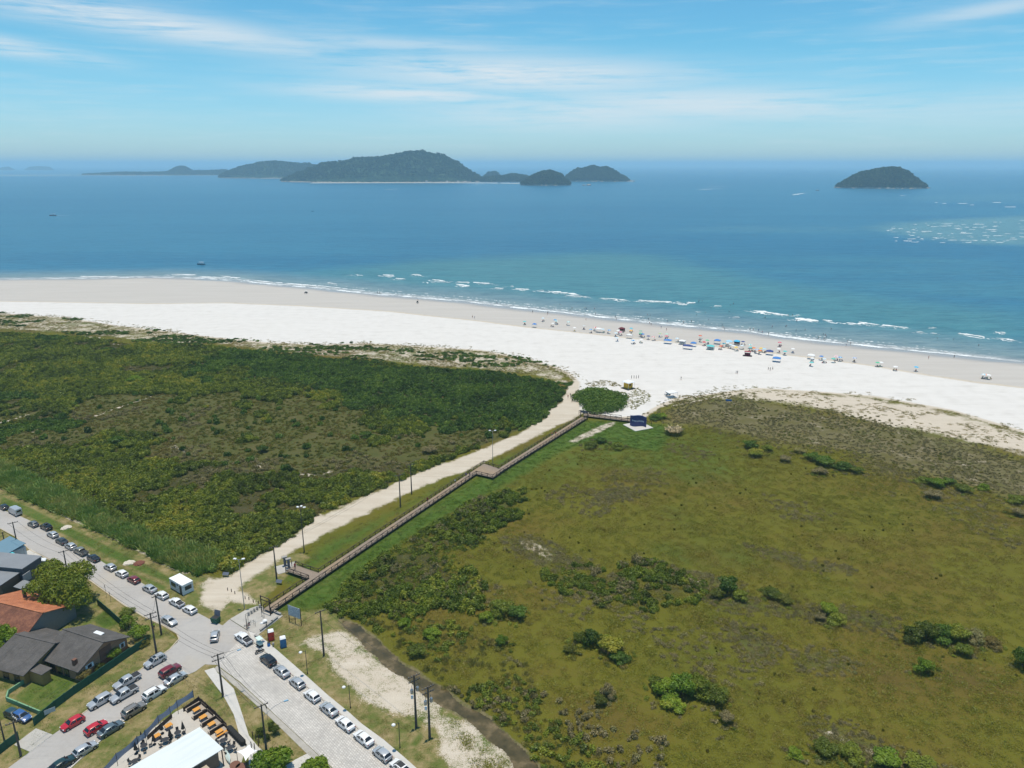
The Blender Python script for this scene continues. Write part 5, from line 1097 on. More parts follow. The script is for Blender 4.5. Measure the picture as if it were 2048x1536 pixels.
def wire(a, b2, oa, ob, sag, label):
    A = TOPS[a][0].copy(); B = TOPS[b2][0].copy(); A += Vector((*(TOPS[a][1] * oa), -.1)); B += Vector((*(TOPS[b2][1] * ob), -.1))
    mb = MB(); n = 10; prev = None
    for i in range(n + 1):
        q = A.lerp(B, i / n); q.z -= sag * 4 * (i / n) * (1 - i / n)
        if prev is not None: mb.cyl(prev, q, .024, .024, 4, False)
        prev = q
    tag(mb.build('power_cable', wire_m), label, 'cable', 'power cables between the poles')
NMW = {'A': 'edge pole', 'B': 'driveway pole', 'C': 'pole behind the tree', 'D': 'plain corner pole', 'E': 'corner pole with two arms', 'F': 'footpath pole', 'H': 'sail pole', 'I': 'sandy lot pole', 'J': 'street transformer pole', 'K': 'creek transformer pole', 'L': 'landing pole', 'M': 'nearer track pole', 'N': 'farther track pole', 'O': 'fence end pole'}
for a, b2, offs in (('B', 'C', (-.9, .9)), ('C', 'E', (-.9, 0, .9)), ('E', 'F', (-.9, 0, .9)), ('F', 'H', (-.9, 0, .9)), ('D', 'L', (0,)), ('E', 'D', (0,)), ('L', 'M', (-.9, .9)), ('M', 'N', (0,)), ('F', 'I', (0,)), ('I', 'J', (-.9, .9)), ('J', 'K', (0,)), ('O', 'E', (-.9, .9))):
    for q in offs: wire(a, b2, q, q, 1.1, '%scable, %s to %s' % ({-.9: 'near ', 0: 'middle ', .9: 'far '}[q], NMW[a], NMW[b2]))

# ================================================================== BUILDINGS
def roof_mat(name, c0, c1, c2, freq, rz, groove_dark=.4):
    m, t, b = newmat(name); p = t.pos(); q = t.map(p, rot=(0, 0, rz))
    wv = t.node('ShaderNodeTexWave', wave_type='BANDS', bands_direction='X'); t.put(wv.inputs[0], q); wv.inputs['Scale'].default_value = freq; wv.inputs['Distortion'].default_value = .0
    n = t.noise(p, .55, 5, .65); n2 = t.noise(p, 3.5, 4, .65)
    col = t.ramp(t.math('ADD', t.math('MULTIPLY', n, .55), t.math('MULTIPLY', n2, .45)), [(.32, c0), (.5, c1), (.68, c2)])
    col = t.mix(t.math('MULTIPLY', t.sstep(t.noise(t.map(q, scale=(2.2, .25, 1)), 1.0, 4), .54, .70), .45), col, t.mix(1.0, col, (.55, .55, .55), 'MULTIPLY'))
    col = t.mix(t.math('MULTIPLY', t.sstep(wv.outputs[1], .25, .0), groove_dark), col, t.mix(1.0, col, (.45, .45, .45), 'MULTIPLY'))  # colour darkened along the low bands of the roof wave
    setp(t, b, Base_Color=col, Roughness=.85, Specular_IOR_Level=.25, Normal=t.bump(wv.outputs[1], .5, .06)); return m
HA = math.atan2(-.378, .926)
shingle = roof_mat('grey_fibre_roof', (.070, .066, .062), (.105, .098, .094), (.145, .135, .128), 1.6, -HA)
tiles = roof_mat('clay_tiles', (.23, .085, .045), (.42, .155, .075), (.55, .235, .125), 1.1, -HA + .08, .45)
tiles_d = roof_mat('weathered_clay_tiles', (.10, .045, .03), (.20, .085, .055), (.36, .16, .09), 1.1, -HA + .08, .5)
brickw = mat('orange_brick_wall', (.36, .19, .11), .9, var=.25, scale=2.5, bumps=.3); browndoor = mat('brown_cladding', (.16, .075, .05), .8, var=.2)
plaster = mat('dark_plaster', (.085, .09, .10), .85, var=.15); woodw = mat('wood_cladding', (.15, .105, .075), .8, var=.3, scale=4)
glass = mat('dark_glass', (.02, .025, .03), .08, var=.05, spec=.6); greyroof = mat('grey_membrane', (.20, .215, .235), .8, var=.15, scale=.4)
ochre = mat('ochre_wall', (.36, .21, .07), .9, var=.2)
def gable(parent, c, ax, L, wl, wr, he, hr, wallm, roofm, over=.5, gable_m=None):
    "walls and two roof slopes; ax = ridge direction, wl / wr = half widths to its left / right"
    a = Vector((math.cos(ax), math.sin(ax))); n = Vector((-a.y, a.x)); c = Vector(c)
    P_ = lambda s, t_, z: (*(c + a * s + n * t_), z)
    h2 = L / 2 - over; kl, kr = (hr - he) / wl, (hr - he) / wr; wl2, wr2 = wl - over, wr - over
    zl, zr = hr - kl * wl2 - .12, hr - kr * wr2 - .12
    v = [P_(-h2, wl2, 0), P_(h2, wl2, 0), P_(h2, -wr2, 0), P_(-h2, -wr2, 0), P_(-h2, wl2, zl), P_(h2, wl2, zl), P_(h2, -wr2, zr), P_(-h2, -wr2, zr), P_(-h2, 0, hr - .12), P_(h2, 0, hr - .12)]
    MB().add(v, [(0, 1, 5, 4), (2, 3, 7, 6), (1, 2, 6, 9, 5), (3, 0, 4, 8, 7)]).build('wall', wallm, parent)
    out = []
    for sg, w, k in ((1, wl, kl), (-1, wr, kr)):
        q = [P_(-L / 2, 0, hr), P_(L / 2, 0, hr), P_(L / 2, sg * w, he), P_(-L / 2, sg * w, he)]
        q2 = [(x, y, z - .14) for x, y, z in q]
        out.append(MB().add(q + q2, [(0, 1, 2, 3), (7, 6, 5, 4), (0, 4, 5, 1), (1, 5, 6, 2), (2, 6, 7, 3), (3, 7, 4, 0)]).build('roof', roofm[0 if sg == 1 else -1] if isinstance(roofm, list) else roofm, parent))
    MB().beam(P_(-L / 2, 0, hr + .03), P_(L / 2, 0, hr + .03), .34, .10).build('ridge_cap', roofm[0] if isinstance(roofm, list) else roofm, parent)
    return P_, out
o = empty('house', (0, 0, 0)); tag(o, 'brick house with two low dark grey gabled roofs behind the green fence', 'house')
Pm, rf = gable(o, (-85.4, 126.2), HA, 11.4, 5.8, 6.2, 2.55, 5.1, brickw, shingle, .55)
MB().box((*Pm(0.6, 2.8, 0)[:2], 4.00), (2.2, .9, .10), HA, ).build('skylight', mat('skylight_pane', (.7, .72, .74), .3), o)
e = 5.17
MB().box((*Pm(e, .3, 0)[:2], 1.9), (.12, 2.6, 3.6), HA).build('cladding', browndoor, o)
for s_, z, w, h in ((-3.4, 1.9, 1.7, .95), (4.0, 1.55, 1.2, 1.1)):
    w_ = MB().box((*Pm(e + .03, s_, 0)[:2], z), (.10, w, h), HA).build('window', white_m, o); MB().box((*Pm(e + .07, s_, 0)[:2], z), (.08, w * .5, h * .78), HA).build('pane', glass, w_)
MB().box((*Pm(3.6, -5.0, 0)[:2], 3.5), (.7, .7, 1.2), HA).build('chimney', browndoor, o)
for i in range(4): MB().box((*Pm(-4.0 + i * 1.9, -5.72, 0)[:2], 1.25), (1.3, .08, 2.2), HA).build('patio_door', glass, o)
Pm2, rf = gable(o, (-95.0, 126.0), HA + .08, 10.4, 5.6, 7.4, 2.45, 4.55, ochre, shingle, .6)
for i in range(3): MB().box((*Pm2(-3 + i * 2.8, -6.83, 0)[:2], 1.1), (1.5, .08, 2.0), HA + .08).build('window', glass, o)
MB().box((-91.0, 119.4, 1.2), (5.0, 1.6, 2.4), HA).build('porch_wall', ochre, o); MB().box((-91.0, 119.6, 2.5), (5.4, 2.2, .12), HA).build('porch_roof', shingle, o)
o = empty('tiled_house', (0, 0, 0)); tag(o, 'house with bright orange clay tile roof and a darker weathered slope', 'house')
Pm3, rf = gable(o, (-105.0, 135.2), HA + .07, 16.5, 8.0, 4.7, 3.3, 6.0, mat('grey_plaster', (.20, .19, .17), .9), [tiles, tiles_d], .5)
MB().box((*Pm3(-3.2, 5.0, 0)[:2], 5.0), (.55, .55, 2.6), HA).build('chimney', mat('chimney_brick', (.12, .09, .085), .9), o)
MB().box((*Pm3(7.78, -1.6, 0)[:2], 2.0), (.10, 1.2, 1.1), HA + .07).build('window', glass, o)
o = empty('flat_roofed_building', (0, 0, 0)); tag(o, 'dark flat-roofed building with timber cladding behind the shade tree', 'building')
MB().box((-119.5, 153.8, 3.0), (15, 5.6, 6.0), R(-9)).build('upper_block', plaster, o); MB().box((-119.5, 153.8, 6.06), (15.4, 6.0, .16), R(-9)).build('roof', greyroof, o)
MB().box((-120.2, 148.2, 2.5), (13, 5.2, 5.0), R(-9)).build('lower_block', woodw, o); MB().box((-120.2, 148.2, 5.06), (13.4, 5.6, .14), R(-9)).build('roof', greyroof, o)
MB().box((-112.1, 150.3, 3.7), (.15, 2.2, 2.0), R(-9)).build('window', mat('pale_shutter', (.32, .34, .36), .7), o)
MB().box((-110.6, 147.6, 3.0), (4.2, 3.0, .15), M=Matrix.Rotation(R(-9), 3, 'Z') @ Matrix.Rotation(R(12), 3, 'Y')).build('awning', greyroof, o); MB().box((-108.9, 149.6, 1.4), (2.4, 3.2, 2.8), R(-9)).build('porch', mat('cream_wall', (.62, .55, .40), .9), o)
for dy in (-1.2, 1.2): MB().cyl((-108.8, 147.4 + dy, 0), (-108.8, 147.4 + dy, 2.7), .08, .08, 6).build('porch_post', browndoor, o)
o = empty('shop', (0, 0, 0)); tag(o, 'small shop under a turquoise awning at the west edge', 'building')
x0, y0 = G(4, 1128); MB().box((x0, y0 + 3, 1.5), (7, 5, 3.0), R(-30)).build('wall', mat('pale_wall', (.5, .52, .52), .9), o)
MB().box((x0 - .2, y0 + 3, 3.3), (7.4, 5.6, .14), M=Matrix.Rotation(R(-30), 3, 'Z') @ Matrix.Rotation(R(10), 3, 'X')).build('roof', mat('blue_sheet', (.13, .23, .30), .6), o); MB().box((x0 + 1.5, y0 + .2, 2.9), (5, 2.0, .08), R(-30)).build('awning', mat('turquoise_cloth', (.10, .58, .66), .7), o)
# green fence of the house lot
green_f = mat('green_fence_paint', (.012, .085, .052), .7, var=.25, scale=1.5)
def fence(px, h, label, m_, panel=2.5, name='fence', zoff=0.0, postm=None, thick=.08):
    L = [Vector(q) for q in GP(px)]; o = empty(name, (*L[0], 0)); tag(o, label, 'fence')
    for a, b2 in zip(L[:-1], L[1:]):
        n = max(1, round((b2 - a).length / panel)); ang = math.atan2((b2 - a).y, (b2 - a).x); ln = (b2 - a).length / n
        for i in range(n):
            q = a.lerp(b2, (i + .5) / n) - L[0]; MB().box((q.x, q.y, zoff + h / 2 + .03), (ln - .07, thick, h - .06), ang).build('panel', m_, o)
            q = a.lerp(b2, i / n) - L[0]; MB().box((q.x, q.y, h / 2 + .04), (.12, .14, h + .12), ang).build('post', postm or m_, o)
    return o
fence([(293, 1290), (258, 1313), (205, 1350), (150, 1388), (110, 1418), (68, 1453)], 1.7, 'dark green panel fence along the side street', green_f)
fence([(196, 1210), (222, 1232), (250, 1258)], 1.6, 'dark green panel fence behind the shade tree, facing the main street', green_f)
fence([(38, 1480), (15, 1497), (-20, 1525)], 1.7, 'short green fence stretch past the driveway', green_f)
wall_g = mat('pale_green_wall', (.17, .33, .19), .85, var=.15)
fence([(82, 1430), (14, 1402), (18, 1388), (60, 1360)], .9, 'low pale green garden wall round the lawn', wall_g, 3.0, 'garden_wall', thick=.22)
MB_ = MB().box((0, 0, .55), (1.9, .03, .9)); X, Y = G(100, 1428); tag(MB_.build('sign_board', mat('pale_sign', (.45, .50, .52), .7), loc=(X + .25, Y - .35, .4), rot=(0, 0, R(42))), 'pale sign board fixed on the green fence', 'sign')
# kiosk container
o = empty('kiosk', (-76.9, 150.8, 0), R(-36)); tag(o, 'white container kiosk with dark windows on the grass by the street', 'kiosk')
kw = mat('kiosk_panel', (.70, .71, .72), .5, var=.05)
MB().box((0, 0, 1.35), (5.3, 2.5, 2.5)).build('body', kw, o); MB().box((0, 0, 2.66), (5.5, 2.7, .12)).build('roof', mat('kiosk_roof', (.80, .81, .82), .4, var=.05), o)
for x in (-2.65, 2.65):
    for y in (-1.25, 1.25): MB().box((x, y, 1.3), (.12, .12, 2.6)).build('corner_post', white_m, o)
w_ = MB().box((-1.2, -1.27, 1.55), (1.9, .06, 1.0)).build('window', dkmet, o)
for i in range(3): MB().box((-1.85 + i * .64, -1.31, 1.55), (.56, .03, .88)).build('pane', glass, w_)
MB().box((1.75, -1.27, 1.15), (.85, .06, 2.1)).build('door', dkmet, o); w_ = MB().box((2.67, .1, 1.55), (.06, 1.6, 1.0)).build('window', dkmet, o)
for i in range(2): MB().box((2.71, -.28 + i * .76, 1.55), (.03, .68, .88)).build('pane', glass, w_)
MB().box((.55, -1.28, 2.05), (.5, .05, .35)).build('notice', mat('notice_blue', (.05, .08, .16), .5), o)
# lifeguard hut on the sand
hx, hy = G(1256, 777); o = empty('lifeguard_hut', (hx, hy, 0), R(38)); tag(o, 'yellow lifeguard hut with white flat roof on the sand', 'hut')
yel = mat('hut_yellow', (.62, .37, .02), .6, var=.08)
MB().box((0, 0, 1.65), (2.8, 2.8, 2.7)).build('body', yel, o); MB().box((0, 0, .15), (4.6, 4.6, .3)).build('platform', mat('dark_deck', (.09, .08, .075), .8), o)
MB().box((0, 0, 3.2), (4.2, 4.2, .35), taper=.86).build('roof', white_m, o)
for x in (-1.9, 1.9):
    for y in (-1.9, 1.9): MB().cyl((x, y, .2), (x, y, 3.1), .05, .05, 6).build('roof_post', white_m, o)
w_ = MB().box((-.2, -1.43, 2.0), (1.0, .06, .8)).build('window', dkmet, o); MB().box((1.43, .1, 1.9), (.06, .9, 1.2)).build('hatch', mat('hut_orange', (.62, .12, .03), .6), o)
# wavy blue wall
wx, wy = G(1276, 853); o = empty('wavy_wall', (wx, wy, 0), R(-22)); tag(o, 'wavy dark blue monument wall with faint white script on a concrete pad', 'monument')
MB().box((0, 0, .09), (8.2, 8.2, .18), R(48)).build('pad', conc_l, o)
navy = mat('navy_paint', (.040, .050, .17), .55, var=.12); n = 28; fr, bk = [], []
for i in range(n + 1):
    s_ = -3.1 + 6.2 * i / n; y = .75 * math.sin(s_ * 1.05); fr.append((s_, y - .22)); bk.append((s_, y + .22))
def wv_top(s_): return 4.25 + .28 * math.cos(s_ * .95 + .6)
vs = [(x, y, .15) for x, y in fr] + [(x, y, wv_top(x)) for x, y in fr] + [(x, y, wv_top(x)) for x, y in bk] + [(x, y, .15) for x, y in bk]; N1 = n + 1; fs = []
for i in range(n):
    for k in range(3): fs.append((k * N1 + i, k * N1 + i + 1, (k + 1) * N1 + i + 1, (k + 1) * N1 + i))
fs += [(0, N1, 2 * N1, 3 * N1), (n, 3 * N1 + n, 2 * N1 + n, N1 + n)]
MB().add(vs, fs).build('wall', navy, o)
txt = MB(); rg = random.Random(8); prev = None
for i in range(60):                                                # handwritten script line, unreadable at this distance
    s_ = -2.1 + 4.2 * i / 59; q = (s_, .75 * math.sin(s_ * 1.05) - .25, 2.25 - .12 * s_ + .34 * math.sin(i * 1.9) * (1 if i % 9 else 0) + rg.uniform(-.08, .08))
    if prev is not None and i % 11: txt.beam(prev, q, .05, .09)
    prev = q
tx = txt.build('script', mat('white_lettering', (.55, .58, .66), .6), o); tx['kind'] = 'stuff'
MB().cyl((1.2, 1.6, .1), (1.2, 1.6, 4.9), .07, .06, 6).build('mast', dkmet, o)
# ================================================================== VEHICLES
tyre_m = mat('tyre_rubber', (.018, .018, .018), .85); rim_m = mat('alloy_rim', (.38, .39, .40), .35, .7)
tail_m = mat('tail_light', (.30, .012, .01), .25); head_m = mat('head_light', (.72, .75, .78), .12); trim_m = mat('black_trim', (.025, .025, .027), .6)
plate_m = mat('number_plate', (.55, .55, .56), .5)
carglass = mat('car_glass', (.014, .017, .021), .06, var=.04, spec=.7)
def paint(name, col, metal=.0, rough=.32):
    return mat('paint_' + name, col, rough, metal, var=.04, scale=1.0, spec=.5, coat=.6)
PAINT = dict(white=paint('white', (.74, .745, .75)), silver=paint('silver', (.46, .48, .50), .35), grey=paint('grey', (.16, .165, .17), .35), dark=paint('dark', (.055, .058, .062), .3), black=paint('black', (.012, .012, .014)), red=paint('red', (.46, .012, .022)),
             wine=paint('wine', (.17, .012, .02)), taupe=paint('taupe', (.27, .255, .235), .4), bluegrey=paint('bluegrey', (.13, .17, .19), .35), green=paint('green', (.012, .035, .036)), olive=paint('olive', (.22, .225, .20), .35), blue=paint('blue', (.03, .10, .28)), teal=paint('teal', (.02, .05, .06)))
# stations: x, z bottom, z belt, z top, half width belt, half width top
ST = dict(
 hatch=[(-2.0, .36, .78, .80, .70, .66), (-1.96, .28, .92, .97, .80, .72), (-1.84, .22, .98, 1.02, .84, .73), (-1.42, .2, .98, 1.41, .86, .61), (-1.2, .2, .97, 1.47, .86, .61), (-.45, .2, .95, 1.50, .86, .62), (-.33, .2, .95, 1.50, .86, .62), (.38, .2, .93, 1.45, .86, .60), (1.02, .2, .92, .99, .85, .74), (1.15, .2, .90, .95, .85, .74), (1.74, .22, .78, .82, .82, .68), (1.93, .28, .66, .69, .76, .6), (2.0, .34, .58, .60, .66, .55)],
 sedan=[(-2.25, .38, .80, .82, .68, .62), (-2.18, .28, .94, .98, .80, .70), (-1.68, .22, 1.0, 1.04, .86, .74), (-1.02, .2, .98, 1.40, .88, .62), (-.86, .2, .97, 1.44, .88, .62), (-.2, .2, .95, 1.47, .88, .63), (-.08, .2, .95, 1.47, .88, .63), (.55, .2, .93, 1.42, .88, .61), (1.22, .2, .92, .99, .87, .76), (1.36, .2, .90, .95, .86, .76), (2.0, .22, .80, .84, .82, .70), (2.18, .28, .68, .70, .76, .62), (2.25, .35, .58, .60, .66, .55)],
 suv=[(-2.18, .42, .90, .92, .76, .70), (-2.14, .34, 1.04, 1.10, .86, .78), (-2.04, .28, 1.10, 1.16, .90, .80), (-1.75, .26, 1.10, 1.60, .91, .68), (-1.5, .26, 1.09, 1.66, .91, .68), (-.45, .26, 1.07, 1.69, .91, .69), (-.33, .26, 1.07, 1.69, .91, .69), (.45, .26, 1.05, 1.62, .91, .67), (1.05, .26, 1.04, 1.12, .90, .80), (1.2, .26, 1.02, 1.08, .90, .80), (1.92, .28, .94, .98, .87, .76), (2.12, .34, .80, .83, .80, .68), (2.18, .42, .68, .70, .70, .6)],
 pickup=[(-2.62, .52, .98, 1.0, .80, .76), (-2.58, .44, 1.08, 1.10, .88, .82), (-.98, .38, 1.08, 1.12, .91, .82), (-.88, .36, 1.08, 1.62, .91, .66), (-.75, .34, 1.07, 1.70, .91, .67), (-.05, .34, 1.06, 1.74, .91, .68), (.07, .34, 1.06, 1.74, .91, .68), (.72, .34, 1.05, 1.68, .91, .66), (1.35, .34, 1.06, 1.16, .91, .80), (1.5, .34, 1.05, 1.12, .90, .80), (2.3, .36, .98, 1.02, .88, .76), (2.55, .42, .84, .87, .82, .7), (2.62, .5, .70, .72, .72, .62)],
 van=[(-2.75, .42, 1.2, 2.15, .88, .80), (-2.70, .36, 1.25, 2.30, .94, .86), (-2.66, .34, 1.28, 2.34, .95, .86), (-2.5, .32, 1.28, 2.36, .95, .86), (-2.3, .3, 1.26, 2.38, .95, .86), (.5, .3, 1.2, 2.36, .95, .85), (.62, .3, 1.2, 2.35, .95, .85), (1.25, .3, 1.15, 2.22, .95, .80), (2.0, .3, 1.12, 1.25, .93, .82), (2.15, .3, 1.10, 1.16, .92, .80), (2.55, .34, .95, .98, .88, .76), (2.7, .4, .80, .82, .82, .7), (2.75, .46, .66, .68, .74, .62)])
WHX = dict(hatch=(-1.25, 1.28), sedan=(-1.35, 1.4), suv=(-1.35, 1.35), pickup=(-1.6, 1.62), van=(-1.7, 1.75)); WHR = dict(hatch=.31, sedan=.32, suv=.36, pickup=.37, van=.34)
def section(s):
    x, zb, zl, zt, wb, wt_ = s; m_ = (zb + zl) / 2
    hf = [(wb * .90, zb), (wb * .985, zb + .10), (wb, m_), (wb * .985, zl), (wt_ + .035, zt - .07), (wt_ * .82, zt - .005), (wt_ * .4, zt + .018)]
    return hf
CAR_PARTS = {}
def car_parts(kind):
    if kind in CAR_PARTS: return CAR_PARTS[kind]
    st = ST[kind]; secs = [section(s) for s in st]; K = 7; n = len(st)
    V = []; F = []
    for s, h in zip(st, secs):
        V += [(s[0], -y, z) for y, z in h] + [(s[0], y, z) for y, z in h[::-1]]
    C_ = 2 * K
    for i in range(n - 1):
        for j in range(C_):
            a, b2 = i * C_ + j, i * C_ + (j + 1) % C_; F.append((a, b2, b2 + C_, a + C_))
    F.append(tuple(range(C_ - 1, -1, -1))); F.append(tuple(range((n - 1) * C_, n * C_)))
    me = MB().add(V, F).mesh('body', smooth=True, angle=R(32))
    bm = bmesh.new(); bm.from_mesh(me); bmesh.ops.recalc_face_normals(bm, faces=bm.faces[:]); bm.to_mesh(me); bm.free(); me.set_sharp_from_angle(angle=R(32))
    parts = [('body', me, 'P')]
    def pane(name, pts, inset=.90, off=.012):
        P_ = [Vector(p) for p in pts]; cen = sum(P_, Vector()) / len(P_); m_ = len(P_) // 2
        nn = (P_[1] - P_[0]).cross(P_[-1] - P_[0]).normalized()
        if nn.dot(cen - Vector((0, 0, .9))) < 0: nn = -nn
        P_ = [cen + (p - cen) * inset + nn * off for p in P_]
        parts.append((name, MB().add(P_, [tuple(range(len(P_)))]).mesh(name), carglass))
    def sp(i, j, sg=1): y, z = secs[i][j]; return (st[i][0], sg * y, z)
    def top_glass(name, i, k):
        row = lambda q: [sp(q, 4, -1), sp(q, 5, -1), sp(q, 6, -1), sp(q, 6), sp(q, 5), sp(q, 4)]
        A, B = [Vector(p) for p in row(i)], [Vector(p) for p in row(k)]; cen = (A[2] + A[3] + B[2] + B[3]) / 4; nn = Vector((B[2].z - A[2].z, 0, A[2].x - B[2].x)); nn = (nn if nn.z > 0 else -nn).normalized()
        L = [cen + Vector(((p - cen).x * .90, (p - cen).y * .93, (p - cen).z * .90)) + nn * .012 for p in A + B]
        parts.append((name, MB().add(L, [(q, q + 1, q + 7, q + 6) for q in range(5)]).mesh(name), carglass))
    top_glass('windscreen', 7, 8)
    if kind == 'van':
        for sg in (-1, 1): pane('side_window', [sp(6, 3, sg), sp(7, 3, sg), sp(7, 4, sg), sp(6, 4, sg)], .8)
        parts.append(('rear_window', MB().quad((-2.76, -.6, 1.35), (-2.76, .6, 1.35), (-2.765, .58, 1.95), (-2.765, -.58, 1.95)).mesh('rear_window'), carglass))
    else:
        top_glass('rear_window', 2, 3)
        for sg in (-1, 1):
            pane('side_window', [sp(4, 3, sg), sp(5, 3, sg), sp(5, 4, sg), sp(4, 4, sg)]); pane('side_window', [sp(6, 3, sg), sp(7, 3, sg), sp(7, 4, sg), sp(6, 4, sg)])
            pane('quarter_window', [sp(7, 3, sg), (st[8][0] - .18, sg * secs[8][3][0], secs[8][3][1]), sp(7, 4, sg)], .8)
            if kind != 'pickup': pane('quarter_window', [(st[3][0] - .10, sg * secs[3][3][0], secs[3][3][1]), sp(4, 3, sg), sp(4, 4, sg), (st[3][0] + .02, sg * secs[3][4][0], secs[3][4][1])], .78)
    if kind == 'pickup': parts.append(('bed_cover', MB().quad((-2.5, -.74, 1.125), (-1.05, -.74, 1.145), (-1.05, .74, 1.145), (-2.5, .74, 1.125)).box((-1.78, 0, 1.13), (1.42, 1.46, .05)).mesh('bed_cover'), trim_m))
    r = WHR[kind]; wy = max(s[4] for s in st)
    TY = MB().cyl((0, -.1, 0), (0, .1, 0), r, r, 14).mesh('wheel', smooth=True, angle=R(40)); RM = MB().cyl((0, -.112, 0), (0, .112, 0), r * .62, r * .62, 10).mesh('rim'); AR = MB().cyl((0, -.02, 0), (0, .02, 0), r * 1.17, r * 1.17, 14).mesh('wheel_arch')
    for x in WHX[kind]:
        for sg in (-1, 1):
            parts.append(('wheel', TY, tyre_m, (x, sg * (wy - .075), r), RM)); parts.append(('wheel_arch', AR, trim_m, (x, sg * (wy - .012), r + .03)))
    zt = st[1][2] - .10; zh = st[11][2] - .04
    for sg in (-1, 1):
        parts.append(('tail_light', MB().box((st[0][0] + .06, sg * .66, zt), (.14, .24, .17)).mesh('tail_light'), tail_m)); parts.append(('headlight', MB().box((st[11][0] - .04, sg * .60, zh), (.22, .28, .13)).mesh('headlight'), head_m))
        parts.append(('mirror', MB().box((st[7][0] + .42, sg * (wy + .08), st[7][2] + .08), (.14, .2, .13), taper=.8).mesh('mirror'), 'P'))
    parts.append(('plate', MB().box((st[0][0] - .01, 0, (st[0][1] + st[0][2]) / 2 + .04), (.03, .40, .12)).mesh('plate'), plate_m))
    parts.append(('bumper', MB().box((st[0][0] + .05, 0, st[0][1] + .04), (.14, 1.32, .16)).mesh('bumper'), trim_m)); parts.append(('bumper', MB().box((st[-1][0] - .06, 0, st[-1][1] + .02), (.14, 1.28, .16)).mesh('bumper'), trim_m))
    CAR_PARTS[kind] = parts
    return parts
RAIL = {}
def car(px, py, head, kind, colour, label, extra=(), group=None, name=None, cat=None, z=0.0, scale=1.0):
    X, Y = G(px, py, z + .75)
    nm = name or dict(pickup='pickup_truck', van='van').get(kind, 'car'); o = empty(nm, (X, Y, z + (.03 if z == 0 else 0)), head); o.scale = (scale,) * 3
    tag(o, label, cat or dict(pickup='pickup', van='van').get(kind, 'car'), group)
    for p in car_parts(kind):
        m_ = PAINT[colour] if p[2] == 'P' else p[2]
        ob = link(p[0], p[1], m_, o, p[3] if len(p) > 3 else None)
        if len(p) > 4: link('rim', p[4], rim_m, ob)
    st = ST[kind]
    if 'rails' in extra:
        if kind not in RAIL: RAIL[kind] = [MB().beam((st[4][0], sg * (st[5][5] - .04), st[5][3] + .05), (st[7][0], sg * (st[5][5] - .04), st[5][3] + .03), .05, .06).mesh('roof_rail') for sg in (-1, 1)]
        for r_ in RAIL[kind]: link('roof_rail', r_, trim_m, o)
    if 'sunroof' in extra:
        k = kind + 's'
        if k not in RAIL: RAIL[k] = MB().box(((st[6][0] + st[7][0]) / 2, 0, st[6][3] + .008), (.6, .8, .03)).mesh('sunroof')
        link('sunroof', RAIL[k], carglass, o)
    if 'blackroof' in extra:
        k = kind + 'b'
        if k not in RAIL: RAIL[k] = MB().box(((st[4][0] + st[7][0]) / 2, 0, st[6][3] + .012), (abs(st[7][0] - st[4][0]) * .92, 1.02, .03)).mesh('roof_panel')
        link('roof_panel', RAIL[k], trim_m, o)
    if 'rack' in extra:
        mb = MB().box((-.4, 0, st[5][3] + .14), (1.1, .8, .16)); mb.build('roof_box', trim_m, o)
    return o
HL = math.atan2(.560, -.828); HR = math.atan2(.669, -.743); HSW = math.atan2(-.82, -.57); HNE = HSW + math.pi
GL, GR, GS = 'cars parked along the verge of the main street', 'cars parked by the pavement of the paved street', 'cars parked on the side street'
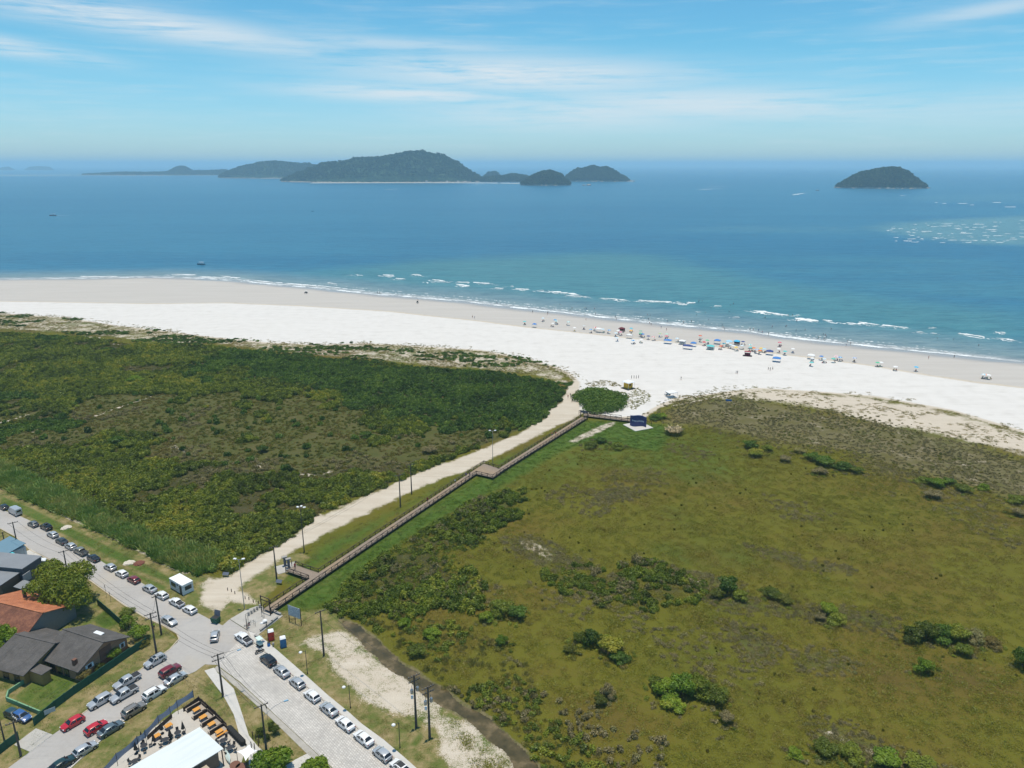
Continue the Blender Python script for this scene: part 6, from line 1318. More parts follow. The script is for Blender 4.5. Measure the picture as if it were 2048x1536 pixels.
for a in [(7, 1013, HL, 'hatch', 'black', 'black hatchback cut by the west edge ahead of the van', (), GL), (30, 1023, HL, 'van', 'silver', 'tall silver panel van on the street verge', (), GL), (66, 1047, HL, 'hatch', 'grey', 'dark grey hatchback with roof rails behind the van', ('rails',), GL), (92, 1053, HL, 'suv', 'black', 'black car with a roof box on the verge', ('rack',), GL),
          (105, 1068, HL, 'hatch', 'silver', 'silver hatchback parked behind the black car with roof box', (), GL), (123, 1081, HL, 'sedan', 'dark', 'charcoal saloon between two silver cars on the verge', (), GL), (141, 1091, HL, 'hatch', 'silver', 'silver hatchback ahead of the olive grey pickup', (), GL), (161, 1102, HL, 'pickup', 'olive', 'olive grey pickup parked on the verge', (), GL), (186.5, 1115, HL, 'sedan', 'black', 'glossy black saloon behind the olive grey pickup', (), GL),
          (220, 1133, HL, 'hatch', 'silver', 'silver hatchback in front of the white hatchback and wine red car', (), GL), (243, 1146, HL, 'hatch', 'white', 'white hatchback just ahead of the wine red car', (), GL), (267, 1158, HL, 'hatch', 'wine', 'wine red hatchback on the verge', (), GL), (299, 1176, HL, 'sedan', 'silver', 'silver saloon parked behind the wine red car', (), GL), (323, 1189, HL, 'hatch', 'white', 'white hatchback between the silver saloon and the small pickup', (), GL),
          (353, 1204, HL, 'pickup', 'white', 'small white pickup with black bed cover opposite the kiosk', (), GL), (379, 1218, HL, 'hatch', 'white', 'white hatchback last in the row before the junction', (), GL), (338, 1240, HL + math.pi, 'sedan', 'silver', 'silver saloon driving toward the junction', (), None), (429.5, 1270, math.atan2(.97, -.25), 'hatch', 'silver', 'silver hatchback turning in the middle of the junction', (), None),
          (487, 1276, HR + .04, 'pickup', 'white', 'white pickup with dark bed cover beside the exercise square', (), GR), (536, 1319, HR, 'suv', 'black', 'black estate car behind the motorcycle', (), GR), (563, 1341, HR, 'sedan', 'silver', 'silver saloon behind the black estate car', (), GR), (594, 1364, HR, 'hatch', 'silver', 'silver hatchback third behind the motorcycle', (), GR), (624, 1390, HR, 'hatch', 'white', 'white hatchback fourth behind the motorcycle', (), GR), (657.5, 1417, HR, 'sedan', 'silver', 'silver saloon between the white hatchback and two white saloons', (), GR),
          (690, 1446, HR, 'sedan', 'white', 'white saloon, first of two in the paved street row', (), GR), (727, 1475, HR, 'sedan', 'white', 'white saloon, second of two in the paved street row', (), GR), (764, 1506, HR, 'hatch', 'silver', 'silver hatchback behind the two white saloons', (), GR), (801, 1534, HR, 'sedan', 'white', 'white car with a black roof cut by the foot of the view', ('blackroof',), GR),
          (310, 1321, HSW, 'suv', 'silver', 'silver car with dark sunroof by the corner pole', ('sunroof', 'rails'), GS), (254, 1361, HSW, 'pickup', 'silver', 'silver double-cab pickup parked close to the green fence verge', (), GS), (248, 1387, HSW, 'pickup', 'silver', 'silver double-cab pickup standing out in the side street', (), GS), (199.5, 1401, HSW, 'suv', 'silver', 'silver people carrier on the green fence side', (), GS), (145, 1444, HSW, 'hatch', 'red', 'crimson hatchback on the green fence side', (), GS),
          (340, 1340, HNE, 'suv', 'wine', 'deep red car beside the silver saloon near the junction', (), GS), (351, 1355.5, HNE, 'sedan', 'silver', 'silver saloon by the kerb next to the deep red car', (), GS), (308.5, 1384.5, HNE, 'suv', 'white', 'white sport utility with roof rails by the terrace kerb', ('rails',), GS), (268, 1418.5, HNE, 'suv', 'taupe', 'taupe sport utility by the terrace kerb', ('rails',), GS), (192, 1453.5, HNE, 'hatch', 'red', 'bright red hatchback out in the side street', (), GS), (221, 1456, HNE, 'sedan', 'bluegrey', 'blue-grey saloon by the kerb next to the bright red hatchback', (), GS),
          (170, 1496.6, HNE, 'hatch', 'silver', 'silver hatchback by the kerb low in the side street', (), GS), (123, 1527, HNE, 'sedan', 'green', 'very dark green saloon cut by the foot of the view', (), GS), (27, 1427, R(-25), 'hatch', 'teal', 'dark teal car parked behind the low garden wall', (), None), (43, 1431, R(-25), 'hatch', 'blue', 'blue car parked beside the dark teal one', (), None), (74, 1121, R(20), 'hatch', 'white', 'white car half hidden behind the shade tree', (), None)]:
    small = 'small white pickup' in a[5]
    car(*a[:6], extra=a[6], group=a[7], scale=.86 if small else .95)
# motorcycle
X, Y = G(519, 1302, .5); o = empty('motorcycle', (X, Y, .03), R(40)); tag(o, 'grey motorcycle parked crosswise between white pickup and black estate', 'motorcycle')
for x in (-.68, .70):
    w_ = MB().cyl((x, -.06, .3), (x, .06, .3), .3, .3, 14).build('wheel', tyre_m, o); MB().cyl((x, -.065, .3), (x, .065, .3), .18, .18, 10).build('rim', rim_m, w_)
MB().box((0, 0, .48), (.7, .28, .34)).beam((.7, 0, .32), (.42, 0, 1.0), .07).beam((-.68, 0, .32), (-.1, 0, .5), .08).build('frame', dkmet, o); MB().box((.18, 0, .80), (.5, .30, .22), taper=.8).build('tank', PAINT['silver'], o); MB().box((-.38, 0, .80), (.75, .3, .12)).build('seat', trim_m, o); MB().beam((.42, -.38, 1.05), (.42, .38, 1.05), .04).build('handlebar', dkmet, o); MB().box((.62, 0, .92), (.12, .2, .2)).build('headlight', head_m, o)
# ================================================================== PEOPLE
def person_mesh(pose, seed):
    "one continuous body grown on a skeleton; slots: skin, top, bottom, hair"
    J = {}
    if pose == 'sit':
        J = dict(pel=(0, 0, .42), chest=(-.08, 0, .78), neck=(-.06, 0, .98), head=(-.03, 0, 1.12), crown=(-.03, 0, 1.24), kl=(.42, .11, .50), kr=(.42, -.11, .50), al=(.46, .11, .06), ar=(.46, -.11, .06), fl=(.62, .12, .03), fr=(.62, -.12, .03), sl=(-.06, .19, .92), sr=(-.06, -.19, .92), el=(.06, .25, .66), er=(.06, -.25, .66), hl=(.28, .18, .56), hr=(.28, -.18, .56))
    else:
        w = .20 if pose == 'walk' else .03
        J = dict(pel=(0, 0, .92), chest=(.01, 0, 1.28), neck=(.01, 0, 1.46), head=(.03, 0, 1.58), crown=(.03, 0, 1.71), kl=(w * .7 + .02, .10, .50), kr=(-w * .3, -.10, .50), al=(w * .75, .10, .08), ar=(-w * 1.3, -.10, .10), fl=(w * .75 + .17, .11, .03), fr=(-w * 1.3 + .16, -.11, .04), sl=(0, .19, 1.40), sr=(0, -.19, 1.40), el=(-w * .5, .25, 1.13), er=(w * .6, -.25, 1.13), hl=(-w * .3 + .05, .24, .88), hr=(w * 1.3 + .05, -.24, .90))
        if pose == 'arms': J.update(el=(.12, .40, 1.30), hl=(.22, .38, 1.55), er=(.12, -.32, 1.15), hr=(.32, -.22, 1.25))
    E_ = [('pel', 'chest'), ('chest', 'neck'), ('neck', 'head'), ('head', 'crown'), ('pel', 'kl'), ('kl', 'al'), ('al', 'fl'), ('pel', 'kr'), ('kr', 'ar'), ('ar', 'fr'), ('chest', 'sl'), ('sl', 'el'), ('el', 'hl'), ('chest', 'sr'), ('sr', 'er'), ('er', 'hr')]
    RD = dict(pel=(.15, .12), chest=(.155, .11), neck=(.06, .06), head=(.095, .105), crown=(.07, .08), kl=(.072, .072), kr=(.072, .072), al=(.045, .045), ar=(.045, .045), fl=(.04, .03), fr=(.04, .03), sl=(.065, .065), sr=(.065, .065), el=(.043, .043), er=(.043, .043), hl=(.035, .03), hr=(.035, .03))
    ks = list(J); me = bpy.data.meshes.new('p'); me.from_pydata([J[k] for k in ks], [(ks.index(a), ks.index(b2)) for a, b2 in E_], [])
    ob = bpy.data.objects.new('p', me); COL.objects.link(ob); md = ob.modifiers.new('s', 'SKIN'); md.use_smooth_shade = True
    for i, k in enumerate(ks): sv = me.skin_vertices[0].data[i]; sv.radius = RD[k]; sv.use_root = (k == 'pel')
    sb = ob.modifiers.new('u', 'SUBSURF'); sb.levels = 1; sb.render_levels = 1
    dg = bpy.context.evaluated_depsgraph_get(); out = bpy.data.meshes.new_from_object(ob.evaluated_get(dg)); out.name = 'person_' + pose
    bpy.data.objects.remove(ob); bpy.data.meshes.remove(me)
    for _ in range(4): out.materials.append(None)
    hd = Vector(J['head']); pz = J['pel'][2]
    for p in out.polygons:
        c_ = p.center
        if (c_ - hd).length < .2 and c_.z > hd.z - .06 and (c_.x < hd.x + .02 or c_.z > hd.z + .09): p.material_index = 3
        elif pose == 'sit':
            if (c_.x < .15 and .55 < c_.z < .98 and abs(c_.y) < .18): p.material_index = 1
            elif c_.z < .62 and c_.x < .30: p.material_index = 2
        elif pz + .06 < c_.z < J['neck'][2] - .06 and abs(c_.y) < .24: p.material_index = 1
        elif .55 < c_.z <= pz + .06 and abs(c_.y) < .2: p.material_index = 2
    return out
PM = {k: person_mesh(k, i) for i, k in enumerate(('stand', 'walk', 'sit', 'arms'))}
SKIN = [mat('skin_a', (.42, .24, .16), .6), mat('skin_b', (.28, .15, .09), .6), mat('skin_c', (.52, .33, .24), .6)]
HAIR = [mat('hair_a', (.015, .011, .009), .6), mat('hair_b', (.06, .035, .018), .6)]
CLO = {n: mat('cloth_' + n, c_, .85) for n, c_ in dict(black=(.015, .015, .018), navy=(.02, .03, .09), white=(.7, .7, .7), red=(.45, .03, .03), blue=(.05, .16, .45), pink=(.6, .18, .26), green=(.05, .22, .08), yellow=(.68, .48, .04), grey=(.2, .2, .21), purple=(.12, .06, .25), orange=(.65, .2, .03), hivis=(.55, .75, .03)).items()}
def person(px, py, pose, top, bottom, label, z=0.0, rz=None, group=None, seed=None, xy=None):
    X, Y = xy or G(px, py, z); k = int(px * 7 + py * 3); o = bpy.data.objects.new('person', PM[pose]); COL.objects.link(o)
    o.location = (X, Y, z); o.rotation_euler = (0, 0, rz if rz is not None else k % 63 / 10); sc_ = .93 + (k % 13) / 90; o.scale = (sc_,) * 3
    for i, m_ in enumerate((SKIN[k % 3], CLO[top] if top else SKIN[k % 3], CLO[bottom], HAIR[k % 2])): o.material_slots[i].link = 'OBJECT'; o.material_slots[i].material = m_
    tag(o, label, 'person', group); return o
ORD = 'first second third fourth fifth sixth seventh eighth ninth tenth eleventh twelfth thirteenth fourteenth fifteenth sixteenth seventeenth eighteenth nineteenth twentieth'.split()
def ordn(i):
    n = i + 1; pre = ''
    if n > 100: pre = 'hundred-and-'; n -= 100
    if n == 100: return 'hundredth'
    if n <= 20: return pre + ORD[n - 1]
    t_ = 'twenty thirty forty fifty sixty seventy eighty ninety'.split()[n // 10 - 2]
    return pre + (t_[:-1] + 'ieth' if n % 10 == 0 else t_ + '-' + ORD[n % 10 - 1])
person(309, 1259, 'stand', 'hivis', 'black', 'person in a yellow high-visibility vest beside the corner poles', .0, R(-40))
person(584, 1132, 'stand', 'black', 'grey', 'person in black standing at the concrete pillars', .0, R(200)); person(588, 1128, 'walk', 'red', 'black', 'person in red at the boardwalk landing', DZ, R(-60), xy=bw(15.6, -6)[:2])
for px, py, s_, of, top, bot, lb in ((935, 955, 82, 1.0, 'purple', 'black', 'person in purple on the boardwalk just before the platform'), (938, 950, 83.2, 1.6, 'black', 'navy', 'person in black beside the purple one on the boardwalk'), (916, 966, 76.5, .6, 'white', 'black', 'person in white on the boardwalk behind the pair'), (838, 1012, 61.5, .8, 'red', 'black', 'person in red alone on the lower boardwalk'), (1106, 870, 128, 8.6, 'orange', 'blue', 'person in orange on the upper boardwalk'), (1110, 868, 129.4, 9.4, 'red', 'grey', 'person in red on the upper boardwalk')):
    X, Y, _ = bw(s_, of); person(px, py, 'walk', top, bot, lb, DZ, R(60 if s_ < 70 else 240), xy=(X, Y))
for px, py, p_, top, bot, lb in ((1136, 797, 'walk', 'red', 'black', 'person in red walking on the sand beside the oval thicket'), (1141, 794, 'walk', 'black', 'grey', 'person in black next to the one in red by the oval thicket'), (1144, 804, 'stand', 'navy', 'black', 'person in navy nearest the boardwalk end on the sand'), (1362, 760, 'walk', 'grey', 'white', 'person in grey walking on the dry sand past the lifeguard hut'),
                               (1472, 748, 'walk', 'white', 'grey', 'person in white on the open sand below the crowd'), (1475, 748, 'walk', 'grey', 'black', 'person in grey beside the one in white on open sand'), (1536.5, 740, 'walk', 'black', 'grey', 'person in black, first of three walking up from the crowd'), (1540.5, 741, 'walk', 'navy', 'black', 'person in navy, middle of three walking up from the crowd'), (1545, 740, 'walk', 'green', 'black', 'person in green, last of three walking up from the crowd'), (1096, 737, 'stand', 'blue', 'navy', 'person in blue on the dune edge left of the sand opening')):
    person(px, py, p_, top, bot, lb)
# people at the water's edge and in the shallows (px positions), labelled by order along the shore
WADE = [(755, 587), (759, 587), (912, 590), (1140, 622), (1144, 619), (1170, 619), (1173, 620), (1189, 620), (1191, 630), (1231, 636), (1233, 639), (1295, 632), (1300, 633), (1297, 641), (1299, 648), (1302, 651), (1335, 645), (1367, 647), (1383, 645), (1393, 633), (1410, 628), (1417, 642), (1422, 618), (1398, 604), (1404, 605), (1444, 653), (1446, 657), (1449, 660), (1397, 606), (1458, 626), (1461, 613), (1467, 610), (1500, 661), (1506, 662), (1517, 663), (1524, 667), (1528, 638), (1531, 638), (1537, 670), (1544, 656), (1571, 656), (1573, 655), (1593, 645), (1594, 643), (1592, 663), (1610, 663), (1577, 633), (1585, 633), (1646, 671), (1650, 673), (1652, 676), (1648, 680), (1636, 678), (1662, 661), (1695, 685), (1701, 689), (1692, 693), (1874, 680), (1907, 682), (1957, 694), (1908, 716), (1857, 718), (1120, 611), (994, 608), (836, 603), (949, 637), (945, 636), (1065, 626), (1095, 629), (1096, 627), (1172, 641), (1322, 657), (1333, 661)]
WADE = sorted(set(WADE)); tops = ['navy', 'black', 'red', None, None, 'blue', 'pink', 'grey', None, 'green']; bots = ['black', 'navy', 'red', 'blue', 'black', 'grey']
for i, (x, y) in enumerate(WADE):
    P1 = np.array([G(x, y, SEA_Z)]); so = float(-sdf(SEA_POLY, P1)[0]); wz = SEA_Z * (1 - min(1, max(0, so / 55))) if so > 0 else max(SEA_Z - .7, SEA_Z + so * .03 - .02)
    person(x, y, ('stand', 'walk', 'arms')[i % 3], tops[i % 10], bots[i % 6], '%s bather along the shoreline counting from the west' % ordn(i), wz, group='bathers along the shoreline')

# ================================================================== BEACH THINGS
pol = mat('umbrella_pole', (.6, .6, .6), .4, .5)
UC = {n: mat('canvas_' + n, c_, .8, var=.06) for n, c_ in dict(white=(.74, .74, .73), teal=(.10, .50, .50), blue=(.05, .20, .52), navy=(.03, .06, .22), sky=(.36, .60, .74), green=(.10, .46, .26), red=(.55, .05, .06), pink=(.66, .26, .36), orange=(.72, .20, .05), yellow=(.74, .52, .08), grey=(.30, .33, .33), maroon=(.13, .02, .03), tan=(.5, .42, .3), cyan=(.06, .42, .66)).items()}
def canopy_mesh(part):
    n = 16; prof = [(.0, .42), (.45, .34), (.85, .18), (1.1, 0.0)]; V, F_ = [], []
    for k, (r, z) in enumerate(prof):
        for i in range(n): a = 6.283 * i / n; q = r * (1 - .045 * (i % 2) * (k == 3)); V.append((q * math.cos(a), q * math.sin(a), z - .04 * (i % 2) * (k == 3)))
    for k in range(3):
        for i in range(n):
            g_ = (i // 2) % 2
            if part == 'all' or g_ == (part == 'b'): F_.append((k * n + i, k * n + (i + 1) % n, (k + 1) * n + (i + 1) % n, (k + 1) * n + i))
    return MB().add(V, F_).mesh('canopy')
CAN = {k: canopy_mesh(k) for k in ('all', 'a', 'b')}; UPOL = MB().cyl((0, 0, -.2), (0, 0, 2.5), .028, .022, 6).mesh('pole')
chair_mesh = MB().beam((-.25, -.25, .05), (.35, -.25, .45), .04).beam((-.25, .25, .05), (.35, .25, .45), .04).beam((-.3, -.25, .8), (.3, -.25, .05), .04).beam((-.3, .25, .8), (.3, .25, .05), .04).mesh('chair_frame')
seat_mesh = MB().box((.08, 0, .30), (.5, .5, .03)).beam((-.15, 0, .3), (-.36, 0, .86), .5, .03).mesh('chair_sling')
rgc = random.Random(9); UM = []
def umbrella(px, py, c1, c2=None, size=1.0, furn=True):
    X, Y = G(px, py, 2.1); o = empty('beach_umbrella', (X, Y, 0), rgc.uniform(0, 3)); o.scale = (size,) * 3
    if c2: link('canopy', CAN['a'], UC[c1], o, (0, 0, 1.95)); link('canopy', CAN['b'], UC[c2], o, (0, 0, 1.95))
    else: link('canopy', CAN['all'], UC[c1], o, (0, 0, 1.95))
    link('pole', UPOL, pol, o); UM.append((px, py, c1, c2, o))
    if furn:
        for j in range(rgc.choice((1, 2, 2, 3))):
            a = rgc.uniform(0, 6.28); x, y = X + math.cos(a) * rgc.uniform(.5, 1.2), Y - .3 + math.sin(a) * rgc.uniform(.5, 1.0)
            ch = empty('beach_chair', (x, y, 0), a); link('frame', chair_mesh, pol, ch); link('sling', seat_mesh, UC[rgc.choice(('blue', 'white', 'red', 'navy', 'green', 'yellow', 'grey'))], ch); CH.append((px, py, ch, o))
            if rgc.random() < .75: SITP.append((x - .05 * math.cos(a), y - .05 * math.sin(a), a, px, o))
CH, SITP = [], []
U4 = lambda x, y: (1020 + x / 4.876, 600 + y / 4.876); U5 = lambda x, y: (1400 + x / 4.876, 630 + y / 4.876); U6 = lambda x, y: (1640 + x / 5.02, 660 + y / 5.02)
for (x, y), c1, c2 in [(U4(142, 208), 'teal', None), (U4(322, 175), 'sky', 'white'), (U4(440, 192), 'blue', 'cyan'), (U4(452, 204), 'white', 'teal'), (U4(418, 226), 'white', None), (U4(570, 212), 'teal', 'white'), (U4(630, 268), 'white', None), (U4(722, 250), 'grey', 'white'), (U4(788, 285), 'sky', 'blue'), (U4(832, 266), 'red', 'white'), (U4(905, 283), 'sky', 'white'), (U4(966, 292), 'blue', 'sky'), (U4(1055, 297), 'white', None), (U4(1078, 310), 'pink', None), (U4(1033, 320), 'sky', 'white'), (U4(1182, 274), 'teal', 'cyan'), (U4(1180, 298), 'orange', 'yellow'), (U4(1275, 300), 'grey', 'green'), (U4(1272, 322), 'green', None), (U4(1296, 330), 'blue', None), (U4(1045, 366), 'white', 'sky'), (U4(1200, 392), 'sky', 'blue'), (U4(1282, 383), 'white', None),
                         (U4(1350, 350), 'navy', None), (U4(1400, 358), 'white', 'red'), (U4(1465, 324), 'teal', 'yellow'), (U4(1528, 328), 'white', 'green'), (U4(1525, 350), 'red', 'pink'), (U4(1630, 372), 'sky', 'white'), (U4(1856, 346), 'orange', 'red'), (U4(1862, 372), 'grey', None), (U4(1925, 390), 'green', None), (U5(232, 276), 'teal', 'navy'), (U5(300, 290), 'sky', 'white'), (U5(205, 300), 'red', 'orange'), (U5(330, 298), 'white', None), (U5(352, 312), 'yellow', None), (U5(410, 296), 'white', 'sky'), (U5(420, 258), 'navy', None), (U5(490, 288), 'teal', 'white'), (U5(495, 314), 'teal', None), (U5(525, 318), 'orange', None), (U5(552, 336), 'blue', 'white'), (U5(596, 322), 'yellow', None), (U5(628, 328), 'sky', None), (U5(770, 328), 'white', None), (U5(778, 265), 'pink', 'red'), (U5(830, 352), 'teal', None), (U5(908, 328), 'white', None),
                         (U5(1096, 420), 'white', None), (U5(1184, 400), 'blue', None), (U5(1212, 426), 'sky', 'white'), (U5(1088, 460), 'teal', None), (U5(1302, 424), 'teal', 'green'), (U5(1328, 400), 'white', 'pink'), (U5(1366, 410), 'blue', 'sky'), (U5(1508, 416), 'white', 'blue'), (U5(1732, 462), 'green', None), (U5(1768, 460), 'white', None), (U5(1908, 502), 'white', None), (U6(968, 370), 'cyan', None), (U6(1648, 444), 'sky', 'white'), (U6(1672, 446), 'orange', 'white'), (U6(1694, 450), 'white', None), (U5(40, 262), 'red', None), (U5(270, 268), 'white', 'sky'), (U5(585, 345), 'orange', None)]:
    umbrella(x, y, c1, c2)
cnt = {}
for px, py, c1, c2, o in sorted(UM, key=lambda q: q[0]):
    d = c1 + (' and ' + c2 if c2 else ''); k = cnt.get(d, 0); cnt[d] = k + 1
    tag(o, '%s beach umbrella, %s of its colours counting from the west' % (d, ordn(k)), 'umbrella', 'beach umbrellas along the tide line')
CH.sort(key=lambda q: q[2].location.x)
for i, (px, py, ch, o) in enumerate(CH): tag(ch, '%s folding chair along the tide line counting from the west' % ordn(i), 'chair', 'folding chairs under the umbrellas')
SITP.sort()
for i, (x, y, a, px, o) in enumerate(SITP): person(px, 0, 'sit', tops[(i * 3) % 10], bots[(i * 5) % 6], '%s person seated under the umbrellas counting from the west' % ordn(i), -.02, a, 'people seated under the umbrellas', xy=(x, y))
def canopy_tent(px, py, w, d, h, colour, label, rz=.4, walls=None, cat='tent', roof2=None):
    X, Y = G(px, py, h); o = empty('canopy_tent', (X, Y, 0), rz); tag(o, label, cat, 'canopies on the beach')
    a, b2 = w / 2, d / 2
    MB().add([(-a, -b2, h - .35), (a, -b2, h - .35), (a, b2, h - .35), (-a, b2, h - .35), (-a * .25, 0, h + .35), (a * .25, 0, h + .35)], [(0, 1, 5, 4), (2, 3, 4, 5), (1, 2, 5), (3, 0, 4)]).build('canopy', UC[colour], o)
    MB().add([(-a, -b2, h - .35), (a, -b2, h - .35), (a, b2, h - .35), (-a, b2, h - .35), (-a, -b2, h - .55), (a, -b2, h - .55), (a, b2, h - .55), (-a, b2, h - .55)], [(0, 4, 5, 1), (1, 5, 6, 2), (2, 6, 7, 3), (3, 7, 4, 0)]).build('valance', UC[roof2 or colour], o)
    for x in (-a, a):
        for y in (-b2, b2): MB().cyl((x * .97, y * .97, -.1), (x * .97, y * .97, h - .4), .035, .035, 6).build('leg', pol, o)
    if walls: MB().box((0, b2 * .9, (h - .5) / 2), (w * .95, .05, h - .6)).box((a * .9, 0, (h - .5) / 2), (.05, d * .9, h - .6)).build('side_wall', UC[walls], o)
    return o
for x, y, w, d, c_, lb, wl, c2 in [(*U4(865, 275), 3.2, 3, 'white', 'white canopy among the west end of the beach crowd', None, None), (*U4(1090, 270), 3.4, 3, 'maroon', 'dark maroon tent standing behind the umbrellas', 'maroon', None), (*U4(1165, 335), 3.4, 2.2, 'white', 'white tarpaulin shelter with dark shade under it', None, 'grey'), (*U4(1540, 385), 4.2, 3.2, 'blue', 'striped blue stall canopy beside a red umbrella', None, 'white'), (*U4(1680, 392), 3.6, 3, 'white', 'white and navy stall canopy right of the striped one', 'white', 'navy'), (*U4(1735, 438), 5.0, 2.6, 'navy', 'long low navy canopy at the front of the crowd', None, None), (*U4(1790, 412), 3.0, 2.6, 'blue', 'blue canopy just behind the long navy one', None, None), (*U4(1955, 442), 4.0, 3.0, 'teal', 'teal and white shelter with a wall of cloth', 'white', 'white'),
                                  (*U5(170, 240), 3.4, 3, 'blue', 'plain blue canopy behind the teal shelter', None, 'navy'), (*U5(285, 250), 3.4, 2.6, 'sky', 'pale blue canopy in the middle of the crowd', None, 'white'), (*U5(360, 248), 3.2, 3, 'cyan', 'bright blue canopy with maroon sides', 'maroon', None), (*U5(680, 345), 3.6, 3, 'navy', 'navy canopy at the east end of the dense crowd', None, None), (*U5(750, 412), 3.8, 3.2, 'blue', 'open four-legged blue canopy apart on the dry sand', None, None), (*U5(1086, 384), 3.4, 3, 'white', 'large white canopy east of the crowd', None, None), (*U4(238, 230), 2.6, 2.2, 'blue', 'small blue and white shelter at the west end of the beach', None, 'white')]:
    canopy_tent(x, y, w, d, 2.3, c_, lb, rz=R(-25), walls=wl, roof2=c2)
# drinks stall with maroon boards
X, Y = G(*U5(462, 398)); o = empty('drinks_stall', (X, Y, 0), R(-20)); tag(o, 'dark red wooden drinks stall on a dark mat', 'stall')
MB().box((0, 0, .03), (4.6, 3.2, .06)).build('mat', mat('dark_mat', (.03, .03, .035), .9), o); MB().box((0, 0, .75), (2.8, 1.6, 1.4)).build('counter', UC['maroon'], o); MB().box((0, 0, 2.3), (3.2, 2.2, .12)).build('roof', mat('stall_red', (.30, .035, .045), .7), o)
for x in (-1.4, 1.4):
    for y in (-.9, .9): MB().box((x, y, 1.2), (.08, .08, 2.3)).build('post', UC['maroon'], o)
canopy_tent(1343, 782, 4.2, 3.4, 2.6, 'white', 'white canopy with a buggy beside it on the dry sand behind the hut', R(20))
def buggy(px, py, rz, label, m_, roof=None):
    X, Y = G(px, py, .5); o = empty('beach_buggy', (X, Y, .0), rz); tag(o, label, 'buggy')
    MB().box((0, 0, .55), (2.3, 1.1, .45), taper=.85).build('body', m_, o); MB().box((-.1, 0, .95), (.9, 1.0, .35)).build('seat', trim_m, o)
    for x in (-.8, .8):
        for y in (-.58, .58): MB().cyl((x, y - .1, .33), (x, y + .1, .33), .33, .33, 10).build('wheel', tyre_m, o)
    MB().beam((.45, -.5, .8), (.25, -.5, 1.65), .05).beam((.45, .5, .8), (.25, .5, 1.65), .05).beam((-.75, -.5, .8), (-.65, -.5, 1.65), .05).beam((-.75, .5, .8), (-.65, .5, 1.65), .05).build('roll_cage', dkmet, o)
    if roof: MB().box((-.2, 0, 1.72), (1.7, 1.3, .08)).build('roof', roof, o)
buggy(1335, 788, R(200), 'white buggy next to the white canopy behind the hut', PAINT['white']); buggy(612, 585, R(170), 'buggy with pale roof alone on the damp sand to the west', PAINT['dark'], white_m); buggy(835, 604, R(100), 'tiny green buggy by the water west of the crowd', PAINT['green'])
for i, (x, y) in enumerate(((1263, 757), (1268, 757), (1272.5, 757), (1277, 756.5))): X, Y = G(x, y); tag(MB().cyl((0, 0, -.2), (0, 0, 1.5), .12, .11, 8).build('timber_post', pole_m, loc=(X, Y, 0)), '%s of four short timber posts in a row behind the hut' % ORD[i], 'post', 'timber posts behind the hut')
X, Y = G(1457, 806); o = empty('beach_bench', (X, Y, 0), R(-15)); tag(o, 'small blue notice board on the dune path', 'sign'); o.name = 'notice_board'
MB().box((0, 0, 1.2), (2.4, .06, .7)).build('board', UC['blue'], o); [MB().cyl((x, 0, -.1), (x, 0, 1.2), .04, .04, 6).build('leg', dkmet, o) for x in (-.9, .9)]
# boats and their wakes
hull_w = mat('boat_white', (.7, .7, .7), .4); hull_r = mat('boat_red', (.25, .06, .06), .5); hull_d = mat('boat_dark', (.06, .07, .10), .5)
def boat(px, py, L, rz, m_, label, cabin=True, canopy=None):
    X, Y = G(px, py, SEA_Z); o = empty('boat', (X, Y, SEA_Z), rz); tag(o, label, 'boat'); w = L * .28; n = 9; V = []
    for i in range(n):
        t_ = i / (n - 1); x = -L / 2 + L * t_; hw_ = w / 2 * (1 - max(0, (t_ - .5) / .5) ** 2.2) + .02; fz = L * .07 + L * .05 * max(0, t_ - .4) ** 1.5 * 3
        V += [(x, -hw_, fz), (x, -hw_ * .7, -.3), (x, hw_ * .7, -.3), (x, hw_, fz)]
    F_ = [(i * 4 + j, i * 4 + j + 4, i * 4 + j + 5, i * 4 + j + 1) for i in range(n - 1) for j in range(3)] + [(i * 4 + 3, i * 4 + 7, i * 4 + 4, i * 4) for i in range(n - 1)] + [(0, 1, 2, 3)]
    MB().add(V, F_).build('hull', m_, o)
    if cabin: MB().box((-L * .12, 0, L * .07 + L * .07), (L * .36, w * .62, L * .15), taper=.85).build('cabin', hull_w, o)
    if canopy: MB().box((-L * .1, 0, L * .30), (L * .62, w * .85, .15)).build('canopy', canopy, o); [MB().cyl((L * x, w * y, L * .05), (L * x, w * y, L * .30), .05, .05, 5).build('stanchion', pol, o) for x in (-.36, .16) for y in (-.36, .36)]
    MB().cyl((L * .05, 0, L * .1), (L * .05, 0, L * .38), .05, .03, 5).build('mast', dkmet, o)
boat(402, 529, 8, R(178), hull_d, 'long dark launch with pale canopy close to the west beach', True, hull_w); boat(106, 431.5, 13, R(185), hull_r, 'red passenger boat far out to the west', True, hull_w); boat(1635, 381, 16, R(10), hull_r, 'red boat just west of the lone island', True); boat(1393, 380, 8, R(183), hull_w, 'white speedboat with the longer wake, nearer of a pair', False); boat(1410, 373.5, 8, R(183), hull_w, 'white speedboat behind the nearer one, farther of a pair', False); boat(1583, 390, 8, R(200), hull_w, 'white speedboat throwing a slanting wake', False)
boat(770, 379.5, 8, R(183), hull_w, 'white speedboat in front of the tall island', False); boat(945, 370, 8, R(170), hull_w, 'small white boat close to the low neck', False); boat(531, 366, 9, R(200), hull_w, 'small white boat at the west tip of the tall island', False); boat(625, 423, 6, R(150), hull_d, 'tiny dark rowing boat in open water', False); boat(1000, 366.5, 22, R(180), hull_d, 'dark ferry moored off the island beach', True); boat(914, 390, 5, R(20), hull_d, 'tiny dark boat in mid channel', False)
wk = []
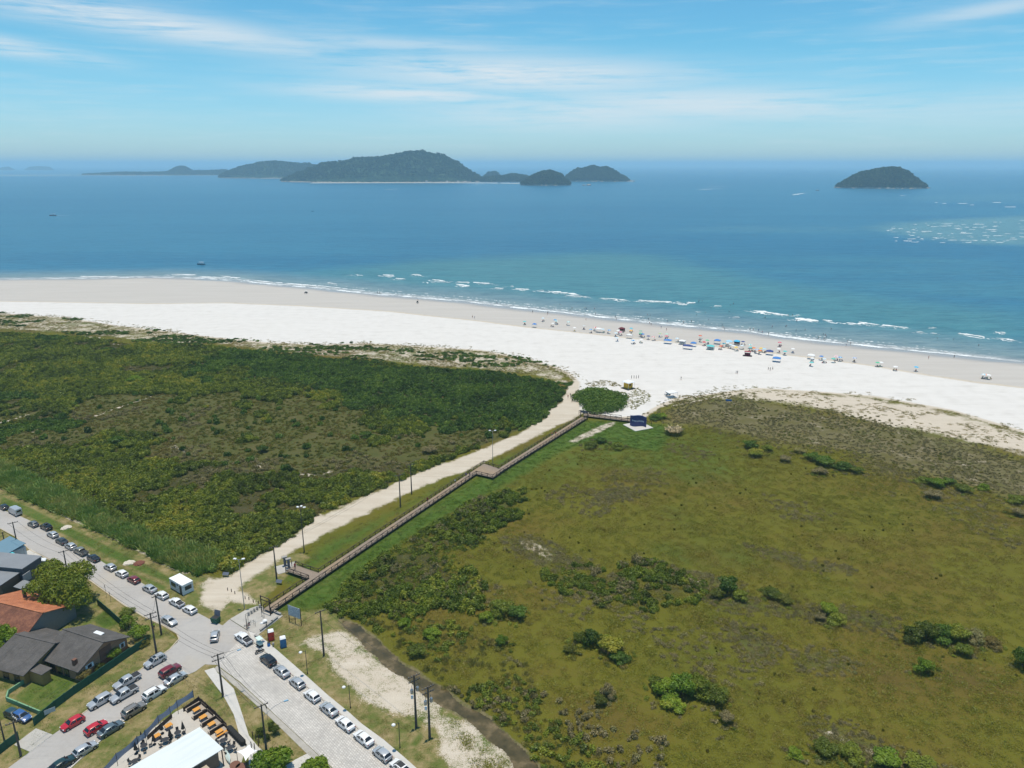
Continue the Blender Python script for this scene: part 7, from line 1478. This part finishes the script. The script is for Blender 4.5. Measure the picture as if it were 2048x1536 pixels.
def wake(x0, y0, x1, y1, w):
    a, b2 = Vector(G(x0, y0, SEA_Z)), Vector(G(x1, y1, SEA_Z)); d = (b2 - a); nn = Vector((-d.y, d.x)).normalized(); mb = MB(); n = 14; rg = random.Random(int(x0)); L_, R_ = [], []
    for i in range(n + 1):
        q = a + d * (i / n); ww = w * (.35 + .65 * math.sin(min(1, i / n * 2.5) * 1.57)) * (1 - (i / n) ** 2 * .9) * rg.uniform(.7, 1.2); L_.append((*(q + nn * ww), SEA_Z + .12)); R_.append((*(q - nn * ww), SEA_Z + .12))
    mb.add(L_ + R_, [(i, i + 1, n + 2 + i, n + 1 + i) for i in range(n)]); o = mb.build('wake', foam_m); return o
for (a, lb) in (((1394, 380, 1450, 376.5, 5), 'foam wake of the nearer white speedboat'), ((1411, 373.5, 1470, 371.5, 4), 'foam wake of the farther white speedboat'), ((1584, 390, 1612, 386, 6), 'slanting foam wake east of the pair'), ((771, 379.3, 800, 378, 4), 'foam wake in front of the tall island'), ((945, 370, 970, 369, 3), 'foam wake off the low neck'), ((110, 431.5, 140, 431, 2.0), 'thin wake behind the red passenger boat'), ((531, 366, 545, 366.5, 4), 'short wake at the west tip of the tall island')):
    o = wake(*a); tag(o, lb, kind='stuff')
# houses at the foot of the tall island
for i, (x, y, w) in enumerate(((838, 364.5, 26), (848, 364.6, 18), (852, 364.7, 12), (893, 365, 9), (915, 365, 9), (930, 365.2, 8), (772, 364.6, 9), (710, 365, 8))):
    X, Y = G(x, y + .8, SEA_Z); Y += 30; o = empty('waterfront_house', (X, Y, 0)); tag(o, '%s pale building along the foot of the tall island from the west' % ORD[sorted((838, 848, 852, 893, 915, 930, 772, 710)).index(x)], 'house', 'buildings at the foot of the tall island')
    MB().box((0, 0, 3), (w, 8, 8)).build('wall', mat('far_wall', (.62, .60, .56), .9), o); MB().add([(-w / 2 - 1, -5, 7), (w / 2 + 1, -5, 7), (w / 2 + 1, 5, 7), (-w / 2 - 1, 5, 7), (-w / 2, 0, 10), (w / 2, 0, 10)], [(0, 1, 5, 4), (2, 3, 4, 5), (1, 2, 5), (3, 0, 4)]).build('roof', mat('far_roof', (.40, .33, .29), .9), o)
# ================================================================== SMALL THINGS ROUND THE SQUARE
conc_d = mat('grey_concrete', (.30, .29, .275), .9, var=.2)
for i, (x, y) in enumerate(((497.7, 1232), (503.5, 1228.3), (509.2, 1224.3), (514.8, 1220.4), (520, 1216.5))):
    X, Y = G(x, y); tag(MB().lathe([(.24, 0), (.24, .78), (.20, .84), (.10, .86)], 14).build('bollard', conc_d, loc=(X, Y, .13), smooth=True, angle=R(40)), '%s of five round concrete bollards counting from the street' % ORD[i], 'bollard', 'round concrete bollards of the square')
for i, (x, y) in enumerate(((455.5, 1181), (463, 1183.5), (470, 1188), (490.5, 1198), (498, 1199.5), (507, 1205), (517, 1207.5))):
    X, Y = G(x, y); tag(MB().cyl((0, 0, -.2), (0, 0, .75), .10, .09, 8).build('timber_bollard', wood_dk, loc=(X, Y, 0)), '%s short timber bollard across the sand track counting from the west' % ORD[i], 'bollard', 'timber bollards across the sand track')
def block_bench(px, py, rz, L, label):
    X, Y = G(px, py); o = empty('bench', (X, Y, .13), rz); tag(o, label, 'bench', 'concrete benches round the square')
    MB().box((0, 0, .42), (L, .45, .12)).build('seat', conc_d, o); [MB().box((x, 0, .18), (.25, .38, .36)).build('support', conc_d, o) for x in (-L * .35, L * .35)]
e1 = math.atan2(*(Vector(G(566, 1232)) - Vector(G(517, 1270))).yx); e2 = math.atan2(*(Vector(G(566, 1232)) - Vector(G(530, 1218))).yx)
for x, y, a, l_, lb in ((548, 1225.5, e2, 1.9, 'concrete bench beside the foot of the boardwalk'), (556.5, 1229.5, e2, 1.7, 'concrete bench at the far corner of the square'), (549.5, 1242, e1, 2.0, 'concrete bench on the grass edge of the square, farthest one'), (539, 1250.5, e1, 2.0, 'concrete bench in the middle of the grass edge'), (527, 1259, e1, 2.0, 'concrete bench on the grass edge nearest the street'), (516.5, 1276, e1 - 1.5, 1.8, 'concrete bench on the pavement by the white pickup')): block_bench(x, y, a, l_, lb)
# exercise bars
gym = mat('gym_steel', (.30, .29, .26), .5, .4)
X, Y = G(511, 1243); o = empty('pull_up_frame', (X, Y, .13), math.atan2(*(Vector(G(521, 1228)) - Vector(G(498, 1240))).yx)); tag(o, 'tall steel pull-up frame in the middle of the square', 'exercise frame')
for x in (-1.9, 1.9):
    for y in (-.45, .45): MB().cyl((x, y, 0), (x, y, 2.5), .05, .05, 6).build('post', gym, o)
    MB().beam((x, -.45, 2.5), (x, .45, 2.5), .06).build('cross_bar', gym, o); MB().beam((x, -.45, .3), (x, .45, .3), .06).build('cross_bar', gym, o)
for y in (-.45, .45): MB().beam((-1.9, y, 2.48), (1.9, y, 2.48), .06).build('long_bar', gym, o)
X, Y = G(503, 1256); o = empty('parallel_bars', (X, Y, .13), R(50)); tag(o, 'low steel parallel bars at the street edge of the square', 'exercise frame')
for y in (-.3, .3):
    for x in (-.8, .8): MB().cyl((x, y, 0), (x, y, 1.3), .045, .045, 6).build('post', gym, o)
    MB().beam((-1.0, y, 1.3), (1.0, y, 1.3), .05).build('bar', gym, o)
X, Y = G(494, 1252); o = empty('leg_press', (X, Y, .13), R(20)); tag(o, 'bulky exercise machine beside the person at the square', 'exercise machine')
MB().box((0, 0, .05), (1.2, .5, .1)).build('base', gym, o); MB().cyl((0, 0, .1), (0, 0, 1.7), .07, .06, 8).build('column', gym, o); MB().box((.45, 0, .5), (.42, .42, .08)).build('seat', dkmet, o); MB().beam((.65, 0, .5), (.78, 0, 1.0), .38, .06).build('backrest', dkmet, o); MB().beam((-.5, -.3, 1.5), (-.5, .3, 1.5), .05).build('handle', gym, o)
person(494.5, 1258, 'stand', 'navy', 'black', 'person in dark clothes at the exercise machine', .13, R(30)); person(498, 1255.5, 'sit', 'pink', 'grey', 'person sitting low beside the one in dark clothes', .1, R(200))
X, Y = G(530, 1246); o = empty('white_sack', (X, Y, .13)); 
bm = bmesh.new(); bmesh.ops.create_icosphere(bm, subdivisions=2, radius=.55)
for v in bm.verts: v.co *= random.uniform(.85, 1.15); v.co.z = v.co.z * .7 + .38
me = bpy.data.meshes.new('sack'); bm.to_mesh(me); bm.free(); bpy.data.objects.remove(o); tag(link('sack', me, white_m, loc=(X, Y, .13)), 'bulky white sack at the edge of the square', 'sack')
# toilets
def toilet(px, py, colour, label, rz):
    X, Y = G(px, py); o = empty('portable_toilet', (X, Y, .0), rz); tag(o, label, 'toilet'); m_ = mat('toilet_' + colour, dict(red=(.68, .05, .035), blue=(.05, .19, .40))[colour], .5, var=.06)
    MB().box((0, 0, 1.08), (1.12, 1.12, 2.05)).build('body', m_, o); MB().box((0, 0, .04), (1.2, 1.2, .08)).build('skid', dkmet, o)
    MB().add([(-.6, -.6, 2.1), (.6, -.6, 2.1), (.6, .6, 2.1), (-.6, .6, 2.1), (-.45, -.35, 2.36), (.45, -.35, 2.36), (.45, .35, 2.36), (-.45, .35, 2.36)], [(3, 2, 1, 0), (4, 5, 6, 7), (0, 1, 5, 4), (1, 2, 6, 5), (2, 3, 7, 6), (3, 0, 4, 7)]).build('roof', white_m, o)
    d = MB().box((0, -.575, 1.05), (.78, .04, 1.85)).build('door', m_, o); MB().box((.28, -.61, 1.05), (.06, .03, .16)).build('handle', dkmet, d)
    for x in (-.54, .54): MB().box((x, -.57, 1.08), (.08, .06, 2.05)).build('corner_post', m_, o)
    MB().cyl((.4, .4, 2.1), (.4, .4, 2.6), .05, .05, 6).build('vent_pipe', dkmet, o); MB().box((.574, 0, 1.75), (.02, .7, .18)).build('vent_grille', dkmet, o)
toilet(543, 1279, 'red', 'red portable toilet with white roof on the grass', R(25)); toilet(567, 1293, 'blue', 'blue portable toilet with white roof on the grass', R(25))
X, Y = G(538, 1293); o = empty('waste_drum', (X, Y, .02)); tag(o, 'blue plastic waste drum in front of the red toilet', 'bin'); MB().lathe([(.28, 0), (.32, .3), (.32, .6), (.28, .9)], 14).build('drum', UC['blue'], o, smooth=True, angle=R(50)); MB().lathe([(.30, .88), (.30, .95), (.1, .97)], 14).build('lid', dkmet, o)
X, Y = G(547, 1294); o = empty('waste_bin', (X, Y, .0)); tag(o, 'small grey waste bin on a post beside the blue drum', 'bin'); MB().cyl((0, 0, 0), (0, 0, 1.1), .04, .04, 6).build('post', dkmet, o); MB().lathe([(.18, .45), (.23, 1.0)], 12).build('bucket', conc_d, o)
X, Y = G(520, 1293); o = empty('market_cart', (X, Y, .15), R(-42)); tag(o, 'pale green hand cart on the pavement by the motorcycle', 'cart'); MB().box((0, 0, .75), (1.3, .8, .5)).build('box', mat('pale_green', (.50, .62, .56), .6), o); MB().box((0, 0, 1.85), (1.5, 1.0, .05)).build('roof', mat('pale_green2', (.55, .68, .62), .6), o); [MB().cyl((x, y, 1.0), (x, y, 1.85), .03, .03, 5).build('post', steel, o) for x in (-.6, .6) for y in (-.36, .36)]; [MB().cyl((x, -.45, .28), (x, .45, .28), .28, .28, 12).build('wheel', tyre_m, o) for x in (-.35, .4)]
# dumpster
X, Y = G(432, 1245); o = empty('dumpster', (X, Y, .03), R(-20)); tag(o, 'dark green dumpster with raised lid at the junction', 'dumpster')
MB().box((0, 0, .75), (1.5, 1.2, 1.05), taper=1.12).build('body', green_f, o); MB().box((0, 0, 1.30), (1.52, 1.16, .04)).build('refuse', trim_m, o); MB().box((.0, .72, 1.95), (1.5, .06, 1.25), M=Matrix.Rotation(R(-12), 3, 'X')).build('lid', slate, o); [MB().cyl((x, y - .05, .12), (x, y + .05, .12), .12, .12, 8).build('wheel', tyre_m, o) for x in (-.55, .55) for y in (-.45, .45)]; [MB().box((x, 0, 1.0), (.1, .3, .12)).build('lug', dkmet, o) for x in (-.84, .84)]
# billboard with unreadable print
X, Y = G(591, 1247); dirb = Vector(G(603, 1252)) - Vector(G(579, 1243)); o = empty('billboard', (X, Y, 0), math.atan2(dirb.y, dirb.x)); tag(o, 'grey billboard on dark posts at the grass edge of the lawn', 'billboard'); wb_ = dirb.length
bp, t, b = newmat('billboard_print'); oc = t.objco(); setp(t, b, Base_Color=t.ramp(t.voro(t.map(oc, scale=(.7, 1, 1.1)), 1.6), [(.15, (.34, .37, .42)), (.35, (.62, .65, .68)), (.6, (.45, .49, .55))]), Roughness=.6)
for x in (-wb_ / 2, 0, wb_ / 2): MB().beam((x, 0, -.1), (x, 0, 4.3), .12).build('post', wood_dk, o)
MB().box((0, -.10, 2.95), (wb_ * .98, .05, 2.5)).build('panel', bp, o); MB().beam((-wb_ / 2, .1, .5), (wb_ / 2, .1, 1.7), .07).build('brace', wood_dk, o)
# concrete pillars at the landing
for i, (x, y, lb) in enumerate(((570.5, 1132, 'west concrete pillar with wider cap at the boardwalk landing'), (578, 1136, 'east concrete pillar with wider cap at the boardwalk landing'))):
    X, Y = G(x, y); o = empty('concrete_pillar', (X, Y, 0), R(30)); tag(o, lb, 'pillar'); MB().box((0, 0, 1.2), (.55, .55, 2.4)).build('shaft', mat('stained_concrete', (.15, .145, .16), .9, var=.3), o); MB().box((0, 0, 2.5), (1.25, .8, .25)).build('cap', conc_d, o)
X, Y = G(573, 1136); tag(MB().box((0, 0, .04), (5, 4, .08), R(30)).build('paved_pad', conc_m, loc=(X, Y, 0)), 'small concrete pad under the two pillars', kind='structure')
for x, y, lb, rz in ((558.5, 1168, 'tilted blue-grey information panel beside the landing pole', R(-15)), (452, 1153, 'dark information panel lying in the grass by the track', R(-5))):
    X, Y = G(x, y); o = empty('information_panel', (X, Y, 0), rz); tag(o, lb, 'sign'); MB().box((0, 0, .75), (1.5, .8, .05), M=Matrix.Rotation(R(40), 3, 'X')).build('panel', slate, o); [MB().cyl((x_, 0, -.1), (x_, 0, .75), .04, .04, 6).build('leg', dkmet, o) for x_ in (-.6, .6)]
# traffic signs
def sign(px, py, ty, shape, label):
    X, Y = G(px, py); h = height_at(px, py, ty); o = empty('traffic_sign', (X, Y, 0), R(-50)); tag(o, label, 'sign'); MB().cyl((0, 0, -.1), (0, 0, h), .035, .035, 6).build('post', steel, o)
    (MB().box((0, -.05, h), (.7, .03, .7), M=Matrix.Rotation(R(45), 3, 'Y')) if shape == 'd' else MB().cyl((0, -.06, h), (0, -.03, h), .38, .38, 16)).build('plate', dkmet, o)
sign(213.5, 1194, 1173, 'd', 'diamond traffic sign seen from behind on the house verge'); sign(222, 1203, 1186, 'r', 'round traffic sign seen from behind next to the diamond one'); sign(535.5, 1436, 1413, 'r', 'round traffic sign seen from behind by the gutter'); sign(51.5, 1119, 1098, 'r', 'thin marker post at the pale driveway')
# debris on the verge
for i, (x, y, c_, lb) in enumerate(((278, 1127, (.16, .06, .04), 'heap of reddish dry branches on the verge'), (258, 1126, (.55, .50, .42), 'heap of pale sand on the verge beside the branches'), (133, 1055, (.55, .50, .42), 'low pale sand heap on the verge farther west'))):
    X, Y = G(x, y); r_ = np.random.RandomState(i); bm = bmesh.new(); bmesh.ops.create_icosphere(bm, subdivisions=3, radius=1.3)
    for v in bm.verts: v.co *= .8 + .4 * r_.rand(); v.co.z = max(-.05, v.co.z * .28)
    me = bpy.data.meshes.new('heap'); bm.to_mesh(me); bm.free(); tag(link('heap', me, mat('heap%d' % i, c_, .95, var=.4, scale=5), loc=(X, Y, 0)), lb, 'heap')

# ================================================================== BEACH TERRACE RESTAURANT
slab('terrace_floor', GP([(352, 1424), (398, 1402), (424, 1424), (494, 1490), (480, 1536), (440, 1600), (150, 1600), (215, 1536), (250, 1502), (300, 1462)]), .10, mat('terrace_concrete', (.46, .43, .385), .9, var=.18, scale=.6), 'pale concrete terrace floor round the white roofed bar')
RZ = 3.4; q = [Vector(G(*p_, RZ)) for p_ in ((399, 1454), (447, 1497), (372, 1545), (250, 1545))]
A_, B_ = q[0], q[1]; ex = (B_ - A_).normalized(); ey = Vector((ex.y, -ex.x)); ey = ey if ey.y < 0 else -ey; Lx = (B_ - A_).length
o = empty('terrace_bar', (A_.x, A_.y, 0)); tag(o, 'terrace bar building under a large white corrugated roof', 'building')
wr, t, b = newmat('white_corrugated_sheet'); pz_ = t.map(t.pos(), rot=(0, 0, -math.atan2(ex.y, ex.x))); wv = t.node('ShaderNodeTexWave', wave_type='BANDS', bands_direction='X'); t.put(wv.inputs[0], pz_); wv.inputs['Scale'].default_value = 1.3
setp(t, b, Base_Color=t.mix(t.math('MULTIPLY', t.sstep(wv.outputs[1], .3, .0), .35), t.mix(t.noise(t.map(pz_, scale=(3, .3, 1)), .5, 4), (.56, .62, .64), (.73, .77, .78)), (.42, .47, .49)), Roughness=.5, Normal=t.bump(wv.outputs[1], .6, .05))
rp = lambda u, v, z: (*(ex * u + ey * v), z)
def rbox(u0, u1, v0, v1, z0, z1, name, m_, dz=0.0):
    V = [rp(u0, v0, z0), rp(u1, v0, z0), rp(u1, v1, z0 - dz), rp(u0, v1, z0 - dz), rp(u0, v0, z1), rp(u1, v0, z1), rp(u1, v1, z1 - dz), rp(u0, v1, z1 - dz)]
    return MB().add(V, [(0, 3, 2, 1), (4, 5, 6, 7), (0, 1, 5, 4), (1, 2, 6, 5), (2, 3, 7, 6), (3, 0, 4, 7)]).build(name, m_, o)
rbox(0, Lx, 0, 16, RZ - .1, RZ, 'roof', wr, -.35); rbox(.6, Lx - .6, .7, 15, 0, RZ - .15, 'wall', mat('bar_wall', (.22, .17, .13), .9))
for u in (.15, Lx - .15): [rbox(u - .07, u + .07, v, v + .14, 0, RZ - .1, 'post', dkmet) for v in (.2, 5, 10)]
rbox(Lx + .15, Lx + 4.6, 3.2, 16, 2.5, 2.62, 'upper_deck', mat('sun_deck', (.42, .36, .27), .85, var=.2)); rbox(Lx + .3, Lx + 4.4, 3.4, 15, .1, 2.5, 'lower_wall', woodw)
for v in np.arange(3.3, 14, 1.5): MB().cyl(rp(Lx + .12, v, 2.6), rp(Lx + .12, v, 3.6), .03, .03, 5).build('rail_post', dkmet, o)
for z in (3.1, 3.6): MB().beam(rp(Lx + .12, 3.3, z), rp(Lx + .12, 13.5, z), .05).build('hand_rail', dkmet, o)
# shade cloth along the side street
cl, t, b = newmat('grey_shade_cloth'); setp(t, b, Base_Color=t.mix(t.noise(t.pos(), 1.2, 3), (.24, .28, .36), (.34, .38, .46)), Roughness=.8)
TOPP = [(387, 1380), (352, 1401), (338, 1413), (316, 1431), (290, 1461), (275, 1473), (232, 1507), (195, 1545)]; BOT = [(389, 1404), (357, 1428), (343, 1440), (320, 1460), (294, 1490), (278, 1500), (236, 1532), (200, 1570)]
o = empty('shade_cloth_fence', (*G(*BOT[0]), 0)); tag(o, 'sagging grey shade cloth strung on thin posts between terrace and street', 'fence'); b0 = Vector(G(*BOT[0]))
ps = []
for (bx, by), (tx_, ty) in zip(BOT, TOPP): X, Y = G(bx, by); h = min(3.2, max(1.6, height_at(bx, by, ty))); ps.append((X - b0.x, Y - b0.y, h)); MB().cyl((X - b0.x, Y - b0.y, -.1), (X - b0.x, Y - b0.y, h + .15), .05, .045, 6).build('post', wood_dk, o)
for a, b2 in zip(ps[:-1], ps[1:]):
    mb = MB(); n = 8; T_, B2 = [], []
    for i in range(n + 1):
        u = i / n; s_ = 4 * u * (1 - u); x, y = a[0] + (b2[0] - a[0]) * u, a[1] + (b2[1] - a[1]) * u; h = a[2] + (b2[2] - a[2]) * u; T_.append((x, y, h - .30 * s_)); B2.append((x - .05 * s_, y - .25 * s_, h - 1.55 + .25 * s_))
    mb.add(T_ + B2, [(i, i + 1, n + 2 + i, n + 1 + i) for i in range(n)]); mb.build('cloth', cl, o)
orange_w = mat('orange_wood', (.60, .28, .05), .6, var=.15); pale_w = mat('pallet_wood', (.36, .31, .26), .85, var=.25)
def table(px, py, rz, label, seats=True):
    X, Y = G(px, py, .75); o = empty('picnic_table', (X, Y, .1), rz); tag(o, label, 'table', 'orange tables of the terrace'); MB().box((0, 0, .74), (1.2, .9, .06)).build('table_top', orange_w, o)
    [MB().box((x, y, .36), (.08, .08, .72)).build('leg', wood_dk, o) for x in (-.5, .5) for y in (-.35, .35)]
def lounge(px, py, rz, label, L=3.4):
    X, Y = G(px, py, .3); o = empty('pallet_sofa', (X, Y, .1), rz); tag(o, label, 'sofa', 'pallet sofas of the terrace'); MB().box((0, 0, .2), (L, .8, .38)).build('base', pale_w, o); MB().box((0, -.45, .45), (L, .12, .9)).build('backrest', wood_dk, o)
tz = math.atan2(ex.y, ex.x); tn = math.atan2(-ey.y, -ey.x)
for i, (x, y) in enumerate(((393, 1419), (406, 1434), (423, 1448), (438.5, 1463))):
    table(x, y, tn, '%s orange table of the footpath row counting from the street corner' % ORD[i])
    lounge(x - 7, y - 5, tn + .0, '%s pallet sofa of the footpath row counting from the street corner' % ORD[i], 2.6); lounge(x + 11, y - 2, tn + 1.57, '%s short end sofa of the footpath row from the street corner' % ORD[i], 1.8)
for x, y, lb in ((337, 1451, 'orange table nearest the shade cloth, east one'), (313, 1472, 'orange table nearest the shade cloth, west one')): table(x, y, tn, lb)
X, Y = G(448, 1470); o = empty('bench', (X, Y, .1), tn); tag(o, 'long orange bench at the end of the footpath row', 'bench'); MB().box((0, 0, .45), (2.6, .45, .06)).build('seat', orange_w, o); [MB().box((x, 0, .2), (.1, .4, .42)).build('leg', wood_dk, o) for x in (-1, 1)]
def fence_low(px, label): return fence(px, .95, label, wood_dk, 1.6, 'timber_railing')
fence_low([(368, 1424), (398, 1402), (412, 1414)], 'dark low timber railing at the terrace corner'); fence_low([(412, 1414), (432, 1432), (454, 1456)], 'dark low timber railing along the footpath'); fence_low([(296, 1480), (345, 1436)], 'dark low timber railing behind the shade cloth')
def round_set(px, py, label):
    X, Y = G(px, py, .6); o = empty('round_table', (X, Y, .1)); tag(o, label, 'table', 'black round tables of the terrace'); MB().lathe([(.55, .70), (.58, .74), (.5, .76)], 16).build('table_top', dkmet, o); MB().cyl((0, 0, 0), (0, 0, .7), .05, .05, 6).build('stem', dkmet, o)
    for j in range(4):
        a = j * 1.57 + px; c_ = empty('garden_chair', (X + math.cos(a) * .95, Y + math.sin(a) * .95, .1), a); tag(c_, '%s black garden chair round the %s' % (ORD[j], label), 'chair', 'black garden chairs of the terrace')
        MB().box((0, 0, .44), (.48, .48, .05)).build('seat', dkmet, c_); MB().beam((.22, 0, .44), (.32, 0, .92), .46, .05).build('backrest', dkmet, c_); [MB().cyl((x, y, 0), (x, y, .44), .025, .025, 5).build('leg', dkmet, c_) for x in (-.2, .2) for y in (-.2, .2)]
for x, y, lb in ((355.5, 1467, 'black round table north of the white roof'), (331, 1481, 'black round table near the roof edge'), (288, 1493, 'black round table near the shade cloth'), (270, 1524, 'black round table at the foot of the cloth'), (446, 1483, 'black round table east of the white roof'), (460, 1497, 'black round table by the tyre row')): round_set(x, y, lb)
for i, (x, y, lb) in enumerate(((367.5, 1466, 'folded black parasol at the north edge of the white roof'), (341.5, 1480, 'folded black parasol west along the roof edge'), (285, 1487, 'folded black parasol beside the shade cloth'), (273, 1508, 'folded black parasol low by the cloth'), (325, 1468, 'folded black parasol behind the orange tables'), (309, 1490, 'folded black parasol between tables and roof'))):
    X, Y = G(x, y); o = empty('folded_parasol', (X, Y, .1)); tag(o, lb, 'parasol', 'folded black parasols'); MB().lathe([(.03, 2.35), (.10, 2.1), (.28, 1.2), (.34, .9), (.10, .88)][::-1], 10).build('canopy', trim_m, o); MB().cyl((0, 0, 0), (0, 0, 2.5), .03, .03, 6).build('pole', dkmet, o); MB().lathe([(.3, 0), (.3, .08)], 12).build('base', dkmet, o)
for i in range(9):
    u = i / 8; X, Y = G(460 + 26 * u, 1463 + 27 * u); tag(MB().lathe([(.30, .05), (.44, .1), (.5, .25), (.5, .75), (.44, .9), (.30, .95)], 14).build('tyre_planter', tyre_m, loc=(X, Y, .1), smooth=True, angle=R(50)), '%s black tyre planter in the row beside the footpath from the north' % ORD[i], 'planter', 'row of tyre planters')
# white shade sail
c4 = [Vector((*G(473, 1503, 2.2), 2.2)), Vector((*G(499, 1488, 3.0), 3.0)), Vector((*G(515, 1501, 2.2), 2.2)), Vector((*G(491, 1522, 2.8), 2.8))]
o = empty('shade_sail', (c4[0].x, c4[0].y, 0)); tag(o, 'white four-cornered shade sail at the end of the footpath', 'shade sail'); n = 10; V = []; F_ = []
for i in range(n + 1):
    for j in range(n + 1):
        u, v = i / n, j / n; pb = c4[0].lerp(c4[1], u).lerp(c4[3].lerp(c4[2], u), v); pull = 1 - .28 * (4 * u * (1 - u) * (abs(v - .5) * 2) ** 2 + 4 * v * (1 - v) * (abs(u - .5) * 2) ** 2); cen = sum(c4, Vector()) / 4; pb = cen + (pb - cen) * pull; V.append(tuple(pb - Vector((c4[0].x, c4[0].y, 0))))
for i in range(n):
    for j in range(n): a = i * (n + 1) + j; F_.append((a, a + 1, a + n + 2, a + n + 1))
MB().add(V, F_).build('cloth', mat('sail_white', (.80, .80, .80), .7, var=.04), o, smooth=True)
for p_ in c4: MB().cyl((p_.x - c4[0].x, p_.y - c4[0].y, 0), (p_.x - c4[0].x, p_.y - c4[0].y, p_.z), .05, .045, 6).build('mast', dkmet, o)
for x, y, lb in ((470, 1530, 'brown wooden cable drum table at the foot of the sail'), (482, 1534, 'second brown cable drum beside the sail')):
    X, Y = G(x, y, .8); o = empty('cable_drum', (X, Y, .1)); tag(o, lb, 'table'); MB().lathe([(.85, .72), (.85, .80)], 20).build('top', browndoor, o); MB().lathe([(.35, .08), (.35, .72)], 12).build('core', browndoor, o); MB().lathe([(.8, 0), (.8, .08)], 20).build('foot', browndoor, o)
X, Y = G(455, 1512, .4); o = empty('kayak', (X, Y, .1), math.atan2(-.85, .5)); tag(o, 'upturned pale kayak leaning by the terrace deck', 'kayak'); n = 11; V = []
for i in range(n):
    t_ = i / (n - 1); w_ = .36 * math.sin(math.pi * t_) + .01; V += [(4 * t_ - 2, -w_, .35), (4 * t_ - 2, 0, .62), (4 * t_ - 2, w_, .35)]
MB().add(V, [(i * 3 + j, i * 3 + j + 3, i * 3 + j + 4, i * 3 + j + 1) for i in range(n - 1) for j in range(2)] + [(i * 3 + 2, i * 3 + 5, i * 3 + 3, i * 3) for i in range(n - 1)]).build('hull', mat('kayak_shell', (.55, .66, .64), .4), o); [MB().box((x, 0, .18), (.12, .6, .36)).build('trestle', wood_dk, o) for x in (-1, 1)]
for i, (x, y) in enumerate(((512, 1481), (517, 1492), (518.5, 1485), (503, 1496), (524, 1470), (506, 1478), (509.5, 1499))): X, Y = G(x, y); tag(MB().cyl((0, 0, -.2), (0, 0, 1.3 + .15 * (i % 3)), .08, .07, 7).build('stake', wood_dk, loc=(X, Y, 0)), '%s dark timber stake between footpath and terrace tree from the west' % ORD[sorted((512, 517, 518.5, 503, 524, 506, 509.5)).index(x)], 'post', 'timber stakes by the footpath')
print('scatter points', NPTS, 'objects', len(bpy.data.objects))
